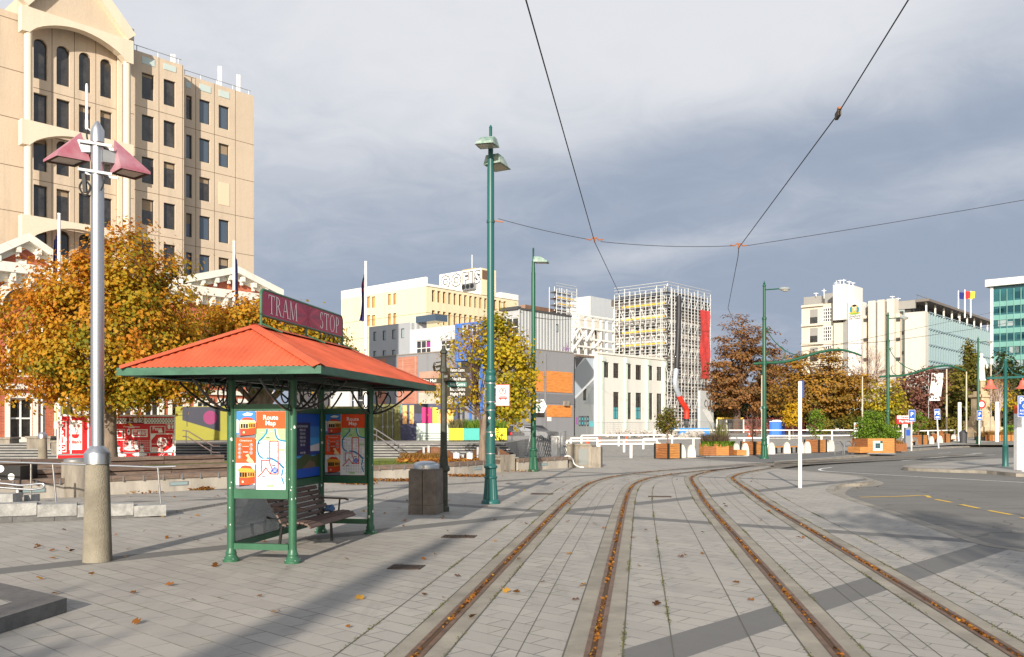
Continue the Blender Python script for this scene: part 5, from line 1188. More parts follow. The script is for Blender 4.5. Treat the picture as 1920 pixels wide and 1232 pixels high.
def grow(name, label, loc, blobs, n, size, pal, trunk, seed=1, clumps=90, spread=.55, layered=False, grad=(0, 0, 0), base_t=.5, group=None, cat='tree', limbs=22, bark=None, crown_name='crown', shell=.55, twigs=0, tvar=.16, shape=6, bole=None):
    """trunk=(radius, height); blobs: (dx, dy, z, rx, ry, rz) ellipsoids of foliage round the tree's foot"""
    rng = np.random.default_rng(seed); rnd = random.Random(seed)
    t = thing(name, label, cat, loc, 0, group)
    B = np.array(blobs, float); vol = B[:, 3]*B[:, 4]*B[:, 5]; pick = rng.choice(len(B), clumps, p=vol/vol.sum())
    d = rng.normal(0, 1, (clumps, 3)); d /= np.linalg.norm(d, axis=1, keepdims=True)
    r = rng.uniform(shell**3, 1, clumps)**(1/3)
    C = B[pick, :3]+d*r[:, None]*B[pick, 3:]
    cs = rng.uniform(.6, 1.35, clumps)*spread
    per = rng.multinomial(n, (cs**2)/(cs**2).sum())
    idx = np.repeat(np.arange(clumps), per)
    off = rng.normal(0, 1, (n, 3))*cs[idx][:, None]*np.array([1, 1, .32 if layered else .72])*.62
    P = C[idx]+off
    P[:, 2] = np.maximum(P[:, 2], .25)
    cen = (B[:, :3]*vol[:, None]).sum(0)/vol.sum()
    N = off*1.1+(P-cen)*.25+rng.normal(0, .55, (n, 3))+np.array([0, 0, .55 if not layered else 1.2])
    ext = np.abs(B[:, :3]-cen).max(0)+B[:, 3:].max(0)
    tc_ = rng.normal(0, tvar, clumps)
    q = ((P-cen)/ext)
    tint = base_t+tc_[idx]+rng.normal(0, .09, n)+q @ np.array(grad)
    trunk_r, trunk_h = trunk
    mb = MB(); m = bark or M_bark
    top = cen.copy(); top[2] = cen[2]+.35*ext[2]
    lean = np.array([rnd.uniform(-.03, .03), rnd.uniform(-.03, .03), 0])
    path = []; NS = 9
    for i in range(NS+1):
        q_ = i/NS; z = -.1+(top[2]+.1)*q_; c = top*q_**2.2*np.array([1, 1, 0])+np.array([rnd.gauss(0, .025)*trunk_r*4*q_, rnd.gauss(0, .025)*trunk_r*4*q_, z])
        path.append(Vector(c))
    def tr(z): return trunk_r*(1.0 if z < trunk_h else max(.12, 1-.85*(z-trunk_h)/max(.1, top[2]-trunk_h)))*(1+.35*math.exp(-max(0, z)/(.35+trunk_r)))
    mb.tube(path, [tr(p.z) for p in path], m, 12)
    order = rng.permutation(clumps)[:limbs]
    for k in order:
        e = Vector(C[k]); z0 = trunk_h*.85+(max(trunk_h, min(e.z*.8, top[2]*.9))-trunk_h*.85)*rnd.uniform(.2, .8)
        z0 = min(z0, top[2]*.95); i = min(NS-1, int((z0+.1)/(top[2]+.1)*NS)); f = (z0+.1)/(top[2]+.1)*NS-i; a = path[i].lerp(path[i+1], f)
        midp = a.lerp(e, .5)+Vector((rnd.gauss(0, .12), rnd.gauss(0, .12), .12*(e-a).length))
        pts = catmull([a, midp, e], 5); r0 = min(tr(z0)*.55, trunk_r*.5); mb.tube(pts, [r0*(1-.88*j/(len(pts)-1))+.006 for j in range(len(pts))], m, 6)
        for _ in range(3):
            s = pts[rnd.randint(4, len(pts)-1)]; ee = s+Vector((rnd.gauss(0, 1), rnd.gauss(0, 1), rnd.gauss(.4, .7)))*spread*.9
            mb.tube([s, s.lerp(ee, .5)+Vector((0, 0, .05)), ee], [r0*.25+.004, r0*.15+.004, .004], m, 4)
    mb.build('trunk', t)
    if twigs:
        tw = MB()
        for _ in range(twigs):
            k = rnd.randrange(clumps); s = Vector(C[k])+Vector((rnd.gauss(0, .2), rnd.gauss(0, .2), rnd.gauss(0, .2)))*spread; o = s-Vector(cen); o.z = abs(o.z)*.8+.6; o.normalize()
            e = s+(o+Vector((rnd.gauss(0, .45), rnd.gauss(0, .45), rnd.gauss(.15, .35))))*spread*rnd.uniform(.7, 1.9)
            w = .0035+size*.035; tw.tube([s-o*spread*.6, s, e], [w*1.6, w, w*.35], M_twig, 3, cap=False)
        tw.build('twigs', t)
    if n: leaf_object(crown_name, P, N, size, pal, t, shape, tint, rng)
    return t
def loc_at(u, y, z=0): return ((u-960)/1627*y, y, z)
def bl(u, v, y, rx, rz, base, ry=None, dy=0):
    """an ellipsoid of foliage seen at photo pixel (u, v), relative to the tree's foot"""
    p = at(u, v, y); return (p.x-base[0], dy, p.z-base[2], rx, ry or rx, rz)
b0 = loc_at(203, 31, .36)
grow('maple_tree', 'big maple tree in orange and green autumn leaf behind the silver lamp post', b0,
     [bl(205, 640, 31, 3.0, 2.5, b0), bl(240, 510, 31, 1.75, 1.25, b0), bl(150, 540, 31, 1.7, 1.2, b0), bl(70, 690, 31, 1.75, 1.25, b0), bl(40, 600, 31, 1.2, 1.1, b0), bl(325, 700, 31, 1.6, 1.0, b0), bl(310, 590, 31, 1.15, 1.05, b0), bl(245, 450, 31, .55, .4, b0)],
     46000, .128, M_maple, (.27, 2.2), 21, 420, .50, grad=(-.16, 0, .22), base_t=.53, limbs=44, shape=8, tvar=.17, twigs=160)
b0 = loc_at(490, 39, 0.4)
grow('maple_tree', 'smaller orange maple tree partly hidden behind the tram shelter roof', b0,
     [bl(500, 650, 39, 2.5, 1.9, b0), bl(415, 630, 39, 1.8, 1.3, b0), bl(590, 660, 39, 1.6, 1.4, b0), bl(470, 600, 39, 1.5, 1.0, b0), bl(395, 700, 39, 1.2, .8, b0)], 20000, .15, M_maple, (.36, 2.0), 22, 240, .52, grad=(0, 0, .15), base_t=.50, limbs=30)
b0 = loc_at(847+57, 34.4, .44)
grow('young_tree', 'young yellow leaved tree with bare twigs standing on the leafy lawn', b0,
     [bl(955, 700, 34.4, .95, 1.75, b0), bl(930, 640, 34.4, .7, 1.0, b0), bl(960, 770, 34.4, .7, .5, b0)], 6800, .135, M_gold, (.125, 1.9), 23, 150, .34, grad=(.1, 0, .1), base_t=.50, limbs=26, bark=M_bark, twigs=60, shape=6)
t2 = grow('young_tree', 'x', b0, [bl(870, 690, 34.4, .95, 1.6, b0), bl(850, 740, 34.4, .95, .75, b0), bl(900, 640, 34.4, .7, 1.0, b0)], 1500, .13, M_gold, (.05, 1.9), 24, 130, .34, base_t=.6, limbs=34, twigs=190, bark=M_bark2)
par = [o for o in bpy.data.objects if o.name == 'young_tree'][0]
for c in [o for o in bpy.data.objects if o.parent == t2]: c.parent = par
bpy.data.objects.remove(t2)
ZB = .85
b0 = loc_at(1381, 118, ZB)
grow('beech_tree', 'tall copper brown beech tree beside the scaffolded building', b0,
     [bl(1395, 700, 118, 5.0, 4.2, b0), bl(1345, 735, 118, 1.8, 2.6, b0), bl(1400, 750, 118, 4.6, 2.0, b0), bl(1455, 725, 118, 2.6, 3.0, b0), bl(1385, 635, 118, 3.3, 2.6, b0), bl(1420, 640, 118, 2.5, 2.0, b0), bl(1365, 720, 118, 2.4, 2.4, b0), bl(1440, 690, 118, 2.2, 3.0, b0), bl(1380, 602, 118, 1.6, 1.0, b0), bl(1455, 645, 118, 1.6, .7, b0)],
     17000, .31, M_beech, (.5, 5), 31, 460, .78, True, (0, 0, .12), .5, limbs=34, bark=M_bark2, twigs=500)
b0 = loc_at(1530, 104, .75)
grow('beech_tree', 'broad golden brown beech tree behind the white sign pole', b0,
     [bl(1540, 740, 104, 5.2, 3.0, b0), bl(1520, 690, 104, 3.4, 1.8, b0), bl(1590, 720, 104, 2.7, 2.2, b0), bl(1478, 745, 104, 2.4, 3.2, b0), bl(1640, 750, 104, 1.6, 2.4, b0), bl(1480, 690, 104, 1.7, 1.6, b0), bl(1615, 770, 104, 1.8, 1.6, b0), bl(1550, 668, 104, 1.8, .9, b0)],
     18000, .29, M_beech2, (.42, 2.5), 32, 460, .8, True, (0, 0, .2), .5, limbs=34, bark=M_bark2, twigs=160)
b0 = loc_at(1622, 125, .9)
grow('birch_tree', 'bare pale birch tree in front of the council tower', b0, [bl(1625, 690, 125, 2.2, 3.6, b0), bl(1640, 720, 125, 2.2, 2.6, b0)], 60, .2, M_beech2, (.16, 3), 33, 120, .8, limbs=70, bark=mat('bark_pale', lin((190, 172, 160)), rough=.9), twigs=700)
b0 = loc_at(1487, 99, .6)
grow('young_tree', 'bright yellow young tree between the two beech trees', b0, [bl(1487, 775, 99, .9, 1.15, b0)], 1500, .24, M_yellow_l, (.07, .6), 34, 40, .4, base_t=.5, limbs=8)
for k, (u, y, vs, rx, rz, pal, n, sz, lab, nm, sd, bt) in enumerate([
    (1662, 96, (745, 775), 2.2, 1.9, M_gold, 2600, .26, 'thin yellow leaved tree behind the leafy hedge planter', 'young_tree', 35, .42),
    (1725, 102, (730, 765), 2.6, 2.4, M_purple, 4200, .28, 'purple red leaved tree in front of the glass office block', 'plum_tree', 36, .5),
    (1700, 110, (755, 785), 2.3, 1.5, M_gold, 2200, .26, 'yellow leaved tree beside the purple leaved tree', 'young_tree', 37, .4)]):
    b0 = loc_at(u, y, .7); grow(nm, lab, b0, [bl(u, vs[0], y, rx, rz, b0), bl(u-8, vs[1], y, rx*.9, rz*.7, b0), bl(u+12, vs[1]-4, y, rx*.8, rz*.7, b0)], n, sz, pal, (.13, 1.6), sd, 110, .6, grad=(0, 0, .1), base_t=bt, limbs=26, bark=M_bark2, twigs=150)
b0 = loc_at(1812, 112, .7)
grow('broad_tree', 'broad green and gold tree behind the stone monument', b0, [bl(1815, 745, 112, 4.4, 3.6, b0), bl(1790, 770, 112, 2.8, 2.2, b0), bl(1845, 735, 112, 2.8, 3.0, b0), bl(1825, 700, 112, 2.2, 1.6, b0)], 11000, .34, M_ggold, (.4, 2.2), 41, 240, .9, True, (0, 0, .22), .5, limbs=24, bark=M_bark2)
b0 = loc_at(1818, 128, .9)
grow('poplar_tree', 'narrow pointed golden tree rising above the broad green tree', b0, [bl(1819, 700, 128, 1.0, 3.6, b0), bl(1819, 665, 128, .6, 2.0, b0), bl(1829, 690, 128, .6, 2.0, b0)], 3200, .32, M_ggold, (.2, 2), 42, 90, .55, grad=(0, 0, .1), base_t=.55, limbs=16)
b0 = loc_at(1893, 108, .6)
grow('evergreen_tree', 'dark evergreen tree in front of the teal glass building', b0, [bl(1895, 740, 108, 3.2, 4.2, b0), bl(1880, 700, 108, 2.0, 2.6, b0), bl(1925, 750, 108, 3.0, 3.4, b0)], 9000, .36, M_dgreen, (.4, 2), 43, 190, .85, False, (0, 0, .2), .55, limbs=14, bark=M_bark2)
b0 = loc_at(1875, 99, .5)
grow('young_tree', 'small tree with orange autumn leaves in front of the dark evergreen', b0, [bl(1878, 750, 99, 1.6, 1.5, b0), bl(1868, 725, 99, .9, 1.1, b0)], 800, .24, M_gold, (.1, 2), 44, 70, .5, base_t=.75, limbs=26, bark=M_bark2, twigs=120)
b0 = loc_at(1873, 92, .3)
grow('bare_tree', 'slender bare pale tree beside the bell lamp post', b0, [bl(1873, 735, 92, .9, 1.6, b0)], 0, .2, M_beech2, (.09, 2.6), 45, 60, .5, limbs=30, bark=mat('bark_pale', lin((190, 172, 160))), twigs=160)
# dense dark evergreens and shrubs under the trees: each a plant of its own
for k, (u, y, v, rx, rz, lab) in enumerate([(1350, 132, 768, 2.4, 1.9, 'dark evergreen shrub under the tall copper beech, beside the scaffold'), (1402, 134, 765, 3.2, 2.4, 'dark evergreen shrub behind the trunks of the copper beech'), (1452, 133, 765, 2.6, 2.3, 'dark evergreen shrub behind the blue portable toilet'), (1510, 126, 775, 3.0, 1.9, 'dark evergreen shrub behind the bright yellow young tree'), (1575, 126, 778, 3.2, 1.9, 'dark evergreen shrub under the golden brown beech'), (1640, 128, 785, 3.0, 1.4, 'dark evergreen shrub under the bare birch'), (1760, 124, 765, 3.4, 2.4, 'dark evergreen shrub between the purple tree and the broad tree'), (1800, 128, 785, 3.0, 1.6, 'low dark shrub left of the stone monument'), (1862, 126, 780, 3.2, 2.0, 'low dark shrub behind the bare pale tree'), (1915, 122, 790, 3.4, 1.6, 'low dark shrub behind the white post')]):
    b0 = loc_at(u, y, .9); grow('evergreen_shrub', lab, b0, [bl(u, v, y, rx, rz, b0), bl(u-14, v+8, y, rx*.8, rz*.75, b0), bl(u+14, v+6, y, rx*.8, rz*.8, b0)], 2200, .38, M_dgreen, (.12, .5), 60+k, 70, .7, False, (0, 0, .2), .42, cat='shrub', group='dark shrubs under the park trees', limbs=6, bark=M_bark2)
for k, (u, y, v, rx, rz, pal, bt, lab) in enumerate([(1357, 124, 783, 1.0, 1.1, M_ggold, .8, 'pale olive conifer shrub beside the mural wall at the scaffold foot'), (1422, 126, 790, 1.3, .8, M_dgreen, .9, 'mid green shrub left of the blue portable toilet'), (1543, 100, 797, .9, .7, M_ggold, .7, 'bright green shrub under the golden brown beech'), (1595, 100, 793, 1.1, .9, M_ggold, .6, 'bright green shrub near the iron gate under the beech'), (1733, 96, 797, 1.0, .9, M_ggold, .55, 'green shrub behind the leaning blue parking sign'), (1785, 95, 799, 1.0, .7, M_ggold, .6, 'green shrub behind the tall steel flagpole'), (1905, 92, 810, 1.4, .7, M_hedge, .5, 'bright green low hedge behind the curved slatted planter')]):
    b0 = loc_at(u, y, .6 if y > 96 else .4); grow('garden_shrub', lab, b0, [bl(u, v, y, rx, rz, b0), bl(u+6, v+6, y, rx*.8, rz*.7, b0)], 1300, .24, pal, (.06, .3), 80+k, 40, .4, False, (0, 0, .15), bt, cat='shrub', group='garden shrubs in the park', limbs=5, bark=M_bark2)
# trees on the viewer's side of the square; they throw the shade on the near paving
b0 = (-11.4, -17.4, 0)
grow('maple_tree', 'big spreading maple tree on the near side of the square', b0, [(0.3, 0, 7.3, 3.0, 2.6, 1.9), (-3, 0, 7.0, 2.6, 2.5, 1.7), (2.6, 1, 6.4, 1.5, 1.8, 1.2)], 9000, .3, M_maple, (.28, 3), 91, 150, .8, limbs=20)
b0 = (2.9, -9.5, 0)
grow('bare_tree', 'half bare young maple tree on the near side of the square', b0, [(.3, 0, 9.6, 1.6, 1.5, .9)], 420, .3, M_maple, (.14, 3), 92, 40, .6, limbs=20, twigs=40)
t = thing('shadow_caster', 'slender tapering spire out of view, added for its diagonal shadow on the paving', 'shadow_caster', (-7.9, -23.0, 0)); b = MB(); b.lathe([(.5, 0), (.36, 10.2), (.27, 11.8), (.17, 13.6), (.13, 15), (.08, 17), (.03, 19)], M_alu, 16); b.build('shaft', t)  # unseen shaft, added and thinned to throw a soft diagonal shadow
# ================================================================== BUILDINGS
dR = (.669, .743); dL = (-.743, .669)
M_pane = mat('dark_pane', (.045, .042, .04), rough=.07, spec=.8, nscale=.9, namt=.7); M_paneb = mat('blue_pane', (.06, .09, .13), rough=.05, spec=1.0); M_panel = mat('pale_pane', (.30, .36, .38), rough=.08, spec=.8)  # noise in the dark pane colour imitates uneven reflections
M_frame = mat('dark_frame', (.05, .047, .045), rough=.5); M_framew = mat('white_frame', (.75, .75, .73), rough=.5)
M_board = mat('ply_board', lin((222, 164, 96)), rough=.85, nscale=.8, namt=.25)
M_roof = mat('roof_grey', (.3, .3, .3), rough=.9)

def panelled(name, c, pu=3.2, pv=3.3, dark=.55, rough=.9, ns=1.2, namt=.12, stain=.25, bump=.15):
    """wall finish with fine grain and soft rain streaks"""
    m = mat(name, c, rough=rough); nt = m.node_tree; G = NG(nt); b = nt.nodes['Principled BSDF']; tc = G.n('ShaderNodeTexCoord'); P = tc.outputs['Object']
    f = G.noise(P, 7, 4, .7); l = G.noise(P, .25, 5, .65)
    mp = G.n('ShaderNodeMapping'); nt.links.new(P, mp.inputs[0]); mp.inputs['Scale'].default_value = (1.2, 1.2, .06); s = G.noise(mp.outputs[0], 1.0, 5, .6)
    col = G.mix(f, tuple(x*(1-namt) for x in c), tuple(min(1, x*(1+namt*.7)) for x in c))
    col = G.mix(G.m('MULTIPLY', G.ramp01(s, .48, .75), stain), col, tuple(x*.55 for x in c)); col = G.mix(G.m('MULTIPLY', G.ramp01(l, .45, .75), stain*.7), col, tuple(x*.7 for x in c))
    nt.links.new(col, b.inputs['Base Color'])
    if bump:
        bp = G.n('ShaderNodeBump'); bp.inputs['Strength'].default_value = bump; bp.inputs['Distance'].default_value = .03; nt.links.new(f, bp.inputs['Height']); nt.links.new(bp.outputs[0], b.inputs['Normal'])
    return m
def brick_mat(name, c1, c2, mortar, sc=1.0):
    m = mat(name, c1, rough=.9); nt = m.node_tree; G = NG(nt); b = nt.nodes['Principled BSDF']; tc = G.n('ShaderNodeTexCoord')
    sp = G.n('ShaderNodeSeparateXYZ'); nt.links.new(tc.outputs['Object'], sp.inputs[0]); cb = G.n('ShaderNodeCombineXYZ')
    nt.links.new(G.m('ADD', G.m('MULTIPLY', sp.outputs[0], .707), G.m('MULTIPLY', sp.outputs[1], .707)), cb.inputs[0]); nt.links.new(sp.outputs[2], cb.inputs[1])
    br = G.n('ShaderNodeTexBrick'); nt.links.new(cb.outputs[0], br.inputs['Vector']); br.inputs['Scale'].default_value = sc; br.inputs['Brick Width'].default_value = .24; br.inputs['Row Height'].default_value = .085; br.inputs['Mortar Size'].default_value = .006
    br.inputs['Color1'].default_value = (*c1, 1); br.inputs['Color2'].default_value = (*c2, 1); br.inputs['Mortar'].default_value = (*mortar, 1)
    n = G.noise(tc.outputs['Object'], .5, 5, .65); col = G.mix(G.m('MULTIPLY', G.ramp01(n, .4, .7), .35), br.outputs['Color'], tuple(x*.6 for x in c1)); nt.links.new(col, b.inputs['Base Color']); return m
def corrugated(name, c, pitch=.25):
    m = mat(name, c, rough=.5, metal=.2); nt = m.node_tree; G = NG(nt); b = nt.nodes['Principled BSDF']; tc = G.n('ShaderNodeTexCoord'); sp = G.n('ShaderNodeSeparateXYZ'); nt.links.new(tc.outputs['Object'], sp.inputs[0])
    a = G.m('ADD', G.m('MULTIPLY', sp.outputs[0], .707), G.m('MULTIPLY', sp.outputs[1], .707)); w = G.m('SINE', G.m('MULTIPLY', a, 6.283/pitch)); bp = G.n('ShaderNodeBump'); bp.inputs['Strength'].default_value = .9; bp.inputs['Distance'].default_value = .04
    nt.links.new(w, bp.inputs['Height']); nt.links.new(bp.outputs[0], b.inputs['Normal']); n = G.noise(tc.outputs['Object'], .4, 4, .6); nt.links.new(G.mix(n, tuple(x*.85 for x in c), tuple(min(1, x*1.1) for x in c)), b.inputs['Base Color']); return m

M_tan = panelled('tan_panel', lin((204, 186, 164)), stain=.4, bump=.5); M_tanl = panelled('cream_concrete', lin((222, 208, 186)), stain=.2)
M_seam = mat('seam', lin((120, 100, 80)), rough=.9)

class Block:
    """a building with two visible faces meeting at a corner nearest the viewer"""
    def __init__(s, name, label, u, y, uL, uR, vt, zb, mL, mR=None, roof=None, cat='building', dl=dL, dr=dR, group=None, parent=None, zt=None):
        s.WL, s.WR = Wall(u, y, dl), Wall(u, y, dr)
        s.zt = zt if zt is not None else s.WL.z_at(u, vt); s.zb = zb; s.mL, s.mR = mL, mR or mL
        s.sL = s.WL.s_at(uL) if uL is not None else 12.0; s.sR = s.WR.s_at(uR) if uR is not None else 12.0
        s.roof = roof or M_roof; s.oL, s.oR = [], []
        p = s.WL.p; s.t = parent or thing(name, label, cat, (p.x, p.y, zb), 0, group)
    def shell(s, depth=.2, name='wall', mr=None):
        mb = MB(); L, Rr, a, b = s.WL, s.WR, s.sL, s.sR; L.holes(mb, 0, a, s.zb, s.zt, s.oL, depth, s.mL, mr); Rr.holes(mb, 0, b, s.zb, s.zt, s.oR, depth, s.mR, mr)
        c = L.p; pa = c+L.d*a; pb = c+Rr.d*b; pc = pa+Rr.d*b
        for p, q in ((pa, pc), (pc, pb)): mb.poly([(p.x, p.y, s.zb), (q.x, q.y, s.zb), (q.x, q.y, s.zt), (p.x, p.y, s.zt)], s.mL)
        mb.poly([(p.x, p.y, s.zt) for p in (c, pb, pc, pa)], s.roof); return mb.build(name, s.t, True)
    def win(s, side, rects, mf=M_frame, mg=M_pane, nx=1, nz=1, depth=.2, fw=.08, **k):
        W = s.WL if side == 'L' else s.WR; ops = s.oL if side == 'L' else s.oR
        for r in rects:
            q = W.rect(*r); q = (min(q[0], q[1]), max(q[0], q[1]), q[2], q[3]); ops.append(q); window_on(W, s.t, q, depth, mf, mg, nx, nz, fw, **k)
    def band(s, side, a0, a1, z0, z1, o0, o1, m, name):
        mb = MB(); W = s.WL if side == 'L' else s.WR; W.box(mb, a0, a1, z0, z1, o0, o1, m); return mb.build(name, s.t, True)

# ---------------------------------------------------------------- tan office tower
W = Wall(250, 62, dR); T = thing('office_tower', 'tall tan concrete office tower with arched bay windows and stepped wings', 'building', (W.p.x, W.p.y, 0))
F0 = W.z_at(277, 187); FH = (W.z_at(277, 187)-W.z_at(277, 344))/2
sA, sB, sC = W.s_at(45), W.s_at(345), None
W2_ = Wall(250, 62, dR); W2_.p = W2_.p-W2_.n*1.25
sL0 = W.s_at(-120); sMid = W.s_at(251.5)
def tower_wing(WW, u0, u1, cols, zrows, ztop, hh, glass, side_back=14, skip=(), extra=None, lowest=0):
    a0, a1 = WW.s_at(u0), WW.s_at(u1); ops = []
    for ci, (x0, x1) in enumerate(cols):
        s0, s1 = WW.s_at(x0), WW.s_at(x1)
        for ri, zb in enumerate(zrows):
            r = (s0, s1, zb, zb+hh); 
            if (ci, ri) in skip: continue
            ops.append(r); w = window_on(WW, T, r, .22, M_frame, glass if (ci+ri*2) % 5 else M_pane, 1, 1, .06, blind=((.12+.1*((ci*3+ri*5) % 4), mat('blind', lin((150, 132, 110)), rough=.8)) if (ci+ri) % 3 == 0 else None))
    mb = MB(); WW.holes(mb, a0, a1, 0, ztop, ops, .22, M_tan); p0, p1 = WW.pt(a0, 0), WW.pt(a1, 0); q0, q1 = p0-WW.n*side_back, p1-WW.n*side_back
    for a, b in ((p0, q0), (p1, q1), (q0, q1)): mb.poly([(a.x, a.y, 0), (b.x, b.y, 0), (b.x, b.y, ztop), (a.x, a.y, ztop)], M_tan)
    mb.poly([(p.x, p.y, ztop) for p in (p0, p1, q1, q0)], M_roof)
    mb.build('wall', T, True)
    sm = MB()
    for zb in zrows:
        z = zb-.62; WW.box(sm, a0, a1, z-.03, z+.01, -.02, .006, M_seam)
    for s in [WW.s_at((cols[i][1]+cols[i+1][0])/2) for i in range(len(cols)-1)]+[WW.s_at(cols[-1][1])+.55]: WW.box(sm, s-.02, s+.02, 0, ztop, -.02, .005, M_seam)
    sm.build('panel_joint', T, True)
rows = [F0-FH*i for i in range(8)]; hh = W.z_at(277, 138)-W.z_at(277, 187)
zt_m = W.z_at(298, 108)
tower_wing(W, 251.5, 345, [(266, 289), (307, 329)], rows, zt_m, hh, M_pane, lowest=2)
Wr = W2_; rows2 = [Wr.z_at(384, 232)-i*(Wr.z_at(384, 232)-Wr.z_at(384, 377))/2 for i in range(7)]
tower_wing(Wr, 345.5, 476, [(349, 360), (374, 394), (410, 429.5)], rows2, Wr.z_at(384, 151), Wr.z_at(384, 188)-Wr.z_at(384, 232), M_paneb, skip=((2, 2),))
b = MB(); q = Wr.rect(410, 430, 343, 385); Wr.box(b, q[0], q[1], q[2], q[3], -.01, .03, mat('infill_pale', lin((226, 200, 172)), rough=.9)); b.build('infill_panel', T, True)
for (WW, u0, u1, v0, v1) in ((W, 266, 290, 109, 122), (W, 307, 330, 122, 133), (Wr, 347, 358, 155, 164), (Wr, 374, 395, 160, 172), (Wr, 410, 430, 171, 183)):
    b = MB(); q = WW.rect(u0, u1, v0, v1); WW.box(b, q[0], q[1], q[2], q[3], -.01, .03, mat('vent_pale', lin((190, 204, 200)), rough=.4)); b.build('vent_panel', T, True)
# bay wall with arched heads
bay_rows = [W.z_at(76, 149)-FH*1.0*i for i in range(9)]; cols = [(63, 89), (106, 131), (148, 171), (188, 210)]; ops = []; hb = W.z_at(76, 172)-W.z_at(76, 231); arch_h = W.z_at(76, 73)-W.z_at(76, 149)
mb = MB(); zt_b = W.z_at(150, 20)
for ri, zb in enumerate(bay_rows):
    arched = ri % 2 == 0
    for (x0, x1) in cols:
        s0, s1 = W.s_at(x0), W.s_at(x1); rad = (s1-s0)/2; h_ = arch_h if ri == 0 else hb+.25 if arched else hb
        r = (s0, s1, zb, zb+h_); ops.append(r); w = window_on(W, T, r, .25, M_frame, M_pane, 1, 1, .06, blind=(.2, mat('blind', (.3, .25, .2))) if (ri+x0) % 4 == 1 else None)
        if arched:
            for sg in (0, 1):
                corner = (s0 if sg == 0 else s1); cc = (s0+s1)/2; pts = [(corner, zb+h_)]+[(cc+(-1 if sg == 0 else 1)*rad*math.cos(a), zb+h_-rad+rad*math.sin(a)) for a in [math.pi/2*(1-i/7) for i in range(8)]]
                P = [W.pt(a, z, .0) for a, z in pts]
                mb.extr(P, -W.n*.22, M_tan)
W.holes(mb, W.s_at(45), sMid, 0, zt_b, ops, .25, M_tan); mb.build('bay_wall', T, True)
sm = MB()
for zb in bay_rows: W.box(sm, W.s_at(62), sMid, zb-.66, zb-.62, -.02, .006, M_seam)
for u in (97.5, 139.5, 179.5, 218): s = W.s_at(u); W.box(sm, s-.02, s+.02, 0, zt_b, -.02, .005, M_seam)
sm.build('panel_joint', T, True)
b = MB(); zl_ = W.z_at(20, 22); W.quad(b, sL0, W.s_at(45), 0, zl_, .0, M_tan); sb_ = W.s_at(45); qa, qb, qc = W.pt(sL0, zl_), W.pt(sb_, zl_), W.pt(sb_, zl_)-W.n*14; b.poly([qa, qb, qc, qa-W.n*14], M_roof); b.poly([W.pt(sb_, zl_), W.pt(sb_, zt_b), W.pt(sb_, zt_b)-W.n*14, qc], M_tan)
p0, p1 = W.pt(sL0, 0), W.pt(sMid, 0); q0, q1 = p0-W.n*14, p1-W.n*14
b.poly([(p.x, p.y, zt_b) for p in (W.pt(sb_, 0), p1, q1, W.pt(sb_, 0)-W.n*14)], M_roof); b.poly([(q0.x, q0.y, 0), (q1.x, q1.y, 0), (q1.x, q1.y, zt_b), (q0.x, q0.y, zt_b)], M_tan); b.poly([(p0.x, p0.y, 0), (q0.x, q0.y, 0), (q0.x, q0.y, zt_b), (p0.x, p0.y, zt_b)], M_tan); b.build('wall', T, True)
sm = MB()
for v in (35, 130, 220, 310, 395): z = W.z_at(20, v); W.box(sm, sL0, W.s_at(45), z-.025, z+.02, -.02, .006, M_seam)
sm.build('panel_joint', T, True)
# columns, arched beams and gable standing proud of the bay
o1 = 1.15
def colm(u, w, m, o, z1): b = MB(); s = W.s_at(u); p = W.pt(s, 0, o); b.lathe([(w, 0), (w, z1)], m, 16, p); b.build('column', T, True)
Wo = Wall(250, 62, dR); Wo.p = Wo.p+Wo.n*o1
ztop_beam = Wo.z_at(145, 40)
for u, w in ((56, .24), (241.5, .24)): s = Wo.s_at(u); b = MB(); b.lathe([(w, 0), (w, ztop_beam)], M_tanl, 16, Wo.pt(s, 0, -.28)); b.build('column', T, True)
s = W.s_at(223); b = MB(); W.box(b, s-.16, s+.16, 0, zt_b-1.2, .003, .2, M_tanl); b.build('pilaster', T, True)
s0, s1 = Wo.s_at(41), Wo.s_at(250.5); zc0 = Wo.z_at(47, 3); dz = Wo.z_at(47, 3)-Wo.z_at(47, 223)
for bi in range(5):
    ztp = (Wo.z_at(47, 10), Wo.z_at(47, 223), Wo.z_at(47, 402), Wo.z_at(47, 581), Wo.z_at(47, 760))[bi]; zbt = ztp-(Wo.z_at(47, 223)-Wo.z_at(47, 270))
    n = 16; e = (s1-s0)*.07; pts = [(s0, ztp), (s1, ztp), (s1, zbt), (s1-e, zbt)]
    for i in range(n+1):
        q = i/n; pts.append((s1-e-(s1-s0-2*e)*q, zbt+.05+(ztp-zbt)*.72*math.sin(math.pi*q)**.7*(1 if 0 < i < n else 0)))
    pts.append((s0+e, zbt)); pts.append((s0, zbt)); b = MB(); b.extr([Wo.pt(a, z, 0) for a, z in pts], -Wo.n*.62, M_tanl); b.build('arched_beam', T, True)
zg = Wo.z_at(47, 10); sp0, sp1 = s0+.3, s1-.2; ap = (Wo.s_at(142), Wo.z_at(142, -75))
b = MB(); b.extr([Wo.pt(sp0, zg+.002, -.45), Wo.pt(sp1, zg+.002, -.45), Wo.pt(ap[0], ap[1], -.45)], -Wo.n*.3, M_tan)
for a, c in (((sp0-.2, zg), ap), (ap, (sp1+.1, zg))): b.bar(Wo.pt(a[0], a[1], -.2)+Vector((0, 0, .25)), Wo.pt(c[0], c[1], -.2)+Vector((0, 0, .25)), .7, .5, M_tanl, Wo.n)
b.build('gable', T, True)
b = MB(); z = zt_m
for s_, zz in ((W.s_at(260), z), (W.s_at(300), z), (W.s_at(338), z)): b.bar(W.pt(s_, zz, -.3), W.pt(s_, zz+.5, -.3), .04, .04, M_galv)
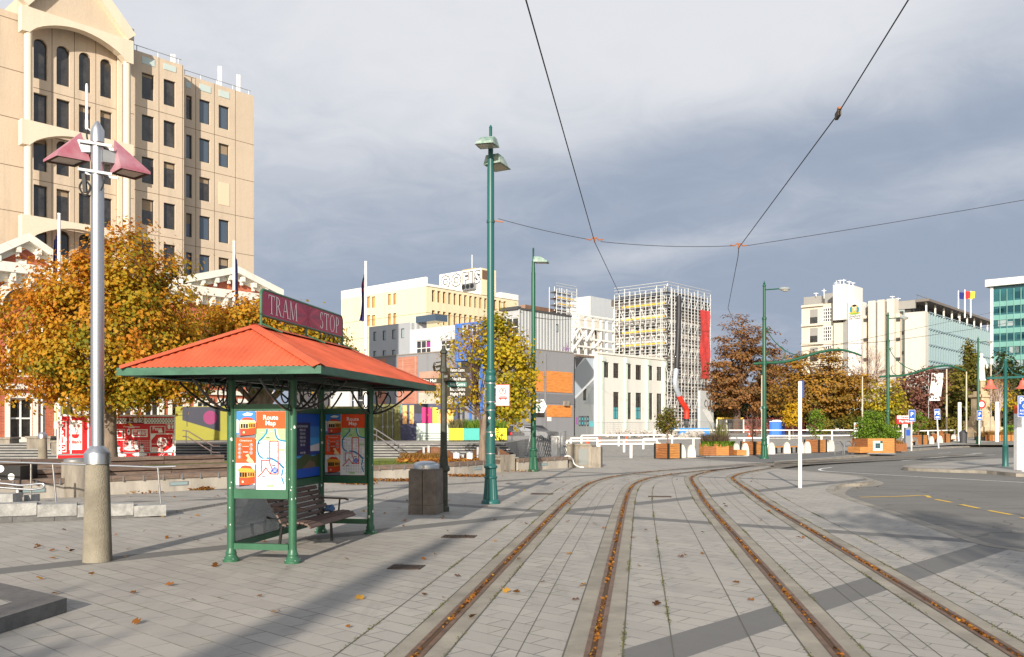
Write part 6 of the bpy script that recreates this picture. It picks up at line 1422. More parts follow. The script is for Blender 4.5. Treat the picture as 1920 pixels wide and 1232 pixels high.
b.bar(W.pt(W.s_at(254), z+.5, -.3), W.pt(W.s_at(344), z+.5, -.3), .035, .035, M_galv); zz = Wr.z_at(384, 151); b.bar(Wr.pt(Wr.s_at(347), zz+.45, -.3), Wr.pt(Wr.s_at(474), zz+.45, -.3), .035, .035, M_galv)
for u in (350, 380, 410, 440, 470): b.bar(Wr.pt(Wr.s_at(u), zz, -.3), Wr.pt(Wr.s_at(u), zz+.45, -.3), .035, .035, M_galv)
b.build('roof_rail', T, True)
for WW, u, vb, vt_, w in ((W, 334, 118, 96, .15), (Wr, 422, 163, 119, .12), (Wr, 457, 174, 135, .12)):
    b = MB(); s_ = WW.s_at(u); za, zb_ = WW.z_at(u, vb+6), WW.z_at(u, vt_); WW.box(b, s_-w, s_-.03, za, zb_, -.9, -.8, M_whitep); WW.box(b, s_+.03, s_+w, za, zb_, -.8, -.7, M_whitep); b.build('roof_antenna', T, True)

# ---------------------------------------------------------------- red brick hall with white pediments
M_brick = brick_mat('red_brick', lin((186, 98, 70)), lin((164, 80, 58)), lin((170, 140, 120))); M_trim = mat('white_trim', lin((226, 222, 212)), rough=.7, nscale=1.5, namt=.12)
Wb = Wall(437, 54, dR); H = thing('brick_hall', 'red brick hall with white bracketed pediments behind the maple trees', 'building', (Wb.p.x, Wb.p.y, 0))
a0, a1 = Wb.s_at(-130), Wb.s_at(512); ops = []
zc = Wb.z_at(437, 562)
wins = []
for u0, u1 in ((-60, -20), (18, 62), (110, 142), (165, 197), (220, 250), (272, 300), (322, 348), (370, 394), (412, 434), (450, 470), (485, 503)):
    for z0, z1 in ((1.2, 3.3), (4.4, 6.6)): 
        r = (Wb.s_at(u0), Wb.s_at(u1), z0, z1); ops.append(r); window_on(Wb, H, r, .2, M_framew, M_pane, 2, 2, .08)
mb = MB(); Wb.holes(mb, a0, a1, 0, zc, ops, .2, M_brick); p0, p1 = Wb.pt(a0, 0), Wb.pt(a1, 0); q0, q1 = p0-Wb.n*6, p1-Wb.n*6
for a, b2 in ((p0, q0), (p1, q1), (q0, q1)): mb.poly([(a.x, a.y, 0), (b2.x, b2.y, 0), (b2.x, b2.y, zc), (a.x, a.y, zc)], M_brick)
mb.poly([(p.x, p.y, zc) for p in (p0, p1, q1, q0)], M_roof); mb.build('wall', H, True)
b = MB(); Wb.box(b, a0-.2, a1+.2, zc+.002, zc+.5, -.3, .55, M_trim); Wb.box(b, a0-.1, a1+.1, zc-.5, zc-.001, .003, .12, M_trim)
s = a0
while s < a1: Wb.box(b, s, s+.22, zc-.42, zc-.002, .125, .5, M_trim); Wb.box(b, s+.03, s+.19, zc-.62, zc-.421, .125, .3, M_trim); s += .85
for z in (3.75, 1.0): Wb.box(b, a0, a1, z, z+.28, .003, .16, M_trim)
for r in ops: Wb.box(b, r[0]-.14, r[1]+.14, r[3]+.002, r[3]+.24, .004, .12, M_trim); Wb.box(b, r[0]-.22, r[0]-.005, r[2]-.1, r[3], .004, .08, M_trim); Wb.box(b, r[1]+.005, r[1]+.22, r[2]-.1, r[3], .004, .08, M_trim)
b.build('cornice', H, True)
def pediment(ul, up, ur, vp):
    s0, sp_, s1 = Wb.s_at(ul), Wb.s_at(up), Wb.s_at(ur); z0 = zc+.51; zp = Wb.z_at(up, vp)
    b = MB(); b.extr([Wb.pt(s0, z0, .1), Wb.pt(s1, z0, .1), Wb.pt(sp_, zp-.3, .1)], -Wb.n*2.5, M_brick); b.build('gable_wall', H, True)
    b = MB()
    for (sa, za), (sb_, zb_) in (((s0-.4, z0), (sp_, zp)), ((sp_, zp), (s1+.4, z0))):
        A, B2 = Wb.pt(sa, za, -.9), Wb.pt(sb_, zb_, -.9); d = (B2-A); up_ = Vector((0, 0, 1))
        b.bar(A+up_*.22, B2+up_*.22, 3.2, .3, M_trim, Wb.n.cross(d).normalized()) if False else b.extr([Wb.pt(sa, za, .62), Wb.pt(sb_, zb_, .62), Wb.pt(sb_, zb_+.42, .62), Wb.pt(sa, za+.42, .62)], -Wb.n*3.2, M_trim)
        b.extr([Wb.pt(sa, za-.35, .22), Wb.pt(sb_, zb_-.35, .22), Wb.pt(sb_, zb_-.002, .22), Wb.pt(sa, za-.002, .22)], -Wb.n*.11, M_trim)
        k = int(d.length/.85)
        for i in range(k):
            q = (i+.5)/k; s_, z_2 = sa+(sb_-sa)*q, za+(zb_-za)*q; Wb.box(b, s_-.11, s_+.11, z_2-.34, z_2-.05, .225, .58, M_trim); Wb.box(b, s_-.08, s_+.08, z_2-.55, z_2-.341, .225, .36, M_trim)
    b.build('pediment_cornice', H, True)
pediment(-12, 47, 108, 455); pediment(345, 437, 512, 514)
b = MB(); z = Wb.z_at(38, 500); Wb.box(b, Wb.s_at(28), Wb.s_at(48), Wb.z_at(38, 498), Wb.z_at(38, 487), .103, .14, M_trim); b.build('stone_tablet', H, True)
b = MB(); sc_, zc_ = Wb.s_at(45), Wb.z_at(45, 578)
for i in range(12):
    a, a2 = math.pi*i/12, math.pi*(i+1)/12; r0, r1 = 1.05, 1.5; b.extr([Wb.pt(sc_+r*math.cos(x), zc_+r*math.sin(x), .13) for r, x in ((r0, a), (r1, a), (r1, a2), (r0, a2))], -Wb.n*.127, M_trim)
b.extr([Wb.pt(sc_+1.04*math.cos(math.pi*i/12), zc_+1.04*math.sin(math.pi*i/12), .02) for i in range(13)], -Wb.n*.015, M_pane); b.build('arched_window', H, True)
b = MB(); b.lathe([(.5, zc), (.5, Wb.z_at(352, 522)), (.75, Wb.z_at(352, 520)), (.4, Wb.z_at(352, 510)), (.45, Wb.z_at(352, 504)), (.02, Wb.z_at(352, 500))], M_galv, 14, Wb.pt(Wb.s_at(352), 0, -2.2)); b.build('roof_vent', H, True)
# pale annexe seen through the shelter
M_pale = panelled('pale_render', lin((206, 206, 206)), stain=.15)
A = Block('annexe', 'pale grey rendered annexe with tall white framed windows beside the brick hall', 655, 64, 548, 700, 722, 0, M_pale, M_pale); A.win('R', [(660, 668, 730, 792), (671, 685, 730, 792), (688, 697, 730, 792)], M_framew, M_pane, 1, 3); A.shell()

# ---------------------------------------------------------------- cream building with boarded windows
M_cream = panelled('cream_render', lin((226, 214, 180)), stain=.35, bump=.1); M_creamw = panelled('cream_top', lin((240, 236, 226)), stain=.1)
B = Block('cream_building', 'large cream office building with boarded up windows and graffiti penthouse', 799, 125, 640, 972, 536, .5, M_cream)
for vs in ((0, 0), (1, 0)):
    pass
B.win('L', [(688, 694, 556, 577), (697, 703.5, 556, 577), (727, 733, 551, 572), (737, 743, 550, 571), (688, 694, 591, 611), (697, 703.5, 591, 611), (727, 733, 588, 609), (737, 743, 587, 608)], M_frame, M_board, depth=.25, fw=.06)
n = 15; s0, s1 = B.WR.s_at(810), B.WR.s_at(953); z1a, z1b, z2a, z2b = B.WR.z_at(813, 566), B.WR.z_at(813, 544), B.WR.z_at(813, 607), B.WR.z_at(813, 582)
for i in range(n):
    a = s0+(s1-s0)*i/n; wd = (s1-s0)/n*.55
    for z0, z1 in ((z1a, z1b), (z2a, z2b), (z2a-(z1a-z2a), z2b-(z1a-z2a))):
        r = (a, a+wd, z0, z1); B.oR.append(r); window_on(B.WR, B.t, r, .6, M_frame, M_board if (i*7) % 5 else M_pane, 1, 1, .06)
B.shell(.6, mr=mat('reveal_buff', lin((206, 176, 132)), rough=.9))
b = MB(); zt = B.zt; B.WL.box(b, 0, B.sL+.01, zt+.002, zt+1.3, -.3, .03, M_creamw); B.WR.box(b, .031, B.sR*.3, zt+.002, zt+.35, -.3, .03, M_creamw); B.WR.box(b, .0, B.sR, zt-.05, zt+.003, .004, .05, M_seam); b.build('parapet', B.t, True)
sm = MB()
for v in (586, 622): z = B.WL.z_at(799, v); B.WL.box(sm, 0, B.sL, z-.03, z+.03, .002, .01, M_seam); B.WR.box(sm, 0, B.sR, z-.03, z+.03, .002, .01, M_seam)
sm.build('panel_joint', B.t, True)
Pn = Block('', '', 902, 138, 824, 930, 502, B.zt+.01, M_creamw, M_cream, parent=B.t); Pn.shell(name='penthouse')
b = MB(); s_ = Pn.WL.s_at(863); M_blk = mat('graffiti_black', (.02, .02, .022), rough=.6); sA_, sB_ = Pn.WL.s_at(899), Pn.WL.s_at(828); zA, zB_ = Pn.WL.z_at(863, 541), Pn.WL.z_at(863, 510)
zm = (zA+zB_)/2; X = Pn.WL.X((sA_+sB_)/2, zm, .02); b.text('OOFJS', (zB_-zA)*.95, X, M_blk, bold=.24, space=1.35); X = Pn.WL.X((sA_+sB_)/2, zm, .03); b.text('OOFJS', (zB_-zA)*.95, X, M_whitep, bold=.09, space=1.35); b.build('graffiti', B.t, True)
b = MB()
for k in range(3): 
    c = Pn.WL.pt(Pn.WL.s_at(874+k*8), Pn.WL.z_at(882, 538), .5); Pn.WL.box(b, Pn.WL.s_at(878+k*8), Pn.WL.s_at(871+k*8), Pn.WL.z_at(882, 544), Pn.WL.z_at(882, 532), .02, .6, M_galv)
    b.extr([c+Vector((0, 0, 0))+Pn.WL.n*.12+Pn.WL.d*(.4*math.cos(a))+Vector((0, 0, .4*math.sin(a))) for a in [i*math.pi/6 for i in range(12)]], Pn.WL.n*.02, M_blk)
b.build('air_unit', B.t, True)
b = MB(); q = Pn.WR.rect(904, 916, 507, 524); Pn.WR.box(b, *q, .003, .05, mat('brown_louvre', lin((112, 84, 70)), rough=.8)); b.build('louvre', B.t, True)
b = MB(); b.bar(Pn.WL.pt(3, Pn.zt, -1), Pn.WL.pt(3, Pn.zt+2.6, -1), .12, .12, M_galv); b.bar(Pn.WL.pt(2, Pn.zt+.2, -1), Pn.WL.pt(5, Pn.zt+.2, -1), .5, .25, M_board); b.build('roof_gear', B.t, True)
b2 = Block('', '', 940, 150, 925, 972, 548, B.zt+.02, M_creamw, M_creamw, parent=B.t); b2.shell(name='plant_room')

# ---------------------------------------------------------------- clad flats, brick and grey walls, grey metal shed
M_clad = corrugated('clad_white', lin((214, 216, 218)), .9); M_cladg = corrugated('clad_grey', lin((176, 178, 182)), .8); M_shed = corrugated('shed_metal', lin((196, 198, 198)), .55)
M_grey = panelled('grey_render', lin((140, 140, 144)), stain=.3); M_oldbrick = brick_mat('old_brick', lin((176, 108, 84)), lin((196, 130, 104)), lin((180, 160, 150)))
M_ply = mat('ply_orange', lin((216, 138, 70)), rough=.85, nscale=1.2, namt=.3, stretch=(1, 1, 5))
D = Block('grey_building', 'long low grey rendered building with brick end and orange plywood boards', 950, 95, 690, 1076, 650, .1, M_grey)
D.shell()
WLd, WRd = D.WL, D.WR
b = MB(); q = WLd.rect(706, 783, 668, 730); WLd.box(b, q[1], q[0], .12, D.zt-.25, .004, .06, M_oldbrick); b.build('brick_facing', D.t, True)
b = MB(); WLd.box(b, WLd.s_at(747), WLd.s_at(725), 4, D.zt-.22, .061, .09, M_grey); WLd.box(b, WLd.s_at(831), WLd.s_at(787), .3, WLd.z_at(810, 696), .004, .05, mat('pink_brick', lin((190, 150, 130)), rough=.9, nscale=1, namt=.2)); WLd.box(b, WLd.s_at(850), WLd.s_at(786), .2, WLd.z_at(810, 736), .051, .09, mat('pale_concrete', lin((190, 182, 168)), rough=.9, nscale=.6, namt=.25)); b.build('patch_wall', D.t, True)
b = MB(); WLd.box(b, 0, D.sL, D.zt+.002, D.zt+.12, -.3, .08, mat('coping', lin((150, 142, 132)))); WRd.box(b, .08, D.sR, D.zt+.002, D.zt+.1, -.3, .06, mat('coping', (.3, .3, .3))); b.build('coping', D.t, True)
for (u0, u1, v0, v1, nm, m_) in ((1001, 1019.5, 696, 734, 'plywood_board', M_ply), (1024, 1073, 697, 736, 'plywood_board', M_ply), (1024, 1072, 760, 782, 'plywood_board', M_ply), (1003, 1021, 771, 782, 'dark_opening', M_pane), (996, 1000, 696, 734, 'dark_opening', M_pane)):
    b = MB(); q = WRd.rect(u0, u1, v0, v1); WRd.box(b, q[0], q[1], q[2], q[3], .003, .06, m_); b.build(nm, D.t, True)
b = MB(); WRd.box(b, 0, D.sR, WRd.z_at(1040, 757), WRd.z_at(1040, 739), .003, .05, mat('grey_band', lin((118, 118, 122)), rough=.9)); WRd.box(b, WRd.s_at(1020.5), WRd.s_at(1023), .2, D.zt-.3, .051, .1, M_grey); b.build('band_course', D.t, True)
b = MB(); q = WRd.rect(1025, 1033, 782, 790); WRd.box(b, *q, .06, .08, M_signw); b.build('notice', D.t, True); b = MB(); q = WRd.rect(1055, 1063, 752, 761); WRd.box(b, *q, .06, .4, M_cconc); b.build('wall_box', D.t, True)
# clad flats
E_ = Block('clad_flats', 'white and grey clad flats with narrow windows above the old brick wall', 769, 106.6, 692, 800, 604, D.zt+.125, M_cladg, M_clad)
E_.win('L', [(700, 705.5, 622, 639), (717.5, 723.5, 620, 638), (735, 741.5, 618, 636), (751.5, 758, 616, 634), (700, 705.5, 658, 673), (717.5, 723.5, 657, 672), (735, 741.5, 656, 671)], M_frame, M_panel, 1, 1, .15, .07); E_.shell()
E2 = Block('', '', 856, 101, 768.5, 905, 609, D.zt+.126, M_clad, M_clad, parent=E_.t)
E2.win('L', [(779, 807, 638, 667), (825, 853, 637, 655)], M_framew, M_pane, 3, 2, .2, .09); E2.shell(name='wing_wall')
b = MB(); q = E2.WL.rect(797, 806, 641, 653); E2.WL.box(b, q[1], q[0], q[2], q[3], -.15, -.14, mat('magenta_reflection', lin((150, 50, 130)), rough=.6)); b.build('blind', E_.t, True)  # magenta reflection in the glass, painted as a thin panel
b = MB(); E2.WL.box(b, E2.WL.s_at(853), E2.WL.s_at(779), E2.WL.z_at(815, 666), E2.WL.z_at(815, 660), .3, .36, M_galv); b.build('balcony', E_.t, True)
b = MB(); q = E_.WL.rect(768, 805, 607, 616); E_.WL.box(b, q[1], q[0], E_.zt+.01, E_.zt+.8, -3, -1, M_paneb); b.build('clerestory', E_.t, True)
# blue framed structure behind the young tree
M_blue = mat('blue_steel', lin((70, 120, 200)), rough=.5, nscale=2, namt=.2)
Bq = Block('blue_pavilion', 'bright blue framed upper storey with wide windows behind the young tree', 905, 94, 853, 935, 602, D.zt-1.5, M_blue)
Bq.win('L', [(866, 882, 608, 630), (884, 901, 608, 630)], M_framew, M_pane, 2, 2, .2, .08); Bq.shell(); b = MB(); Bq.WL.box(b, Bq.sL*.15, Bq.sL*.35, D.zt+.1, D.zt+.9, .003, .05, M_whitep); Bq.WL.box(b, Bq.sL*.5, Bq.sL*.62, D.zt+.1, D.zt+1.3, .003, .05, mat('pale_blue', lin((140, 180, 225)))); b.build('painted_patch', Bq.t, True)
for s in (Bq.sL*.1, Bq.sL*.5, Bq.sL*.95): b = MB(); Bq.WL.box(b, s-.12, s+.12, 0.2, D.zt-1.5, -.4, -.15, M_blue); b.build('steel_column', Bq.t, True)
# grey metal shed
S_ = Block('metal_shed', 'pale grey metal clad upper building with slanted dark roof edge', 973, 99, 945, 1071, 580, D.zt-.4, M_shed, M_shed)
S_.win('L', [(948, 972, 596, 630)], M_framew, M_pane, 2, 2, .15, .09); S_.win('R', [(1042.5, 1047.5, 608, 623)], M_frame, M_panel, 1, 1, .12, .07); S_.shell()
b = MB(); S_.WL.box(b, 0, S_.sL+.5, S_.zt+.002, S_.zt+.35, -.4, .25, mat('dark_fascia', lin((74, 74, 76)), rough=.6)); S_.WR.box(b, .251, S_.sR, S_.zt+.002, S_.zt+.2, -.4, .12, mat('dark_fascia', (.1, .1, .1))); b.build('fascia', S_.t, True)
b = MB(); rr_ = random.Random(4)
for k in range(26):
    c = S_.WR.pt(S_.WR.s_at(1060+rr_.gauss(0, 4)), S_.WR.z_at(1060, 654+rr_.gauss(0, 4)), .012); pts = [c+S_.WR.d*(rr_.gauss(0, .18))+Vector((0, 0, rr_.gauss(0, .2))) for _ in range(3)]; b.tube(pts, .02, mat('graffiti_purple', lin((140, 110, 150))), 4)
b.build('graffiti', S_.t, True)

# ---------------------------------------------------------------- mural gable, white hall
M_mural = panelled('mural_grey', lin((134, 138, 140)), stain=.25)
Gm = Block('mural_house', 'grey painted gable wall with diamond mural and graffiti', 1078, 105, 1074, 1142, 668, .3, M_mural, M_mural); Gm.win('R', [(1093.5, 1101, 729, 751)], M_frame, M_pane); Gm.shell()
def wall_poly(W_, pts, m, off, mb): 
    P = [W_.px(u, v, off) for u, v in pts]
    if (P[1]-P[0]).cross(P[2]-P[1]).dot(W_.n) < 0: P = P[::-1]
    mb.poly(P, m)
b = MB(); gm = [mat('mural_%d' % i, lin(c), rough=.8) for i, c in enumerate(((100, 106, 112), (168, 178, 188), (84, 88, 94), (196, 200, 204), (60, 60, 64), (150, 90, 160), (90, 180, 190), (120, 126, 130)))]
for pts, k in (([(1078, 670), (1095, 670), (1080, 690)], 4), ([(1098, 672), (1117, 700), (1092, 730), (1078, 712), (1078, 692)], 0), ([(1098, 671), (1117, 671), (1117, 699)], 1), ([(1117, 704), (1117, 708), (1079, 748), (1077, 744)], 3), ([(1077, 714), (1091, 731), (1077, 744)], 1), ([(1120, 708), (1141, 708), (1141, 735), (1118, 758), (1095, 757)], 7)): wall_poly(Gm.WR, pts, gm[k], .004+.003*k, b)
for pts, k, o in (([(1136, 735), (1141, 737), (1141, 745), (1120, 768), (1115, 765), (1115, 759)], 3, .03), ([(1136, 738), (1140, 740), (1140, 744), (1121, 763), (1117, 761)], 2, .034)): wall_poly(Gm.WR, pts, gm[k], o, b)
for i, u in enumerate((1087, 1092, 1097, 1102)):
    q = Gm.WR.rect(u-2.1, u+2.1, 780, 799); Gm.WR.box(b, q[0], q[1], q[2], q[3], .003, .012, gm[4] if i % 2 else gm[2]); q = Gm.WR.rect(u-.8, u+.8, 783, 788); Gm.WR.box(b, *q, .0121, .016, gm[6]); q = Gm.WR.rect(u-.8, u+.8, 791, 796); Gm.WR.box(b, *q, .0121, .016, gm[6])
q = Gm.WR.rect(1105, 1112, 790, 800); Gm.WR.box(b, *q, .003, .012, gm[6]); q = Gm.WR.rect(1080, 1083, 782, 796); Gm.WR.box(b, *q, .003, .012, gm[5]); b.build('mural', Gm.t, True)
b = MB(); Gm.WR.box(b, 0, Gm.sR*.55, Gm.zt+.002, Gm.zt+.25, -.6, .1, M_tim); b.build('coping', Gm.t, True)
M_whall = panelled('white_hall', lin((216, 213, 206)), stain=.28, bump=.1)
Hw = Block('white_hall', 'white two storey hall with tall windows and pale green downpipes', 1120, 107.5, 1105, 1245, 663, .5, M_whall)
Hw.win('R', [(1130.5, 1142, 679, 708), (1150, 1161, 681, 709), (1173, 1184, 683, 711), (1192, 1203, 684.5, 712.5), (1213, 1224, 686, 713), (1231.5, 1241, 688, 714)], M_frame, M_pane, 2, 2, .2, .07)
Hw.win('R', [(1150, 1161, 735, 786), (1173, 1184, 736, 786), (1192, 1203, 736.5, 786.5), (1213, 1224, 737, 786.5), (1231.5, 1241, 738, 786)], M_frame, M_pane, 2, 3, .2, .07); Hw.shell(.2)
for u in (1150, 1192): b = MB(); q = Hw.WR.rect(u+.5, u+10.5, 764, 785); Hw.WR.box(b, q[0], q[1], q[2], q[3], -.175, -.15, mat('teal_blind', lin((80, 150, 160)), rough=.5)); b.build('blind', Hw.t, True)
for u in (1127, 1172, 1212, 1244): b = MB(); s_ = Hw.WR.s_at(u); Hw.WR.box(b, s_-.2, s_+.2, .55, Hw.zt-.2, .003, .3, mat('pale_green_pipe', lin((196, 210, 196)), rough=.6, nscale=1, namt=.1)); Hw.WR.box(b, s_-.32, s_+.32, Hw.zt-.9, Hw.zt-.3, .301, .5, mat('pale_green_pipe', (.5, .6, .5))); b.build('downpipe', Hw.t, True)
b = MB(); Hw.WR.box(b, -.1, Hw.sR, Hw.zt+.002, Hw.zt+.25, -.5, .12, M_trim); b.build('coping', Hw.t, True)
# plain grey lift motor block behind, and white steel frame stair tower
Lb = Block('plant_tower', 'plain pale grey plant tower rising behind the white steel stair frame', 1107, 140, 1062, 1151, 555, .5, M_pale, panelled('plant_shade', lin((186, 190, 194)), stain=.1)); Lb.shell()
Wf = Wall(1070, 118, dR); Fm = thing('steel_frame', 'white steel stair frame with diagonal braces in front of the plant tower', 'steel frame', (Wf.p.x, Wf.p.y, .6))
M_ws = mat('white_steel', lin((228, 226, 222)), rough=.5)
M_wmid = panelled('white_mid', lin((214, 208, 198)), stain=.2)
b = MB(); Wf.box(b, Wf.s_at(1104), Wf.s_at(1152), .6, Wf.z_at(1130, 594), -8, -2, M_wmid); b.build('core_wall', Fm, True)
for u in (1071, 1085, 1099, 1113, 1127, 1138, 1151):
    b = MB(); s_ = Wf.s_at(u); Wf.box(b, s_-.13, s_+.13, .6, Wf.z_at(u, 592+abs(u-1100)*.1), -.2, .1, M_ws); b.build('column', Fm, True)
for v in (594, 617, 637, 652, 668): b = MB(); z = Wf.z_at(1110, v); Wf.box(b, Wf.s_at(1070), Wf.s_at(1152), z-.12, z+.12, .101, .25, M_ws); b.build('beam', Fm, True)
for (u0, v0, u1, v1) in ((1071, 660, 1096, 625), (1096, 632, 1078, 600), (1071, 640, 1085, 617), (1099, 640, 1113, 617), (1113, 652, 1127, 637), (1150, 612, 1163, 628), (1150, 660, 1160, 650)): b = MB(); b.bar(Wf.px(u0, v0, .3), Wf.px(u1, v1, .3), .22, .22, M_ws); b.build('brace', Fm, True)
for u0, u1, v0, v1 in ((1130, 1138, 613, 626), (1105, 1112, 645, 652)): window_on(Wf, Fm, Wf.rect(u0, u1, v0, v1), -.0, M_frame, M_pane, 1, 1, .1, off=-1.98)

# ---------------------------------------------------------------- building wrapped in scaffolding
M_sconc = panelled('bare_concrete', lin((214, 206, 196)), stain=.35); M_dkroof = mat('dark_slab', lin((96, 90, 84)), rough=.9)
Sc = Block('scaffold_building', 'tall half demolished concrete building wrapped in steel scaffolding', 1243, 121, 1150, 1328, 553, .6, M_sconc)
zf = [Sc.WL.z_at(1243, v) for v in (565, 603, 640, 678, 716, 754)]; fh = zf[0]-zf[1]
for z in zf:
    for i in range(5):
        s_ = Sc.sL*(.1+.18*i); r = (s_, s_+Sc.sL*.12, z-fh*.62, z-fh*.12); Sc.oL.append(r); window_on(Sc.WL, Sc.t, r, .3, M_frame, M_pane, 2, 1, .1)
    for i in range(4):
        s_ = Sc.sR*(.08+.24*i); r = (s_, s_+Sc.sR*.09, z-fh*.62, z-fh*.12); Sc.oR.append(r); window_on(Sc.WR, Sc.t, r, .3, M_frame, M_pane, 1, 1, .1)
Sc.shell(.3)
b = MB(); Sc.WL.box(b, 0, Sc.sL, Sc.zt-.9, Sc.zt+.05, .003, .5, M_dkroof); Sc.WR.box(b, .501, Sc.sR, Sc.zt-1.7, Sc.zt+.05, .003, .4, mat('dark_top', lin((110, 112, 118)), rough=.8, nscale=.8, namt=.5)); b.build('roof_slab', Sc.t, True)
for z in zf: b = MB(); Sc.WL.box(b, 0, Sc.sL, z-.14, z+.14, .003, .35, M_ws); Sc.WR.box(b, .351, Sc.sR, z-.14, z+.14, .003, .3, M_ws); b.build('floor_slab', Sc.t, True)
M_tubey = mat('scaffold_tube', lin((198, 200, 200)), rough=.5, metal=.2); M_ydeck = mat('yellow_board', lin((224, 180, 70)), rough=.7)
SF = thing('scaffold', 'silver tube scaffolding with yellow toe boards around the half demolished building', 'scaffold', (Sc.WL.p.x, Sc.WL.p.y, .6))
rr_ = random.Random(8)
def scaff(W_, s0, s1, z0, z1, nb, lifts, offs=(.9, 2.0), th=.055, yellow=()):
    for o in offs:
        for i in range(nb+1):
            s_ = s0+(s1-s0)*i/nb; b = MB(); b.tube([W_.pt(s_, z0, o), W_.pt(s_, z1+rr_.uniform(.2, 1.1), o)], th, M_tubey, 5); b.build('standard', SF, True)
    for j in range(lifts+1):
        z = z0+(z1-z0)*j/lifts; b = MB()
        for o in offs: 
            for q in ((0, .45, .9, 1.3) if o == offs[-1] else (0,)): b.tube([W_.pt(s0, z+q, o), W_.pt(s1, z+q, o)], th*.9, M_tubey, 5)
        b.build('ledger', SF, True)
        if 0 < j:
            b = MB(); W_.box(b, s0, s1, z+.07, z+.13, offs[0]+.06, offs[-1]-.06, M_tim if j % 2 else M_galv); b.build('deck', SF, True)
            if j in yellow: b = MB(); W_.box(b, s0+(s1-s0)*.05, s1-(s1-s0)*.15, z+.14, z+.34, offs[-1]-.03, offs[-1]-.0, M_ydeck); b.build('toe_board', SF, True)
    for i in range(0, nb, 2):
        for j in range(0, lifts, 2):
            b = MB(); b.tube([W_.pt(s0+(s1-s0)*i/nb, z0+(z1-z0)*j/lifts, offs[-1]+.08), W_.pt(s0+(s1-s0)*(i+1)/nb, z0+(z1-z0)*(j+1)/lifts, offs[-1]+.08)], th*.85, M_tubey, 4); b.build('brace', SF, True)
scaff(Sc.WL, -2.0, Sc.WL.out(2).s_at(1152), Hw.zt*.86, Sc.zt+.1, 10, 6, yellow=(2, 3, 4, 5)); scaff(Sc.WR, -2.0, Sc.WR.out(2).s_at(1332), .7, Sc.zt+.1, 13, 11)
RN = thing('debris_net', 'red debris net hung over the end of the scaffolding', 'net', (Sc.WR.pt(Sc.sR, 0)), 0); M_net = mat('red_net', lin((206, 66, 62)), rough=.9, nscale=1.5, namt=.25, alpha=.93)
b = MB(); Wn = Sc.WR.out(2.2); q0, q1 = Wn.s_at(1313.5), Wn.s_at(1331); z0, z1 = Wn.z_at(1322, 710), Wn.z_at(1322, 582); vs = []; 
for j in range(13):
    for i in range(7): vs.append(Sc.WR.pt(q0+(q1-q0)*i/6, z0+(z1-z0)*j/12, 2.2+.12*math.sin(i*1.7+j*.9)*(1 if j % 3 else .3)))
b.add(vs, [(j*7+i, j*7+i+1, j*7+8+i, j*7+7+i) for j in range(12) for i in range(6)], M_net, True); b.build('net', RN, True)
CH = thing('debris_chute', 'debris chute in black, silver and red sections down the scaffolding', 'chute', Sc.WR.pt(Sc.WR.s_at(1280), .6, 3)); 
for pts, m_ in (([(1273, 555), (1272.5, 600), (1269, 693)], mat('chute_black', (.03, .03, .035), rough=.5)), ([(1268, 692), (1266, 720), (1274, 744)], mat('chute_silver', lin((190, 200, 212)), rough=.4, metal=.4)), ([(1272.5, 741), (1280, 756), (1287.5, 768), (1287.5, 786)], mat('chute_red', lin((228, 62, 44)), rough=.5)), ([(1287.5, 785), (1287, 798)], M_cable)):
    P = catmull([Sc.WR.px(u, v, 2.5) for u, v in pts], 4); b = MB(); n = len(P); b.tube(P, [.34+.05*(i % 2) for i in range(n)], m_, 10); b.build('chute_section', CH, True)
# mural slab wall at scaffold foot
Wm = Wall(1313, 116, dR); t = thing('mural_slab', 'tall grey slab wall with bicycle mural at the foot of the scaffold', 'wall', Wm.pt(0, .6)); b = MB(); q = Wm.rect(1313, 1338, 733, 803); Wm.box(b, q[0], q[1], .5, Wm.z_at(1325, 733), -.4, 0, panelled('slab_mural', lin((186, 190, 192)), stain=.2)); b.build('slab', t, True)
b = MB()
for (u, v, r) in ((1328, 741, .42), (1336, 740, .38), (1324, 757, .45), (1334, 755, .45), (1330, 765, .35)):
    c = Wm.px(u, v, .02); b.tube([c+Wm.d*r*math.cos(a)+Vector((0, 0, r*math.sin(a))) for a in [i*math.pi/8 for i in range(16)]], .035, M_blk, 4, True)
for k in range(4): b.bar(Wm.px(1318+k*3, 768, .02), Wm.px(1332+k*2, 792, .02), .02, .16, M_signw, Wm.n)
b.build('mural', t, True)
# small roof scaffold and brown roof behind the metal shed
t = thing('roof_scaffold', 'small tube scaffold with yellow boards on the roof behind the metal shed', 'scaffold', at(1040, 590, 120)); Ws = Wall(1028, 130, dR); SFx = SF; SF = t; scaff(Ws, 0, Ws.s_at(1066), Ws.z_at(1045, 600), Ws.z_at(1045, 552), 4, 4, (.2, 1.6), .05, (2, 3)); SF = SFx
Br = Block('brown_roof_building', 'brown roofed building between the cream building and the metal shed', 985, 128, 975, 1062, 571, .5, mat('brown_wall', lin((150, 120, 100)), rough=.9), mat('brown_clad', lin((120, 92, 76)), rough=.9, nscale=1, namt=.2)); Br.shell()

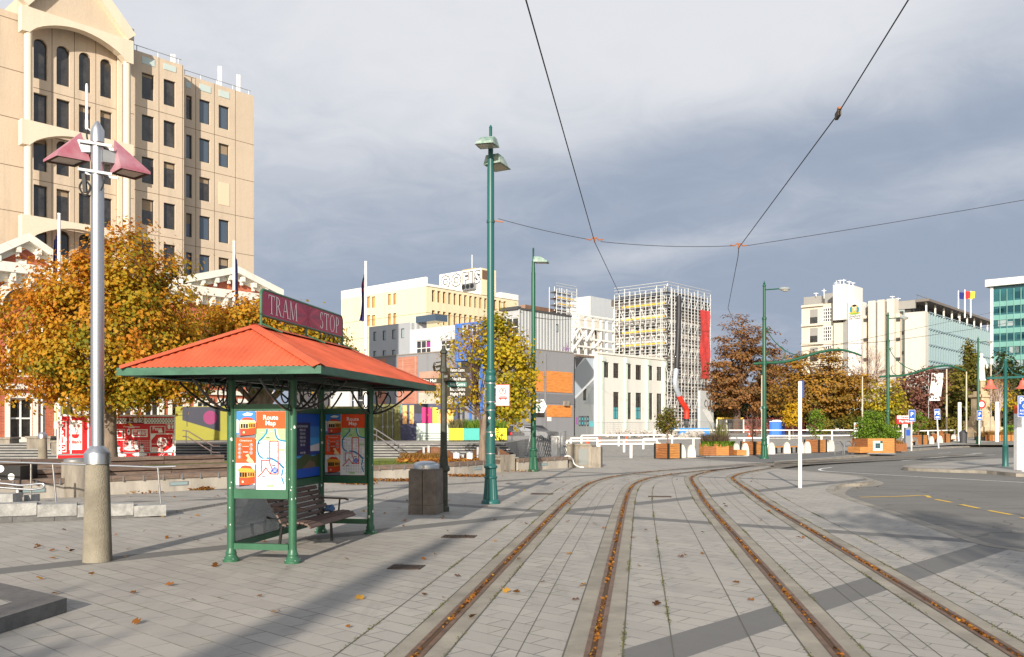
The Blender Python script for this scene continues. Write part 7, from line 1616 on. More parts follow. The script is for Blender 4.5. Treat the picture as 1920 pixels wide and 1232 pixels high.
# ---------------------------------------------------------------- council tower block with glass wing
M_stone = panelled('pale_stone', lin((208, 202, 190)), stain=.28, bump=.1); M_wht = panelled('white_panel', lin((222, 220, 216)), stain=.12); M_cgrey = panelled('grey_panel', lin((150, 148, 144)), stain=.15); M_wconc = panelled('weathered_cream', lin((212, 202, 184)), stain=.4)
M_cg = mat('curtain_glass', lin((62, 88, 94)), rough=.14, spec=.45, nscale=.35, namt=.4); M_fin = mat('glass_fin', lin((146, 168, 172)), rough=.3, spec=.5)
CY = 172
C = Block('council_building', 'pale stone council tower with coat of arms and a long glass curtain wing', 1737, CY, 1503, 1864, 586, .6, M_stone, M_cg, zt=None); WL, WR = C.WL, C.WR
C.shell()
def cb(name, u0, u1, v0, v1, o0, o1, m, W_=WL, zb=None):
    b = MB(); q = W_.rect(u0, u1, v0, v1, o1); W_.box(b, q[0], q[1], q[2] if zb is None else zb, q[3], o0, o1, m); return b.build(name, C.t, True)
cb('end_block', 1503, 1562, 571, 800, .01, 2.0, M_wconc, zb=.7); cb('stair_shaft', 1562, 1585, 533, 800, -3, 4.0, M_wht, zb=WL.z_at(1573, 604)); cb('stair_shaft_base', 1563, 1584.5, 604.5, 800, .01, 2.8, M_wconc, zb=.7)
cb('shaft_side', 1585.2, 1601, 536, 567, -3, 2.0, M_wht); cb('grey_panel', 1581, 1590, 567, 800, .01, 2.9, M_cgrey, zb=.7); cb('arms_panel', 1590.2, 1614.5, 566, 800, .02, 3.2, M_wht, zb=.7)
cb('roof_band', 1615, 1716, 567, 582, .02, .5, M_cgrey); cb('glass_strip', 1615, 1696, 582, 800, .02, .3, M_panel, zb=.7)
for u0, u1, vt in ((1628, 1641, 564), (1645, 1658, 562), (1662.5, 1676.5, 560)): cb('stone_fin', u0, u1, vt, 800, .31, 3.0, M_stone, zb=.7)
cb('concrete_column', 1617, 1626, 592, 800, .31, 1.6, M_wconc, zb=.7); cb('concrete_column', 1679, 1687, 588, 800, .31, 1.6, M_wconc, zb=.7); cb('stone_panel', 1696.5, 1735, 585, 800, .02, 2.0, M_stone, zb=.7)
for v in (597, 634, 671, 708, 740): cb('window', 1617.5, 1626, v, v+6, 1.61, 1.9, M_frame); cb('window', 1679.5, 1687, v-1, v+5, 1.61, 1.9, M_frame)
for u0, u1, vs in ((1519, 1533, ((595, 608), (630, 642), (666, 678), (702, 714))),):
    for v0, v1 in vs: q = WL.rect(u0, u1, v0, v1, 2.0); window_on(WL, C.t, (min(q[:2]), max(q[:2]), q[2], q[3]), .0, M_frame, M_pane, 2, 1, .12, off=2.02); cb('spandrel', u0, u1, v0-15, v0-.3, 2.01, 2.1, M_cgrey)
for v0, v1 in ((577, 604), (612, 640), (648, 676), (684, 712)): q = WL.rect(1543, 1560.5, v0, v1, 2.0); window_on(WL, C.t, (min(q[:2]), max(q[:2]), q[2], q[3]), .0, M_framew, M_pane, 4, 4, .16, off=2.02)
for v in (571, 607, 643, 679): cb('cornice', 1502, 1543, v, v+4, 2.01, 2.5, M_wconc)
for u in (1641, 1658.5, 1688):
    for v in (584, 622, 659, 697): q = WL.rect(u+.4, u+3.4 if u < 1688 else u+7, v, v+6); window_on(WL, C.t, (min(q[:2]), max(q[:2]), q[2], q[3]), 0, M_frame, M_pane, 1, 1, .08, off=.33)
cb('grey_plant', 1507, 1540, 556, 571, -4, -1, M_cgrey); cb('grey_plant', 1546, 1562, 550, 570, -5, -1.5, M_cgrey); cb('grey_plant', 1600, 1612, 554, 567, -5, -3.5, M_cgrey)
# coat of arms and name
b = MB(); ac = {k: mat('arms_'+k, lin(v), rough=.6) for k, v in dict(gold=(214, 170, 60), teal=(60, 130, 150), black=(40, 36, 36), green=(120, 160, 60), cream=(232, 220, 180)).items()}
def dd(u, v, ru, rv, m, o):
    c = WL.px(u, v, o); sx = ru/1627*CY*1.35; sz = rv/1627*CY; P = [c+WL.d*sx*math.cos(a)+Vector((0, 0, sz*math.sin(a))) for a in [i*math.pi/8 for i in range(16)]]
    if (P[1]-P[0]).cross(P[2]-P[1]).dot(WL.n) < 0: P = P[::-1]
    b.poly(P, m)
for u, v, ru, rv, k, o in ((1602, 580, 5.5, 6, 'cream', 3.22), (1602, 587, 8.5, 2.6, 'gold', 3.24), (1602, 588.2, 7, 1.8, 'green', 3.26), (1596, 580.5, 2.4, 6, 'teal', 3.26), (1608, 580.5, 2.4, 6, 'teal', 3.26), (1602, 580.5, 3.4, 4.2, 'gold', 3.28), (1602, 573, 3.2, 2.2, 'black', 3.3), (1602, 580, 1.4, 2.6, 'cream', 3.31), (1597, 574, 1.4, 1.4, 'gold', 3.3), (1607, 574, 1.4, 1.4, 'gold', 3.3)): dd(u, v, ru, rv, ac[k], o)
for s, v in (('Christchurch', 592.6), ('City Council', 597)): c = WL.px(1602.5, v, 3.24); dx = -WL.d; b.text(s, .62, Matrix.Translation(c) @ Matrix(((dx.x, 0, WL.n.x, 0), (dx.y, 0, WL.n.y, 0), (0, 1, 0, 0), (0, 0, 0, 1))), mat('graphite', (.05, .05, .06)), sx=.75, bold=.012)
b.build('coat_of_arms', C.t, True)
# glass wing: fins, transoms, roof overhang
for i in range(30):
    s_ = C.sR*(i+.3)/30
    b = MB(); WR.box(b, s_-.16, s_+.16, .8, C.zt-.2, .003, .55, M_fin); b.build('glass_fin', C.t, True)
for j in range(8):
    b = MB(); z = C.zt-(C.zt-2)*j/7.0; WR.box(b, 0, C.sR, z-.1, z+.1, .551, .6, M_fin); b.build('transom', C.t, True)
b = MB(); WR.box(b, 0, C.sR, C.zt+.01, C.zt+2.2, -6, -3, M_frame); b.build('roof_storey', C.t, True)
b = MB(); WR.box(b, -.4, C.sR+.5, C.zt+2.21, C.zt+2.7, -9, .6, mat('roof_edge', lin((120, 112, 106)), rough=.8)); b.build('roof_overhang', C.t, True)
for i in range(9): b = MB(); s_ = C.sR*(i+.2)/9; WR.box(b, s_-.14, s_+.14, C.zt+.011, C.zt+2.2, -.5, -.22, M_ws); b.build('roof_post', C.t, True)
b = MB()
for i in range(16): s_ = C.sR*i/16; b.bar(WR.pt(s_, C.zt+2.7, -2), WR.pt(s_+1.5, C.zt+3.8, -2), .1, .1, M_galv)
b.bar(WR.pt(0, C.zt+3.8, -2), WR.pt(C.sR*.6, C.zt+3.8, -2), .1, .1, M_galv); b.build('roof_rail', C.t, True)
for u, v0, v1 in ((1568, 548, 525), (1575, 533, 524), (1582, 533, 523), (1592, 536, 526), (1599, 536, 529), (1545, 560, 540), (1530, 556, 548), (1673, 561, 555), (1684, 567, 558)):
    b = MB(); p = WL.px(u, v0, -.5); h_ = (v0-v1)/1627*CY; b.bar(p, p+Vector((0, 0, h_)), .12, .12, M_whitep); b.bar(p+Vector((-.5, 0, h_*.8)), p+Vector((.5, 0, h_*.8)), .1, .1, M_whitep); b.build('roof_antenna', C.t, True)
for k, (u, vt, cols_) in enumerate(((1797, 545, ((30, 40, 110), (200, 40, 50), (230, 190, 60))), (1809, 543, ((210, 50, 50), (240, 200, 60))), (1820, 546, ((220, 215, 210),)))):
    t = thing('roof_flagpole', ('flagpole with dark blue flag on the glass wing roof', 'flagpole with red and yellow flag on the glass wing roof', 'bare white flagpole on the glass wing roof')[k], 'flagpole', at(u, 583, 190), 0, 'flagpoles on the glass wing roof'); b = MB(); zt_ = (583-vt)/1627*190; b.lathe([(.16, -1.5), (.12, zt_)], M_whitep, 8); b.build('pole', t)
    if k < 2:
        b = MB()
        for i, c_ in enumerate(cols_): b.add([(x, y_, z_) for x, y_, z_ in [(.12+1.0*i, -.02*i, zt_-.3), (1.1+1.0*i, -.3, zt_-.5), (1.05+1.0*i, -.2, zt_-1.9), (.12+1.0*i, .0, zt_-1.8)]], [(0, 1, 2, 3)], mat('rflag_%d%d' % (k, i), lin(c_), rough=.8))
        b.build('flag', t)
t = thing('brown_pavilion', 'low reddish brown box building in front of the glass wing', 'building', at(1800, 800, 150)); b = MB(); p, q = at(1783, 692, 150), at(1814, 692, 150); b.box(p.x, q.x, 150, 158, .5, p.z, mat('brown_red', lin((150, 104, 92)), rough=.9, nscale=.6, namt=.2)); b.box(p.x-.2, q.x+.2, 149.8, 158.2, p.z+.002, p.z+.3, M_cgrey); b.build('wall', t, True)

# ---------------------------------------------------------------- teal glass office at the frame edge
M_teal = mat('teal_glass', lin((30, 92, 100)), rough=.06, spec=1.0, nscale=.4, namt=.4); M_tband = mat('teal_spandrel', lin((112, 162, 154)), rough=.3, spec=.7, nscale=.5, namt=.12)
Tq = Block('teal_office', 'teal glass office building with pale green bands and white roof edge', 2040, 118, 1863, 2100, 521, .5, M_teal, M_teal); Tq.shell(); W_ = Tq.WL
vt, pitch = 547, 25.5
for j in range(8):
    v = vt+17+pitch*j; b = MB(); z0, z1 = W_.z_at(1890, v+9.5), W_.z_at(1890, v); W_.box(b, 0, Tq.sL, z0, z1, .003, .15, M_tband); b.build('spandrel', Tq.t, True)
for i in range(13):
    b = MB(); s_ = Tq.sL*(1-i/13); W_.box(b, s_-.05, s_+.05, .6, Tq.zt-.5, .151, .22, M_tband); b.build('mullion', Tq.t, True)
rr_ = random.Random(5)
for j in range(7):
    for i in range(16):
        if rr_.random() < .45: b = MB(); s_ = Tq.sL*(1-(i+.5)/24); z = W_.z_at(1890, vt+17+pitch*j); q = (s_-.6, s_+.6, z+.3, z+.3+rr_.uniform(.6, 1.3)); W_.box(b, *q, .003, .03, M_panel if rr_.random() < .5 else mat('deep_teal', lin((24, 66, 76)), rough=.1)); b.build('blind', Tq.t, True)
b = MB(); W_.box(b, -.5, Tq.sL+.9, Tq.zt+.002, Tq.zt+1.0, -1, .9, M_wht); b.build('roof_edge', Tq.t, True)
b = MB(); W_.box(b, Tq.sL+.002, Tq.sL+.35, .5, Tq.zt, -.3, .3, M_wht); b.build('corner_post', Tq.t, True)
# ================================================================== MID GROUND FURNITURE
M_plank = mat('planter_timber', lin((186, 128, 70)), rough=.7, nscale=2.5, namt=.3, stretch=(1, 1, 7)); M_plank2 = mat('planter_timber_dark', lin((150, 96, 56)), rough=.7, nscale=2.5, namt=.3, stretch=(1, 1, 7)); M_soil = mat('soil', (.05, .035, .025), rough=1)
M_blockw = mat('barrier_concrete', lin((214, 206, 192)), rough=.9, nscale=2, namt=.18, bump=.3)
def gz(x, y): return lot_z(x, y)+.004
def timber_planter(label, u, v, s=1.0, h=.9, rz=R(40), plant=None, seed=1):
    p = g(u, v); t = thing('timber_planter', label, 'planter', p, rz, 'square timber planters'); b = MB(); n = 6
    for i in range(n):
        z0, z1 = .04+(h-.04)*i/n, .04+(h-.04)*(i+1)/n-.012; b.box(-s/2+.05, s/2-.05, -s/2, -s/2+.04, z0, z1, M_plank); b.box(-s/2+.05, s/2-.05, s/2-.04, s/2, z0, z1, M_plank); b.box(-s/2, -s/2+.04, -s/2+.05, s/2-.05, z0, z1, M_plank2); b.box(s/2-.04, s/2, -s/2+.05, s/2-.05, z0, z1, M_plank2)
    b.build('boards', t)
    for x in (-1, 1):
        for y in (-1, 1): b = MB(); b.box(x*s/2-.05, x*s/2+.05, y*s/2-.05, y*s/2+.05, .0, h+.01, M_black); b.build('corner_post', t)
    b = MB(); b.box(-s/2+.06, s/2-.06, -s/2+.06, s/2-.06, h-.12, h-.06, M_soil); b.build('soil', t)
    if plant:
        q = grow('potted_tree', plant[0], (p.x, p.y, h-.1), plant[1], plant[2], plant[3], plant[4], (.035, .5), seed, plant[5], .22, base_t=.5, limbs=14, cat='potted tree', bark=M_twig, twigs=plant[6])
    return t
timber_planter('square timber planter with a small bushy green tree, nearest the rails', 1252, 860, 1.0, .86, R(38), ('small bushy olive green tree in the timber planter nearest the rails', [(0, 0, 1.25, .55, .5, .65), (.1, 0, 1.75, .3, .3, .45)], 1500, .11, M_ggold, 60, 30), 1)
timber_planter('square timber planter with bare twigs partly behind the nearest tram pole', 1411, 853, 1.0, .86, R(40), ('bare twiggy shrub in the planter behind the nearest tram pole', [(0, 0, 1.1, .5, .4, .8)], 60, .08, M_beech, 40, 120), 2)
timber_planter('square timber planter with a narrow green tree behind the white sign pole', 1529, 848.5, 1.05, .9, R(44), ('narrow light green tree in the planter behind the white sign pole', [(0, 0, 1.3, .45, .4, .9)], 1000, .12, M_hedge, 50, 60), 3)
timber_planter('square timber planter behind the upright blue parking sign', 1722, 836, 1.2, 1.0, R(44), ('small green shrub in the planter behind the upright blue parking sign', [(0, 0, 1.2, .6, .5, .9)], 800, .14, M_hedge, 40, 40), 4)
timber_planter('square timber planter beside the leaning blue parking sign', 1764, 833.5, 1.3, 1.05, R(44)); timber_planter('raised timber planter set behind the row of concrete blocks', 1772, 826.5, 1.5, 1.6, R(44))
timber_planter('dark edged timber planter beside the distant tram pole', 1846, 831, 1.4, 1.1, R(44)); timber_planter('small timber planter far off near the blue portable toilet', 1488, 819, 1.6, .9, R(44)); timber_planter('small timber planter far off beyond the white rails', 1568, 819, 1.8, .9, R(44))
# rounded concrete barrier blocks and the plank seats between them
bb_ = MB(); prof = [(x*.62, z*.86) for x, z in [(-.36, 0), (.36, 0), (.36, .2), (.33, .45), (.26, .68), (.15, .83), (.0, .88), (-.15, .83), (-.26, .68), (-.33, .45), (-.36, .2)]]
bb_.extr([(x, -.1, z) for x, z in prof], (0, .2, 0), M_blockw)
t0 = thing('concrete_block', 'tall rounded white concrete block beside the timber planter nearest the rails', 'barrier block', g(1278, 858), R(12), 'rounded white concrete blocks'); bb_.build('body', t0)
blocks = [(1296, 857.5, 'rounded white concrete block standing just left of the octagonal planter'), (1380, 854.5, 'rounded white concrete block just right of the octagonal planter'), (1397, 854, 'rounded white concrete block touching the planter with bare twigs'), (1446, 851.5, 'rounded white concrete block just past the nearest tram pole'), (1475, 850, 'rounded white concrete block between the two plank seats'), (1501, 849.5, 'rounded white concrete block directly behind the white sign pole'), (1513.5, 849.5, 'rounded white concrete block just right of the white sign pole'), (1548, 846.5, 'rounded white concrete block at the planter side by the cycle hoops'), (1558.5, 846, 'rounded white concrete block just left of the cycle hoops'), (1696, 838, 'rounded white concrete block under the red and white sign'), (1715, 837, 'rounded white concrete block just right of the upright parking sign post'), (1733, 836, 'rounded white concrete block at the right side of the planter behind the parking sign'), (1746, 835.5, 'rounded white concrete block just left of the leaning parking sign'), (1762, 834, 'rounded white concrete block against the leaning parking sign post'), (1788, 832, 'rounded white concrete block left of the last plank seat'), (1801, 831.5, 'rounded white concrete block at the end of the last plank seat'), (1853, 829, 'rounded white concrete block just right of the distant tram pole'), (1862, 828.5, 'rounded white concrete block left of the slatted curved planter'), (1873, 826, 'rounded white concrete block behind the slatted curved planter'), (1686, 826, 'small rounded concrete block far behind the red and white sign'), (1749, 824.5, 'small rounded concrete block far behind the leaning parking sign'), (1555, 819.5, 'small rounded concrete block beyond the white rails')]
for u, v, lab in blocks: p = g(u, v); c = copy_thing(t0, p, R(14+random.uniform(-12, 12)), lab, 1.0+.006*max(0, p.y-58)); c.scale = (c.scale[0]*random.uniform(.85, 1.1), 1, c.scale[2]*random.uniform(.92, 1.06))
for (u0, v0, u1, v1, lab) in ((1449, 850.5, 1472, 849.5, 'plank seat between concrete blocks, just past the nearest tram pole'), (1478, 849.8, 1499, 849, 'plank seat between concrete blocks, behind the white sign pole'), (1700, 837.5, 1712, 837, 'plank seat beside the upright blue parking sign'), (1736, 835.6, 1745, 835, 'plank seat just left of the leaning blue parking sign'), (1780, 832.5, 1800, 831, 'plank seat right of the leaning blue parking sign'), (1812, 823, 1832, 822, 'long plank seat in front of the monument')):
    a, c = g(u0, v0), g(u1, v1); t = thing('plank_seat', lab, 'bench', (a+c)/2, 0, 'plank seats between concrete blocks'); d = (c-a).normalized(); n = Vector((-d.y, d.x, 0)); b = MB()
    for q in range(3): b.obox(a+n*(-.22+q*.16)+Vector((0, 0, .40)), c-a, n*.14, (0, 0, .08), M_plank)
    b.build('seat', t, True)
    for k in (.1, .9): b = MB(); q = a.lerp(c, k); b.obox(q-n*.2, d*.08, n*.42, (0, 0, .399), M_black); b.build('leg', t, True)
# octagonal planter with flax
OP = g(1343, 857); t = thing('octagonal_planter', 'large octagonal timber planter on a steel skid with a low side step', 'planter', OP, R(12)); b = MB(); n = 8; Rr = 1.02
for i in range(n):
    a0, a1 = 2*math.pi*(i+.5)/n, 2*math.pi*(i+1.5)/n; p, q = Vector((Rr*math.cos(a0), Rr*.9*math.sin(a0), 0)), Vector((Rr*math.cos(a1), Rr*.9*math.sin(a1), 0))
    for k in range(6): z0, z1 = .12+.115*k, .12+.115*(k+1)-.006; b.extr([p+Vector((0, 0, z0)), q+Vector((0, 0, z0)), q+Vector((0, 0, z1)), p+Vector((0, 0, z1))], -(p+q).normalized()*.05, M_plank if i % 2 else M_plank2)
b.build('boards', t); b = MB(); b.prism([(Rr*.93*math.cos(2*math.pi*(i+.5)/8), Rr*.84*math.sin(2*math.pi*(i+.5)/8)) for i in range(8)], .6, .74, M_soil); b.build('soil', t)
b = MB(); b.box(-1.05, 1.6, -.85, .85, .03, .10, M_galv); b.build('skid', t); b = MB(); b.box(.98, 1.6, -.7, .4, .12, .42, M_plank); b.build('step', t)
fo = thing('flax_clump', 'spiky flax, brown tussock and bright green ferns filling the octagonal planter', 'plants', OP+Vector((0, 0, .7)), R(12))
def darea(r0, cx=0, cy=0): return lambda r: (lambda a, q: (cx+r0*q*math.cos(a), cy+r0*.85*q*math.sin(a)))(r.uniform(0, 6.28), r.uniform(0, 1)**.5)
grass('flax_leaf', 90, darea(.45, .25), 1.75, M_tuss, 0, None, fo, .32, .022, 5); grass('tussock', 1800, darea(.8, -.1), .8, leaf_pal('tussock_brown', [(.07, .045, .03), (.13, .085, .06), (.2, .14, .1), (.14, .13, .06)]), 0, None, fo, .6, .009, 6); grass('fern', 900, lambda r: (lambda a: (r.uniform(.7, 1.0)*math.cos(a), r.uniform(.6, .9)*math.sin(a)))(r.uniform(3.3, 6.2)), .42, M_hedge, -.05, None, fo, 1.0, .03, 7); grass('cane', 8, darea(.9), 1.5, M_dry, 0, None, fo, .4, .012, 8)
# big hedge planter by the cycle hoops
HP = g(1643, 851.5); t = thing('hedge_planter', 'big angled timber planter with pale chequered sticker', 'planter', HP, R(20)); b = MB()
hx = [(-1.15, -.5), (.55, -1.0), (1.45, -.2), (1.2, 1.2), (-1.0, 1.1)]
for i in range(5):
    p, q = Vector((*hx[i], 0)), Vector((*hx[(i+1) % 5], 0)); n_ = Vector(((q-p).y, -(q-p).x, 0)).normalized()
    for k in range(7): z0, z1 = .1+.135*k, .1+.135*(k+1)-.006; b.extr([p+Vector((0, 0, z0)), q+Vector((0, 0, z0)), q+Vector((0, 0, z1)), p+Vector((0, 0, z1))], -n_*.05, M_plank if i in (0, 3) else M_plank2)
b.build('boards', t); b = MB(); b.prism([(x*.94, y*.94) for x, y in hx], .8, .95, M_soil); b.build('soil', t); b = MB(); b.prism([(x*1.04, y*1.04) for x, y in hx], .03, .09, M_galv); b.build('skid', t)
b = MB(); p, q = Vector((*hx[0], 0)), Vector((*hx[1], 0)); d = (q-p).normalized(); n_ = Vector((d.y, -d.x, 0)); st_ = [mat('sticker_a', lin((170, 220, 214)), rough=.5), mat('sticker_b', lin((30, 70, 80)), rough=.5)]
for i in range(4):
    for j in range(4): b.obox(p+d*(.35+i*.16)+n_*.004+Vector((0, 0, .25+j*.16)), d*.15, n_*.004, (0, 0, .15), st_[1 if (i in (1, 2) and j in (1, 2)) or (i+j) == 6 else 0])
b.build('sticker', t); b = MB(); b.box(-1.85, -1.16, -.6, .5, .12, .5, M_plank); b.build('step', t)
sh = grow('hedge_shrub', 'bright green leafy shrub overflowing the big timber planter', HP+Vector((0, 0, .8)), [(-.4, .1, 1.15, 1.0, .8, .95), (.65, 0, .5, .85, .7, .55), (-.1, .1, .4, 1.25, .8, .4)], 7500, .10, M_hedge, (.05, .2), 9, 110, .28, grad=(0, 0, .15), base_t=.55, limbs=8, cat='shrub')
p = g(1675, 846.5); t = thing('slatted_planter', 'low slatted timber planter with rust coloured grass beside the big hedge planter', 'planter', p, R(20)); b = MB()
for i in range(14): x = -.75+1.5*i/14; b.box(x, x+.1, -.5, -.46, .03, .55+.05*(i % 2), M_plank2)
for i in range(9): y = -.46+1.0*i/9; b.box(.65, .69, y, y+.1, .03, .55+.05*(i % 2), M_plank); b.box(-.75, -.71, y, y+.1, .03, .55, M_plank)
b.build('slats', t); gq = thing('rust_grass', 'rust coloured grass in the low slatted planter', 'grass', p+Vector((0, 0, .4)), R(20)); grass('grass_blade', 600, lambda r: (r.uniform(-.65, .6), r.uniform(-.4, .4)), .5, M_dry, 0, None, gq, .5, .012, 9)
p = g(1880, 831.5); t = thing('slatted_planter', 'long curved slatted timber planter with rust coloured grass near the bell lamp', 'planter', p, R(10)); b = MB()
for i in range(34):
    a = i/33; x = -2.6+5.4*a; y = -.8-.5*math.sin(math.pi*a); b.box(x, x+.14, y, y+.05, .02, .9+.6*max(0, a-.55), M_plank if i % 3 else M_plank2)
b.build('slats', t); b = MB(); b.box(-2.5, 2.7, -.7, .8, .02, .7, M_soil); b.build('soil', t); gq = thing('rust_grass', 'rust coloured grass in the long curved slatted planter', 'grass', p+Vector((0, 0, .7)), R(10)); grass('grass_blade', 900, lambda r: (r.uniform(-2.4, .8), r.uniform(-.6, .5)), .75, M_dry, 0, None, gq, .5, .016, 10)
# cycle hoops
hb_ = MB(); hb_.tube([(-.42, 0, 0), (-.42, 0, .5)]+[(-.42*math.cos(a), 0, .5+.36*math.sin(a)) for a in [math.pi*i/12 for i in range(1, 12)]]+[(.42, 0, .5), (.42, 0, 0)], .028, M_steel, 8)
h0 = thing('cycle_hoop', 'steel cycle stand hoop, the one of three nearest the white sign pole', 'cycle stand', g(1573, 853), R(35), 'steel cycle hoops'); hb_.build('hoop', h0)
copy_thing(h0, g(1590.5, 852), R(35), 'steel cycle stand hoop, the middle one of the three'); copy_thing(h0, g(1608, 851), R(35), 'steel cycle stand hoop touching the big hedge planter')
# white post and rail barriers
M_rail = mat('rail_white', lin((236, 232, 226)), rough=.6, nscale=2, namt=.1)
def rail_fence(label, pts, hgt=.85, n=6, r2=False):
    P = [Vector((p.x, p.y, gz(p.x, p.y))) for p in pts]; t = thing('rail_fence', label, 'rail fence', P[0], 0, 'white post and rail barriers')
    for i in range(len(P)-1):
        b = MB(); b.bar(P[i]+Vector((0, 0, hgt)), P[i+1]+Vector((0, 0, hgt)), .16, .1, M_rail); b.build('rail', t, True)
        k = max(1, round((P[i+1]-P[i]).length/n))
        for j in range(k+(1 if i == len(P)-2 else 0)): q = P[i].lerp(P[i+1], j/k); b = MB(); b.box(q.x-.07, q.x+.07, q.y-.05, q.y+.05, gz(q.x, q.y)-.01, q.z+hgt-.051, M_rail); b.build('rail_post', t, True)
    return t
def G2(u, v): return at(u, v, 1)
def gl(u, y): return Vector(((u-960)/1627*y, y, 0))
rail_fence('white post and rail barrier nearest the paving, ending at the timber planter', [gl(1123, 50), gl(1183, 50.2), gl(1238, 50.4)], .82, 2.2)
rail_fence('white post and rail barrier running behind the utility block', [gl(1062, 60), gl(1170, 61), gl(1232, 61.5)], .82, 3.5); rail_fence('white post and rail barrier crossing behind the octagonal planter', [gl(1206, 68), gl(1300, 69), gl(1395, 70), gl(1500, 71)], .82, 4)
rail_fence('white post and rail barrier in front of the mural house', [gl(1090, 74), gl(1160, 75), gl(1260, 76)], .95, 4); rail_fence('long white post and rail barrier in front of the building site', [gl(1226, 92), gl(1345, 92), gl(1480, 92), gl(1640, 92)], 1.0, 6)
rail_fence('white post and rail barrier behind the white sign pole', [gl(1440, 70), gl(1540, 71), gl(1625, 72)], 1.0, 4); rail_fence('white post and rail barrier beyond the red and white sign', [gl(1668, 88), gl(1740, 90), gl(1790, 92)], 1.0, 5); rail_fence('short white barrier beside the mesh site fence', [gl(1070, 66), gl(1120, 67)], .9, 3)
# red notice boards on rails, cones and rubble
def small(name, label, cat, u, v, y, fn, group=None): p = at(u, v, y); t = thing(name, label, cat, (p.x, y, gz(p.x, y)), 0, group); b = MB(); fn(b); b.build('body', t); return t
def cone(b): b.lathe([(.2, 0), (.2, .04), (.14, .05), (.04, .72), (.03, .73)], mat('cone_orange', lin((240, 90, 40)), rough=.6), 12); b.lathe([(.105, .3), (.083, .45)], M_whitep, 12)
for u, y, lab in ((1124, 78, 'orange traffic cone in front of the mural house'), (1174, 80, 'orange traffic cone in front of the white hall'), (1102, 79, 'orange traffic cone at the left of the mural house'), (1405, 100, 'orange traffic cone by the dark fence panels')): small('traffic_cone', lab, 'traffic cone', u, 820, y, cone, 'orange traffic cones')
M_rub = mat('rubble', lin((190, 182, 172)), rough=.95, nscale=2, namt=.4)
rb_ = MB(); rr_ = random.Random(2)
for k in range(260):
    u = rr_.uniform(1138, 1318); y = rr_.uniform(97, 104); x = (u-960)/1627*y; s_ = rr_.uniform(.1, .5)*(1.3 if 1230 < u < 1320 else 1); d = Vector((rr_.gauss(0, 1), rr_.gauss(0, 1), rr_.gauss(0, 1))).normalized(); e = d.orthogonal().normalized()
    rb_.obox(Vector((x, y, gz(x, y)+rr_.uniform(0, .55))), d*s_, e*s_*.7, d.cross(e)*s_*.5, M_rub)
o = rb_.build('rubble'); o['kind'] = 'stuff'
def skip_(b): b.prism([(-2.2, -.9), (2.2, -.9), (2.2, .9), (-2.2, .9)], .1, 1.0, mat('skip_blue', lin((40, 130, 200)), rough=.5))
small('skip_bin', 'low blue skip bin at the foot of the debris chute', 'skip', 1292, 812, 102, skip_)
# mesh site fences
M_mesh = mat('mesh_wire', (.42, .43, .44), rough=.5, metal=.6)
def mesh_fence(label, pts, h=1.9, y_posts=2.4):
    P = [Vector((p.x, p.y, gz(p.x, p.y))) for p in pts]; t = thing('mesh_fence', label, 'fence', P[0], 0, 'temporary mesh fences')
    for i in range(len(P)-1):
        k = max(1, round((P[i+1]-P[i]).length/y_posts))
        for j in range(k):
            a, c = P[i].lerp(P[i+1], j/k), P[i].lerp(P[i+1], (j+1)/k); b = MB(); up = Vector((0, 0, 1))
            for z in (.12, h): b.tube([a+up*z, c+up*z], .022, M_mesh, 5)
            for m_ in range(17): q = a.lerp(c, m_/17); b.tube([q+up*.12, q+up*h], .006 if m_ else .024, M_mesh, 4)
            for m_ in range(1, 9): z = .12+(h-.12)*m_/9; b.tube([a+up*z, c+up*z], .005, M_mesh, 4)
            b.build('mesh_panel', t, True)
    return t
mesh_fence('temporary mesh fence running from the yellow planter to the white barrier', [gl(960, 48), gl(1010, 49), gl(1050, 47), gl(1062, 46.5)], 1.55)
mesh_fence('temporary mesh fence in front of the white hall and scaffolding', [gl(1100, 84), gl(1200, 88), gl(1335, 92)], 1.9, 3.5); mesh_fence('temporary mesh fence before the blue portable toilet', [gl(1350, 106), gl(1500, 108)], 1.9, 3.5)
t = thing('rack_stack', 'stack of leaning grey steel barrier racks beside the mesh fence', 'barrier stack', gl(1015, 50)); b = MB()
for i in range(14): p = gl(985+i*4.2, 47.5+.08*i); b.tube([p+Vector((0, 0, .02)), p+Vector((.3, .3, 1.35-.05*i)), p+Vector((.9, .4, 1.28-.05*i)), p+Vector((1.2, .3, .02))], .028, M_galv, 5)
b.build('racks', t, True)
for u, y, lab in ((1039, 47, 'squat white post at the end of the barrier stack'), (1049, 47.4, 'second squat white post beside the mesh fence')): t = thing('white_post', lab, 'post', gl(u, y), 0, 'squat white posts'); b = MB(); b.box(-.16, .16, -.16, .16, 0, 1.25, M_rail); b.prism([(-.19, -.19), (.19, -.19), (.19, .19), (-.19, .19)], 1.251, 1.3, M_rail); b.build('body', t)
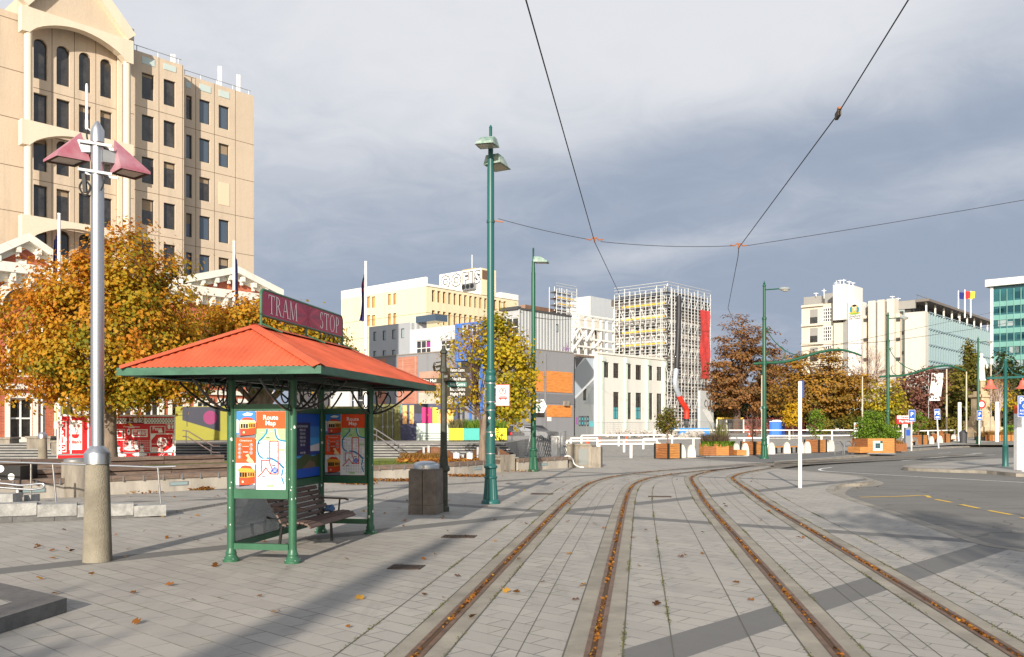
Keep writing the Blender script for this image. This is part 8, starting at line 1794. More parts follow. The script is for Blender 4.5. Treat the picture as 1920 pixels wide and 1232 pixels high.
# portable toilet, red wall, dark panels
p = Vector((*gl(1457, 101)[:2], lot_z(31, 101))); t = thing('portable_toilet', 'blue portable toilet with white roof under the beech trees', 'portable toilet', p, R(-32)); Mb_ = mat('toilet_blue', lin((52, 104, 196)), rough=.5, nscale=3, namt=.12); b = MB(); b.box(-.6, .6, -.6, .6, .05, 2.05, Mb_)
for x in (-.6, .6):
    for y in (-.6, .6): b.box(x-.05, x+.05, y-.05, y+.05, .04, 2.08, Mb_)
b.build('cabin', t); b = MB(); b.box(-.42, .42, -.63, -.602, .12, 1.95, mat('toilet_door', lin((66, 122, 210)), rough=.5)); b.box(-.64, -.602, -.4, .4, 1.5, 1.8, M_whitep); b.build('door', t); b = MB(); b.prism([(-.66, -.66), (.66, -.66), (.66, .66), (-.66, .66)], 2.081, 2.18, M_whitep); b.ball((0, 0, 2.17), .62, M_whitep, 12, 1, 1, .35); b.build('roof', t); t.scale = (1.05, 1.05, .84)
t = thing('site_wall', 'low red painted site hoarding beneath the beech trees', 'hoarding', gl(1415, 122)); b = MB(); a, c = gl(1392, 122), gl(1500, 124); b.box(a.x, c.x, 122, 122.3, .6, 2.95, mat('hoarding_red', lin((168, 76, 68)), rough=.8, nscale=1, namt=.25)); b.build('boards', t, True)
t = thing('site_screen', 'dark mesh screens in white frames with a yellow top rail beside the hoarding', 'screen', gl(1375, 120)); b = MB(); a, c = gl(1344, 120), gl(1394, 120)
b.box(a.x, c.x, 120, 120.1, .6, 2.6, mat('screen_dark', (.05, .05, .055), rough=.8)); b.build('panels', t, True); b = MB()
for u in (1344, 1362, 1378, 1394): q = gl(u, 119.95); b.box(q.x-.09, q.x+.09, 119.85, 119.95, .6, 2.7, M_ws)
b.box(a.x, c.x, 119.8, 119.98, 2.701, 2.95, M_ydeck); b.build('frame', t, True)
# parked cars beyond the mesh fence
def car(label, u, y, col, rz, tail=True):
    p = gl(u, y); t = thing('parked_car', label, 'car', (p.x, y, gz(p.x, y)), rz, 'parked cars'); Mc = mat('car_'+label[:6], col, rough=.25, metal=.5, coat=.6)
    side = [(-2.15, .35), (2.1, .35), (2.15, .75), (1.95, .95), (1.0, 1.02), (.35, 1.55), (-1.4, 1.62), (-2.05, 1.05), (-2.2, .8)]; b = MB()
    n = len(side); L_ = [Vector((x, -.85, z)) for x, z in side]; 
    def inset(z): return .85 if z < 1.06 else .66
    A = [Vector((x, -inset(z), z)) for x, z in side]; B_ = [Vector((x, inset(z), z)) for x, z in side]; b.add(A+B_, [tuple(range(n)), tuple(range(n, 2*n))[::-1]]+[(i, n+i, n+(i+1) % n, (i+1) % n) for i in range(n)], Mc, False); b.build('body', t)
    for sy in (-1, 1): b = MB(); P = [(.9, sy*.835, 1.06), (.34, sy*.70, 1.47), (-.5, sy*.69, 1.52), (-.5, sy*.835, 1.06)]; Q = [(-.6, sy*.835, 1.06), (-.6, sy*.69, 1.52), (-1.35, sy*.69, 1.54), (-1.85, sy*.82, 1.1)]; [b.poly(x if sy < 0 else x[::-1], M_pane) for x in (P, Q)]; b.build('side_window', t)
    b = MB(); b.poly([(-2.06, -.75, 1.09), (-2.06, .75, 1.09), (-1.45, .6, 1.58), (-1.45, -.6, 1.58)][::-1], M_pane); b.build('rear_window', t)
    for x in (-1.35, 1.35):
        for y_ in (-.78, .78): b = MB(); b.M = Matrix.Translation((x, y_, .33)) @ Matrix.Rotation(R(90), 4, 'X'); b.lathe([(.33, -.1), (.33, .1)], M_black, 18); b.lathe([(.19, -.11), (.19, .11)], M_galv, 12); b.build('wheel', t)
    for y_ in (-.7, .7): b = MB(); b.box(-2.24, -2.14, y_-.12, y_+.12, .78, 1.02, mat('tail_red', lin((200, 24, 30)), rough=.3)); b.build('tail_light', t)
    b = MB(); b.box(-2.22, -2.205, -.26, .26, .5, .62, M_signw); b.build('number_plate', t); return t
car('silver estate car parked beyond the mesh fence', 984, 86, (.5, .5, .5), R(30)); car('dark car with red tail lights parked beside the silver car', 957, 83, (.03, .03, .035), R(75)); car('charcoal car half hidden behind the second green lamp post', 1006, 90, (.12, .12, .13), R(25))
# parking signs, pay sign, white posts
def psign(label, u, v, y, h, txt, rz=0, lean=0, blank=False):
    p = gl(u, y); t = thing('parking_sign', label, 'sign', p, rz, 'blue parking signs'); t.rotation_euler = (0, lean, rz); b = MB(); b.lathe([(.05, 0), (.05, h)], M_whitep, 10); b.build('post', t); b = MB(); b.box(-.24, .24, -.075, -.055, h-.85, h+.02, M_signw); b.box(-.22, .22, -.08, -.0755, h-.83, h, M_signb); b.text(txt, .42, flatX((0, -.084, h-.32)), M_signw, bold=.01); b.box(-.15, .15, -.085, -.0805, h-.74, h-.60, M_signw); b.build('panel', t); return t
psign('upright blue parking sign on a white post at the kerb', 1709, 842, 64, 3.0, 'P'); psign('leaning blue parking sign on a white post at the kerb', 1760, 838, 71, 3.2, 'P5', 0, R(-3)); psign('blue parking sign fixed low on the distant tram pole', 1836, 835, 79.4, 3.2, 'P')
t = thing('parking_sign', 'blue P5 parking sign at the edge of the traffic island', 'sign', g(1918, 885)+Vector((0, 0, .03)), 0, 'blue parking signs'); b = MB(); b.lathe([(.055, 0), (.055, 2.2)], M_whitep, 12); b.build('post', t); b = MB(); b.box(-.25, .4, -.08, -.06, 2.2, 3.05, M_signw); b.box(-.235, .385, -.085, -.0805, 2.215, 3.035, M_signb); b.text('P5', .36, flatX((-.02, -.09, 2.84)), M_signw, bold=.008); b.text('8:00-6:00', .12, flatX((.05, -.09, 2.45)), M_signw); b.text('MON-FRI', .12, flatX((.05, -.09, 2.32)), M_signw); b.tube([(.05+.11*math.cos(a), -.089, 2.63+.09*math.sin(a)) for a in [i*math.pi/8 for i in range(16)]], .015, M_signw, 5, True); b.build('panel', t)
t = thing('marker_post', 'thick white post with orange band at the edge of the traffic island', 'post', g(1911.5, 882)+Vector((0, 0, .03)), 0); b = MB(); b.box(-.17, .17, -.12, .12, 0, 2.35, M_whitep); b.build('post', t); b = MB(); b.box(-.175, .175, -.125, .125, 2.351, 2.7, mat('marker_orange', lin((220, 90, 40)), rough=.5)); b.build('band', t)
t = thing('pay_sign', 'red and white pay here sign on a white post', 'sign', gl(1696, 78)); b = MB(); b.box(-.22, .22, -.12, .12, 0, 2.0, M_whitep); b.build('post', t); b = MB(); b.box(-.75, .7, -.16, .16, 2.001, 2.75, M_signr); b.box(-.74, .69, -.165, -.161, 2.45, 2.74, M_signw); b.text('Parking', .26, flatX((0, -.17, 2.59)), M_signr, bold=.01); b.text('Pay Here', .3, flatX((0, -.17, 2.24)), M_signw, bold=.01); b.build('panel', t)
t = thing('pay_machine', 'grey parking meter box with yellow panel beside the pay sign', 'parking meter', gl(1701, 74)); b = MB(); b.box(-.22, .22, -.18, .18, 0, 1.7, mat('meter_grey', (.2, .21, .23), rough=.5)); b.build('body', t); b = MB(); b.box(-.17, .17, -.19, -.181, 1.0, 1.5, M_signb); b.build('panel', t)
for u, y, lab in ((1672, 70, 'dark grey litter bin behind the big hedge planter'), (1806, 83, 'dark grey litter bin at the end of the last plank seat')): t = thing('street_bin', lab, 'bin', gl(u, y), 0, 'dark street bins'); b = MB(); b.lathe([(.3, 0), (.36, 1.1)], mat('bin_dark', (.06, .06, .065), rough=.5), 16); b.build('body', t); b = MB(); b.lathe([(.37, 1.101), (.37, 1.2), (.2, 1.35), (.01, 1.38)], mat('bin_dark', (.06, .06, .06)), 16); b.build('lid', t)
for u, y, h, lab in ((1605, 70, 3.2, 'short white sign post with red disc by the cycle hoops'),): t = thing('sign_pole', lab, 'sign pole', gl(u, y)); b = MB(); b.box(-.17, .17, -.06, .06, 0, 2.1, M_whitep); b.build('post', t); b = MB(); b.poly([(x, -.065, z) for x, _, z in disc_pts(0, 1.8, .13, 0)], M_signr); b.build('disc', t)
# tall steel flagpoles and slim posts in the park
for u, vt, y, lab in ((1775, 692, 92, 'tall bare steel flagpole behind the leaning parking sign'), (1812, 697, 94, 'tall bare steel flagpole between the parking sign and the monument'), (1858, 683, 96, 'tall bare steel flagpole just right of the monument'), (1617, 706, 96, 'tall bare pale pole behind the cycle hoops'), (1428.5, 704, 96, 'tall bare pale pole just behind the nearest tram pole')):
    zt = 1.9-(vt-797)/1627*y; t = thing('bare_flagpole', lab, 'flagpole', (gl(u, y).x, y, .3), 0, 'bare flagpoles in the park'); b = MB(); b.lathe([(.1, -.4), (.1, zt*.5), (.075, zt-.3)], mat('pole_buff', lin((186, 172, 154)), rough=.5, metal=.3), 10); b.build('pole', t); b = MB(); b.box(-.16, -.075, -.05, .05, 3.2, 3.6, M_galv); b.build('cleat_box', t)
for u, y, h, lab in ((1799, 88, 4.2, 'slim white post beside the monument, nearer the parking sign'), (1869, 86, 4.2, 'slim white post beside the slatted curved planter')): t = thing('white_post', lab, 'post', gl(u, y), 0, 'slim white posts'); b = MB(); b.box(-.15, .15, -.08, .08, 0, h, M_whitep); b.build('body', t)
p = gl(1741, 100); t = thing('banner', 'plain white banner hanging in front of the glass wing', 'banner', (p.x, 100, .5)); b = MB(); b.lathe([(.06, 0), (.05, 7.4)], M_galv, 8); b.build('pole', t); b = MB(); vs = [(.1+1.35*i/5+.04*j, .1*math.sin(i*1.3+j), 4.2+3.2*j/6+.15*(i % 2)*0) for j in range(7) for i in range(6)]; b.add(vs, [(j*6+i, j*6+i+1, j*6+7+i, j*6+6+i) for j in range(6) for i in range(5)], M_wht, True); b.build('cloth', t)
# stone monument with a statue
p = gl(1840, 100); t = thing('monument', 'stone pedestal monument with a pale standing figure on top', 'monument', (p.x, 100, .5), R(10)); M_mon = mat('monument_stone', lin((190, 170, 140)), rough=.9, nscale=1.2, namt=.25); b = MB()
for s_, z0, z1 in ((2.0, 0, .6), (1.7, .6, 1.2), (1.35, 1.2, 1.9), (.9, 1.9, 2.4), (.75, 2.4, 4.6), (.95, 4.6, 4.9), (.6, 4.9, 5.3), (.3, 5.3, 6.5)): b.box(-s_, s_, -s_, s_, z0+.003, z1, M_mon)
b.build('pedestal', t); b = MB(); Mst = mat('statue_pale', lin((222, 216, 204)), rough=.8)
b.lathe([(.5, 6.5), (.5, 6.6), (.42, 6.7), (.38, 7.5), (.33, 8.0), (.42, 8.6), (.40, 9.0), (.15, 9.15), (.14, 9.25), (.2, 9.35), (.21, 9.5), (.12, 9.65), (.01, 9.7)], Mst, 12); b.tube([(.4, 0, 8.9), (.6, -.15, 8.3), (.45, -.35, 7.9)], [.12, .1, .08], Mst, 8); b.tube([(-.4, 0, 8.9), (-.58, -.1, 8.3), (-.5, -.1, 7.8)], [.12, .1, .08], Mst, 8); b.build('statue', t)
t = thing('road_sign', 'red and white disc sign on a post before the monument', 'sign', gl(1838, 84)); b = MB(); b.lathe([(.05, 0), (.05, 4.0)], M_galv, 8); b.build('post', t); b = MB(); b.poly([(x, -.06, z) for x, _, z in disc_pts(.1, 3.9, .42, 0)], M_signr); b.poly([(x, -.065, z) for x, _, z in disc_pts(.1, 3.9, .26, 0)], M_signw); b.build('disc', t)
t = thing('park_fence', 'dark iron park railing under the trees beyond the road', 'fence', gl(1760, 104)); b = MB()
for i in range(120): p = gl(1640+i*2.4, 105); b.box(p.x-.025, p.x+.025, 105, 105.05, .55, 1.55, M_black)
a, c = gl(1640, 105), gl(1930, 105); b.box(a.x, c.x, 104.98, 105.03, 1.45, 1.5, M_black); b.box(a.x, c.x, 104.98, 105.03, .75, .8, M_black); b.build('railing', t, True)
t = thing('park_wall', 'low pale stone wall behind the iron park railing', 'wall', gl(1800, 116)); b = MB(); a, c = gl(1640, 116), gl(1940, 116); b.box(a.x, c.x, 116, 116.5, .5, 1.6, M_mon); b.build('wall', t, True)

# ================================================================== LEFT MID GROUND: containers, murals, food trailer
M_cont = mat('container_green', lin((112, 110, 62)), rough=.6, nscale=1.5, namt=.35)
def panel_box(name, label, cat, u0, u1, y, z0, z1, dep, m): a, c = gl(u0, y), gl(u1, y); t = thing(name, label, cat, ((a.x+c.x)/2, y, z0)); b = MB(); b.box(a.x, c.x, y, y+dep, z0, z1, m); b.build('body', t, True); return t, a.x, c.x
zz = lambda v, y: 1.9-(v-797)/1627*y
def corr_box(label, u0, u1, v0, y, m, parts=True):
    a, c = gl(u0, y), gl(u1, y); t = thing('shipping_container', label, 'container', ((a.x+c.x)/2, y, 1.02), 0, 'shipping containers on the terrace'); z1 = zz(v0, y); b = MB(); n = int((c.x-a.x)/.09); x = a.x
    for i in range(n): x0 = a.x+(c.x-a.x)*i/n; b.box(x0, x0+(c.x-a.x)/n, y+(.03 if i % 4 < 2 else 0), y+2.4, 1.16, z1-.12, m)
    b.box(a.x-.02, c.x+.02, y-.02, y+2.42, z1-.119, z1, m); b.box(a.x-.02, c.x+.02, y-.02, y+2.42, 1.03, 1.159, m); b.build('body', t, True); b = MB()
    if parts:
        for k in (.38, .55, .72): xx = a.x+(c.x-a.x)*k; b.tube([(xx, y-.05, 1.15), (xx, y-.05, z1-.12)], .025, M_galv, 6); b.box(xx-.06, xx+.06, y-.07, y-.02, 1.75, 1.85, M_galv)
        b.build('lock_bar', t, True)
    return t, a.x, c.x, z1
corr_box('olive green corrugated shipping container with locking bars on the terrace', 698, 751, 758, 50, M_cont)
corr_box('olive green corrugated shipping container behind the tram shelter', 600, 696, 762, 51, M_cont, False)
mc = {k: mat('paint_'+k, lin(v), rough=.6, nscale=1.2, namt=.08) for k, v in dict(navy=(66, 68, 96), peach=(240, 180, 110), magenta=(200, 30, 110), yellow=(238, 206, 70), mint=(196, 210, 200), dark=(40, 40, 48), olive=(138, 134, 36), ink=(44, 46, 62), plum=(130, 36, 90), sage=(170, 190, 172), orange=(236, 162, 96), night=(46, 50, 72), teal=(70, 170, 160), lemon=(240, 226, 40)).items()}
def mural_box(label, u0, u1, v0, y, base, items, zb=1.02):
    a, c = gl(u0, y), gl(u1, y); z1 = zz(v0, y); t = thing('mural_container', label, 'container', ((a.x+c.x)/2, y, zb), 0, 'painted containers on the terrace'); b = MB(); b.box(a.x, c.x, y, y+2.4, zb+.01, z1, mc[base]); b.build('body', t, True); b = MB(); off = .003
    for it in items:
        off += .003
        if it[0] == 'c': _, u, v, r, m_ = it; p = at(u, v, y-off); b.poly([(p.x+r*math.cos(q), y-off, p.z+r*math.sin(q)) for q in [i*math.pi/14 for i in range(28)]], mc[m_])
        else:
            m_, pts = it; P = [at(u, v, y-off) for u, v in pts]
            if (P[1]-P[0]).cross(P[2]-P[1]).y > 0: P = P[::-1]
            b.poly(P, mc[m_])
    b.build('mural', t, True); return t
def rc(m_, u0, u1, v0, v1): return (m_, [(u0, v1), (u1, v1), (u1, v0), (u0, v0)])
mural_box('navy painted container with peach, magenta and yellow blocks on the terrace', 751, 858, 757, 50, 'navy', [rc('teal', 751, 754, 758, 775), rc('peach', 755, 763, 760, 795), rc('peach', 768, 776, 760, 795), rc('dark', 777, 800, 757, 775), rc('magenta', 791, 810, 764, 793), rc('yellow', 811, 820, 764, 793), rc('peach', 820, 850, 768, 800), rc('mint', 781, 850, 794, 827.5), rc('dark', 787, 850, 812, 813), rc('dark', 787, 788, 812, 827), rc('dark', 791, 850, 817, 818), rc('dark', 791, 792, 817, 827), rc('dark', 796, 850, 822, 823)])
mural_box('olive green mural wall with dark shape and plum circle', 329, 432, 762, 50, 'olive', [('ink', [(342, 763), (413, 763), (413, 809), (342, 788)]), ('c', 394, 783, .40, 'plum'), rc('dark', 330, 352, 772, 773), rc('dark', 330, 350, 778, 779), rc('dark', 350, 351, 772, 800)])
mural_box('sage and orange mural wall with large night blue circle', -60, 72, 756, 46, 'sage', [rc('orange', 20, 72, 756, 848), ('c', 46, 821, .55, 'night'), rc('dark', 5, 6, 765, 800), rc('dark', 5, 20, 765, 766), rc('dark', 12, 13, 785, 825), rc('dark', 12, 20, 785, 786), rc('dark', 34, 35, 800, 850), rc('dark', 28, 29, 800, 850)], .36)
mural_box('bright olive yellow mural wall beside the night blue circle', 73, 118, 762, 46.2, 'olive', [rc('night', 92, 118, 805, 832), rc('sage', 92, 118, 790, 804)], .36)
def trough(label, u0, u1, y, m_, graf=False):
    a, c = gl(u0, y), gl(u1, y); t = thing('plastic_planter', label, 'planter', ((a.x+c.x)/2, y, 1.02), 0, 'bright square planters on the terrace'); b = MB(); z1 = zz(803, y); w = (c.x-a.x)/2; b.box(a.x, c.x, y, y+1.2, 1.1, z1, m_)
    for k in (.15, .5, .85): b.box(a.x+2*w*k-.12, a.x+2*w*k+.12, y+.05, y+1.1, 1.021, 1.099, M_black)
    b.build('box', t, True)
    if graf:
        b = MB(); rr_ = random.Random(3)
        for k in range(9): p = at(u0+rr_.uniform(6, 24), rr_.uniform(806, 826), y-.01); b.tube(catmull([p, p+Vector((rr_.uniform(-.15, .15), 0, rr_.uniform(-.2, .2))), p+Vector((rr_.uniform(-.2, .2), 0, rr_.uniform(-.25, .25))), p+Vector((rr_.uniform(-.2, .2), 0, rr_.uniform(-.25, .25)))], 4), .018, M_blk, 4)
        b.build('graffiti', t, True)
    pl_ = thing('planter_grass', 'green grass tuft in the '+label.split(' square')[0]+' planter on the terrace', 'plant', ((a.x+c.x)/2, y+.5, z1), 0, 'planter grasses on the terrace'); grass('grass_blade', 420, lambda r: (r.uniform(-w, w), r.uniform(-.5, .5)), .62, M_tuss if u0 < 860 else M_hedge, -.05, None, pl_, .5, .014, int(u0))
trough('lemon yellow square planter on the terrace', 841, 869.5, 46, mc['lemon']); trough('teal square planter on the terrace', 870, 899, 46, mc['teal']); trough('small yellow square planter behind the young tree trunk', 900, 916, 46.3, mc['lemon']); trough('graffiti covered yellow square planter on the terrace', 919, 950, 46, mc['lemon'], True)
# red noodle trailer
M_red = mat('trailer_red', lin((204, 28, 36)), rough=.35); M_trw = mat('trailer_white', lin((234, 230, 226)), rough=.5); M_drk = mat('trailer_maroon', lin((90, 20, 30)), rough=.5)
TY = 33; a, c = gl(116, TY), gl(330, TY); zb, zt_ = zz(872, TY), zz(778, TY); TR = thing('food_trailer', 'red food trailer with white line drawings behind the silver lamp post', 'food trailer', ((a.x+c.x)/2, TY, .36)); b = MB(); xs = gl(206, TY).x; xk = gl(168, TY).x
b.box(a.x, xk, TY+.3, TY+1.9, zb+.2, zt_, M_red); b.box(xk+.002, c.x, TY, TY+1.9, zb, zt_-.002, M_red); b.build('body', TR, True)
b = MB(); b.box(a.x-.03, xk+.03, TY+.27, TY+1.95, zt_+.001, zt_+.09, M_trw); b.box(xk+.035, c.x+.04, TY-.04, TY+1.95, zt_+.0, zt_+.07, M_trw)
for u in (116.5, 134.5, 166, 329): x = gl(u, TY).x; y_ = TY+.26 if u < 168 else TY-.03; b.box(x-.03, x+.03, y_, y_+.03, zb+.15, zt_, M_trw)
b.build('trim', TR, True)
def P_(u, v, o=.01, y=TY): p = at(u, v, y); return Vector((p.x, y-o, p.z))
def stroke(b, pts, w=.022, m_=M_trw, y=TY, o=.012, closed=False):
    Q = [P_(u, v, o, y) for u, v in pts]; Q = Q+[Q[0]] if closed else Q
    for i in range(len(Q)-1):
        d = Q[i+1]-Q[i]
        if d.length > 1e-4: b.bar(Q[i], Q[i+1], w, .006, m_, (0, 1, 0))
def fillp(b, pts, m_=M_trw, y=TY, o=.008):
    Q = [P_(u, v, o, y) for u, v in pts]
    if (Q[1]-Q[0]).cross(Q[2]-Q[1]).y > 0: Q = Q[::-1]
    b.poly(Q, m_)
def box_(u0, u1, v0, v1): return [(u0, v1), (u1, v1), (u1, v0), (u0, v0)]
def ell(u, v, a_, b_): return [(u+a_*math.cos(i*math.pi/8), v+b_*math.sin(i*math.pi/8)) for i in range(16)]
b = MB(); fillp(b, box_(210, 329, 781, 792), M_trw, o=.004)
for i in range(22):
    for j in range(3): u, v = 212.5+i*5.4+(j % 2)*2.7, 783+j*3.4; 240 < u < 272 or fillp(b, [(u-1.5, v), (u, v+1.6), (u+1.5, v), (u, v-1.6)], M_blk, o=.008)
fillp(b, box_(237, 270, 780, 792), M_drk, o=.012)
def ftxt(b, s, u, v, size, m_, y=TY, o=.02, sx=1): p = P_(u, v, o, y); b.text(s, size, Matrix.Translation(p) @ Matrix(((1, 0, 0, 0), (0, 0, -1, 0), (0, 1, 0, 0), (0, 0, 0, 1))), m_, sx=sx, bold=.004)
ftxt(b, '上香記', 254, 786, .21, M_trw); fillp(b, box_(247, 277, 803, 818), M_trw); fillp(b, box_(249.5, 274.5, 805, 816), M_red, o=.011); ftxt(b, '三巷記', 262, 810.5, .17, M_trw, o=.016)
stroke(b, [(231, 798), (262, 798.5)]); stroke(b, [(246, 794), (252, 800), (240, 800)]); stroke(b, box_(215, 234, 803, 824), closed=True); fillp(b, box_(219, 230, 806, 820)); fillp(b, box_(221, 228, 808, 818), M_red, o=.011); fillp(b, ell(241, 808, 3, 6)); fillp(b, ell(241, 807, 1.5, 2), M_blk, o=.012)
stroke(b, box_(282, 310, 797, 812), closed=True); ftxt(b, 'Fang', 295, 802, .2, M_trw); fillp(b, [(296, 804), (304, 803), (306, 809), (298, 810)]); stroke(b, box_(283, 326, 812, 847), w=.04, closed=True); fillp(b, [(284, 813), (293, 813), (284, 824)]); fillp(b, [(325, 836), (325, 846), (312, 846)])
b.tube([P_(u, v, .014) for u, v in ell(304.5, 829, 9, 9.5)], .02, M_trw, 5, True); ftxt(b, '麵', 304.5, 829, .34, M_trw)
for u in (317, 322): fillp(b, box_(u, u+2, 822, 830), M_blk, o=.011); stroke(b, [(u+1, 818), (u+1, 822)])
for u0, u1, v0, v1 in ((285, 296, 838, 846), (298, 306, 840, 846)): fillp(b, box_(u0, u1, v0, v1)); [stroke(b, [(u0+1, v0+k*2.2), (u1-1, v0+k*2.2)], .01, M_red, o=.014) for k in range(1, 4)]
stroke(b, [(284, 832), (313, 832)])
for k in range(6): stroke(b, [(230, 825+k*3.4), (282, 825+k*3.4)], .008)
for k in range(13): stroke(b, [(232+k*4, 825), (232+k*4, 845)], .008)
# diners round a table: plain line figures
for u, v, s_ in ((243, 826, 1), (255, 827, .9), (266, 836, 1.15), (222, 838, 1.1)): fillp(b, ell(u, v, 3.2*s_, 3.6*s_), o=.012); fillp(b, [(u-4.5*s_, v+12*s_), (u+4.5*s_, v+12*s_), (u+2*s_, v+4*s_), (u-2*s_, v+4*s_)], o=.011); fillp(b, [(u-3*s_, v-1), (u+3*s_, v-1), (u+1.5*s_, v-4*s_), (u-1.5*s_, v-4*s_)], M_blk, o=.015)
fillp(b, ell(246, 840, 14, 4.2), o=.017); [fillp(b, ell(240+k*6, 839.5, 1.8, .9), M_red, o=.02) for k in range(3)]; fillp(b, ell(262, 852, 14, 3.2), o=.017); fillp(b, ell(228, 853, 9, 2.6), o=.017)
for u in (222, 231, 254, 270): stroke(b, [(u, 854), (u-2.5, 870)], .02); stroke(b, [(u+4, 854), (u+6, 870)], .02); stroke(b, [(u-2, 863), (u+5, 863)], .014)
for u0, u1 in ((262, 266), (268, 271)): stroke(b, [(u0, 855), (u0, 869)], .03)
stroke(b, [(208, 848.5), (329, 848.5)], .05, M_galv); stroke(b, [(281, 849), (281, 871)], .014); fillp(b, ell(302, 860, 7, 4.5)); fillp(b, box_(295, 309, 855, 858), M_red, o=.012); stroke(b, [(304, 851), (298, 857)], .016); stroke(b, [(309, 851), (301, 858)], .016)
fillp(b, box_(313, 326, 855, 871)); fillp(b, box_(315, 324, 858, 869), M_blk, o=.012); fillp(b, box_(316, 323, 850, 854)); ftxt(b, "Lilian's", 300, 868.5, .16, M_trw); stroke(b, box_(312, 328, 793.5, 805), .012, closed=True); fillp(b, ell(318, 798, 3, 5)); fillp(b, ell(325, 798, 2, 4)); b.build('mural', TR, True)
b = MB(); Y2 = TY+.3
fillp(b, box_(118, 134, 787, 846), M_trw, Y2); fillp(b, box_(120, 132.5, 789, 844), M_red, Y2, .012)
for u, v, s_ in ((122, 798, 1.5), (127, 795, 1.8), (130, 800, 1.5)): fillp(b, ell(u, v, s_, s_*1.5), M_trw, Y2, .016)
fillp(b, ell(126, 808, 3, 3.4), M_trw, Y2, .016); fillp(b, [(121, 832), (132, 832), (129, 813), (123, 813)], M_trw, Y2, .016); fillp(b, ell(131, 822, 4, 5), M_trw, Y2, .018); fillp(b, ell(126, 838, 6, 4), M_trw, Y2, .018); fillp(b, ell(126, 837, 3.5, 1.8), M_red, Y2, .021); fillp(b, [(124, 828), (128, 828), (127, 816), (125, 816)], M_red, Y2, .021)
b.build('side_mural', TR, True)
b = MB(); 
for k in range(17): v = 786+k*3.3; fillp(b, box_(139, 162, v, v+2.9), M_trw, Y2, .02)
b.poly([P_(150+7*math.cos(q), 812+8*math.sin(q), .026, Y2) for q in [math.pi-i*math.pi/10 for i in range(11)]][::-1], M_red); stroke(b, [(148, 796), (152, 812)], .014, M_red, Y2, .028); stroke(b, [(156, 794), (153, 811)], .014, M_red, Y2, .028); ftxt(b, "Lilian's", 150, 827, .17, M_red, Y2, .03); b.build('roller_shutter', TR, True)
b = MB(); p, q = at(94, 864, 32.2), at(142, 852, 32.2); b.box(p.x, q.x, 32.2, 33.1, p.z, q.z, M_red); b.box(p.x-.02, q.x+.02, 32.18, 33.12, q.z+.001, q.z+.03, M_galv); b.build('drawbar_box', TR, True)
for u in (235, 300): b = MB(); p = gl(u, TY+.25); b.M = Matrix.Translation((p.x, TY+.1, .36+.0)) @ Matrix.Rotation(R(90), 4, 'X'); b.lathe([(.3, -.1), (.3, .1)], M_black, 18); b.build('wheel', TR, True)
for k, (u0, u1, v0, y, lab) in enumerate(((-40, 18, 824, 41, 'long concrete bench block in front of the sage mural wall'), (50, 94, 822, 40, 'concrete bench block before the night blue circle'), (96, 120, 830, 39, 'rough concrete ledge beside the red trailer'), (352, 424, 838, 41.5, 'pale concrete ledge in front of the olive mural wall'))):
    a, c = gl(u0, y), gl(u1, y); t = thing('concrete_ledge', lab, 'ledge', ((a.x+c.x)/2, y, .36), 0, 'concrete ledges'); b = MB(); b.box(a.x, c.x, y, y+.8, .361, zz(v0, y), M_cconc); b.box(a.x-.05, c.x+.05, y-.05, y+.85, zz(v0, y)+.001, zz(v0, y)+.1, M_cconc); b.build('body', t, True)

TR.rotation_euler = (0, 0, R(23)); TR.scale = (.92, .92, .97)
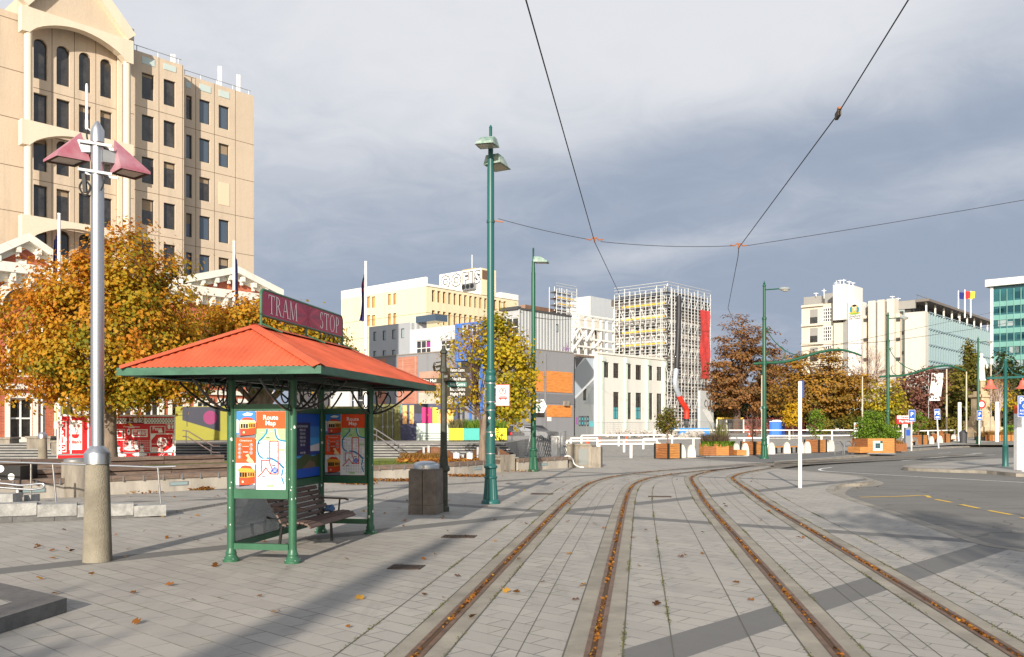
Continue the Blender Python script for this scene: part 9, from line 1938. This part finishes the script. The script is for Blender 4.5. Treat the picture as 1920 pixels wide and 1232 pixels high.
# ================================================================== OVERHEAD WIRES
M_wire = mat('wire', (.025, .022, .022), rough=.6); M_ins = mat('insulator', lin((150, 90, 50)), rough=.6)
def wire(label, pts, r=.012, sag=0, k=8, group='overhead tram wires'):
    b = MB(); P = [Vector(p) for p in pts]; Q = []
    for i in range(len(P)-1):
        for j in range(k): q = j/k; v = P[i].lerp(P[i+1], q); v.z -= sag*4*q*(1-q); Q.append(v)
    Q.append(P[-1]); b.tube(Q, r, M_wire, 6); o = b.build('tram_wire'); tag(o, label, 'overhead wire', group); return o
A1 = at(1115, 450, 21); A2 = at(1385, 461, 21); pc = at(934, 410, 21); pe = at(1920, 375, 21)
wire('contact wire above the track on the shelter side', [(-1.35, -8, 6.4), (.14, 9.1, 6.38), A1-Vector((0, 0, .05)), at(1168, 565, 31.4), at(1198, 625, 41), at(1212, 650, 48)], .009)
wire('contact wire above the outer track on the road side', [(1.2, -12, 6.4), at(1703, 0, 9.1), at(1570, 215, 12.4), A2-Vector((0, 0, .05)), at(1384, 480, 23), at(1365, 578, 34), at(1400, 660, 50)], .009)
wire('span wire from the tall green pole to the first contact wire', [pc, at(1104, 449, 21)], .007, .03); wire('span wire between the two contact wires', [at(1126, 453, 21), at(1373, 461, 21)], .007, .06); wire('span wire from the second contact wire towards the street', [at(1398, 461, 21), pe, at(2600, 230, 21)], .007, .02)
for c, lab in ((A1, 'wire hanger where the span wire holds the first contact wire'), (A2, 'wire hanger where the span wire holds the second contact wire')):
    t = thing('wire_hanger', lab, 'wire fitting', c, 0, 'wire hangers'); b = MB(); b.tube([(-.2, 0, .02), (-.1, 0, .0), (-.05, 0, .05), (.05, 0, .05), (.1, 0, .0), (.2, 0, .01)], .016, M_ins, 6); b.tube([(0, 0, .05), (0, 0, -.06)], .02, M_ins, 6); b.build('clip', t)
p = at(1571, 215, 12.4); t = thing('section_insulator', 'dark section insulator clamped on the road side contact wire', 'insulator', p); b = MB(); d = (at(1703, 0, 9.1)-at(1570, 215, 12.4)).normalized(); b.bar(d*-.1, d*.12, .045, .09, mat('insulator_dark', (.05, .035, .025), rough=.6)); b.bar(d*.06+Vector((0, 0, .05)), d*.14+Vector((0, 0, .05)), .05, .03, M_ins); b.build('body', t)
for k, (pts, lab) in enumerate((([at(1433, 681, 49), at(1500, 660, 60), at(1920, 572, 150)], 'thin cable across the council building, the higher one'), ([at(1000, 595, 35.5), at(1070, 598, 90), at(1330, 622, 95)], 'thin cable from the second green lamp to the scaffolding'), ([at(1500, 645, 60), at(1660, 640, 62), at(1920, 600, 90)], 'thin cable across the trees by the council building'))): wire(lab, pts, .018, .1, group='thin distant cables')
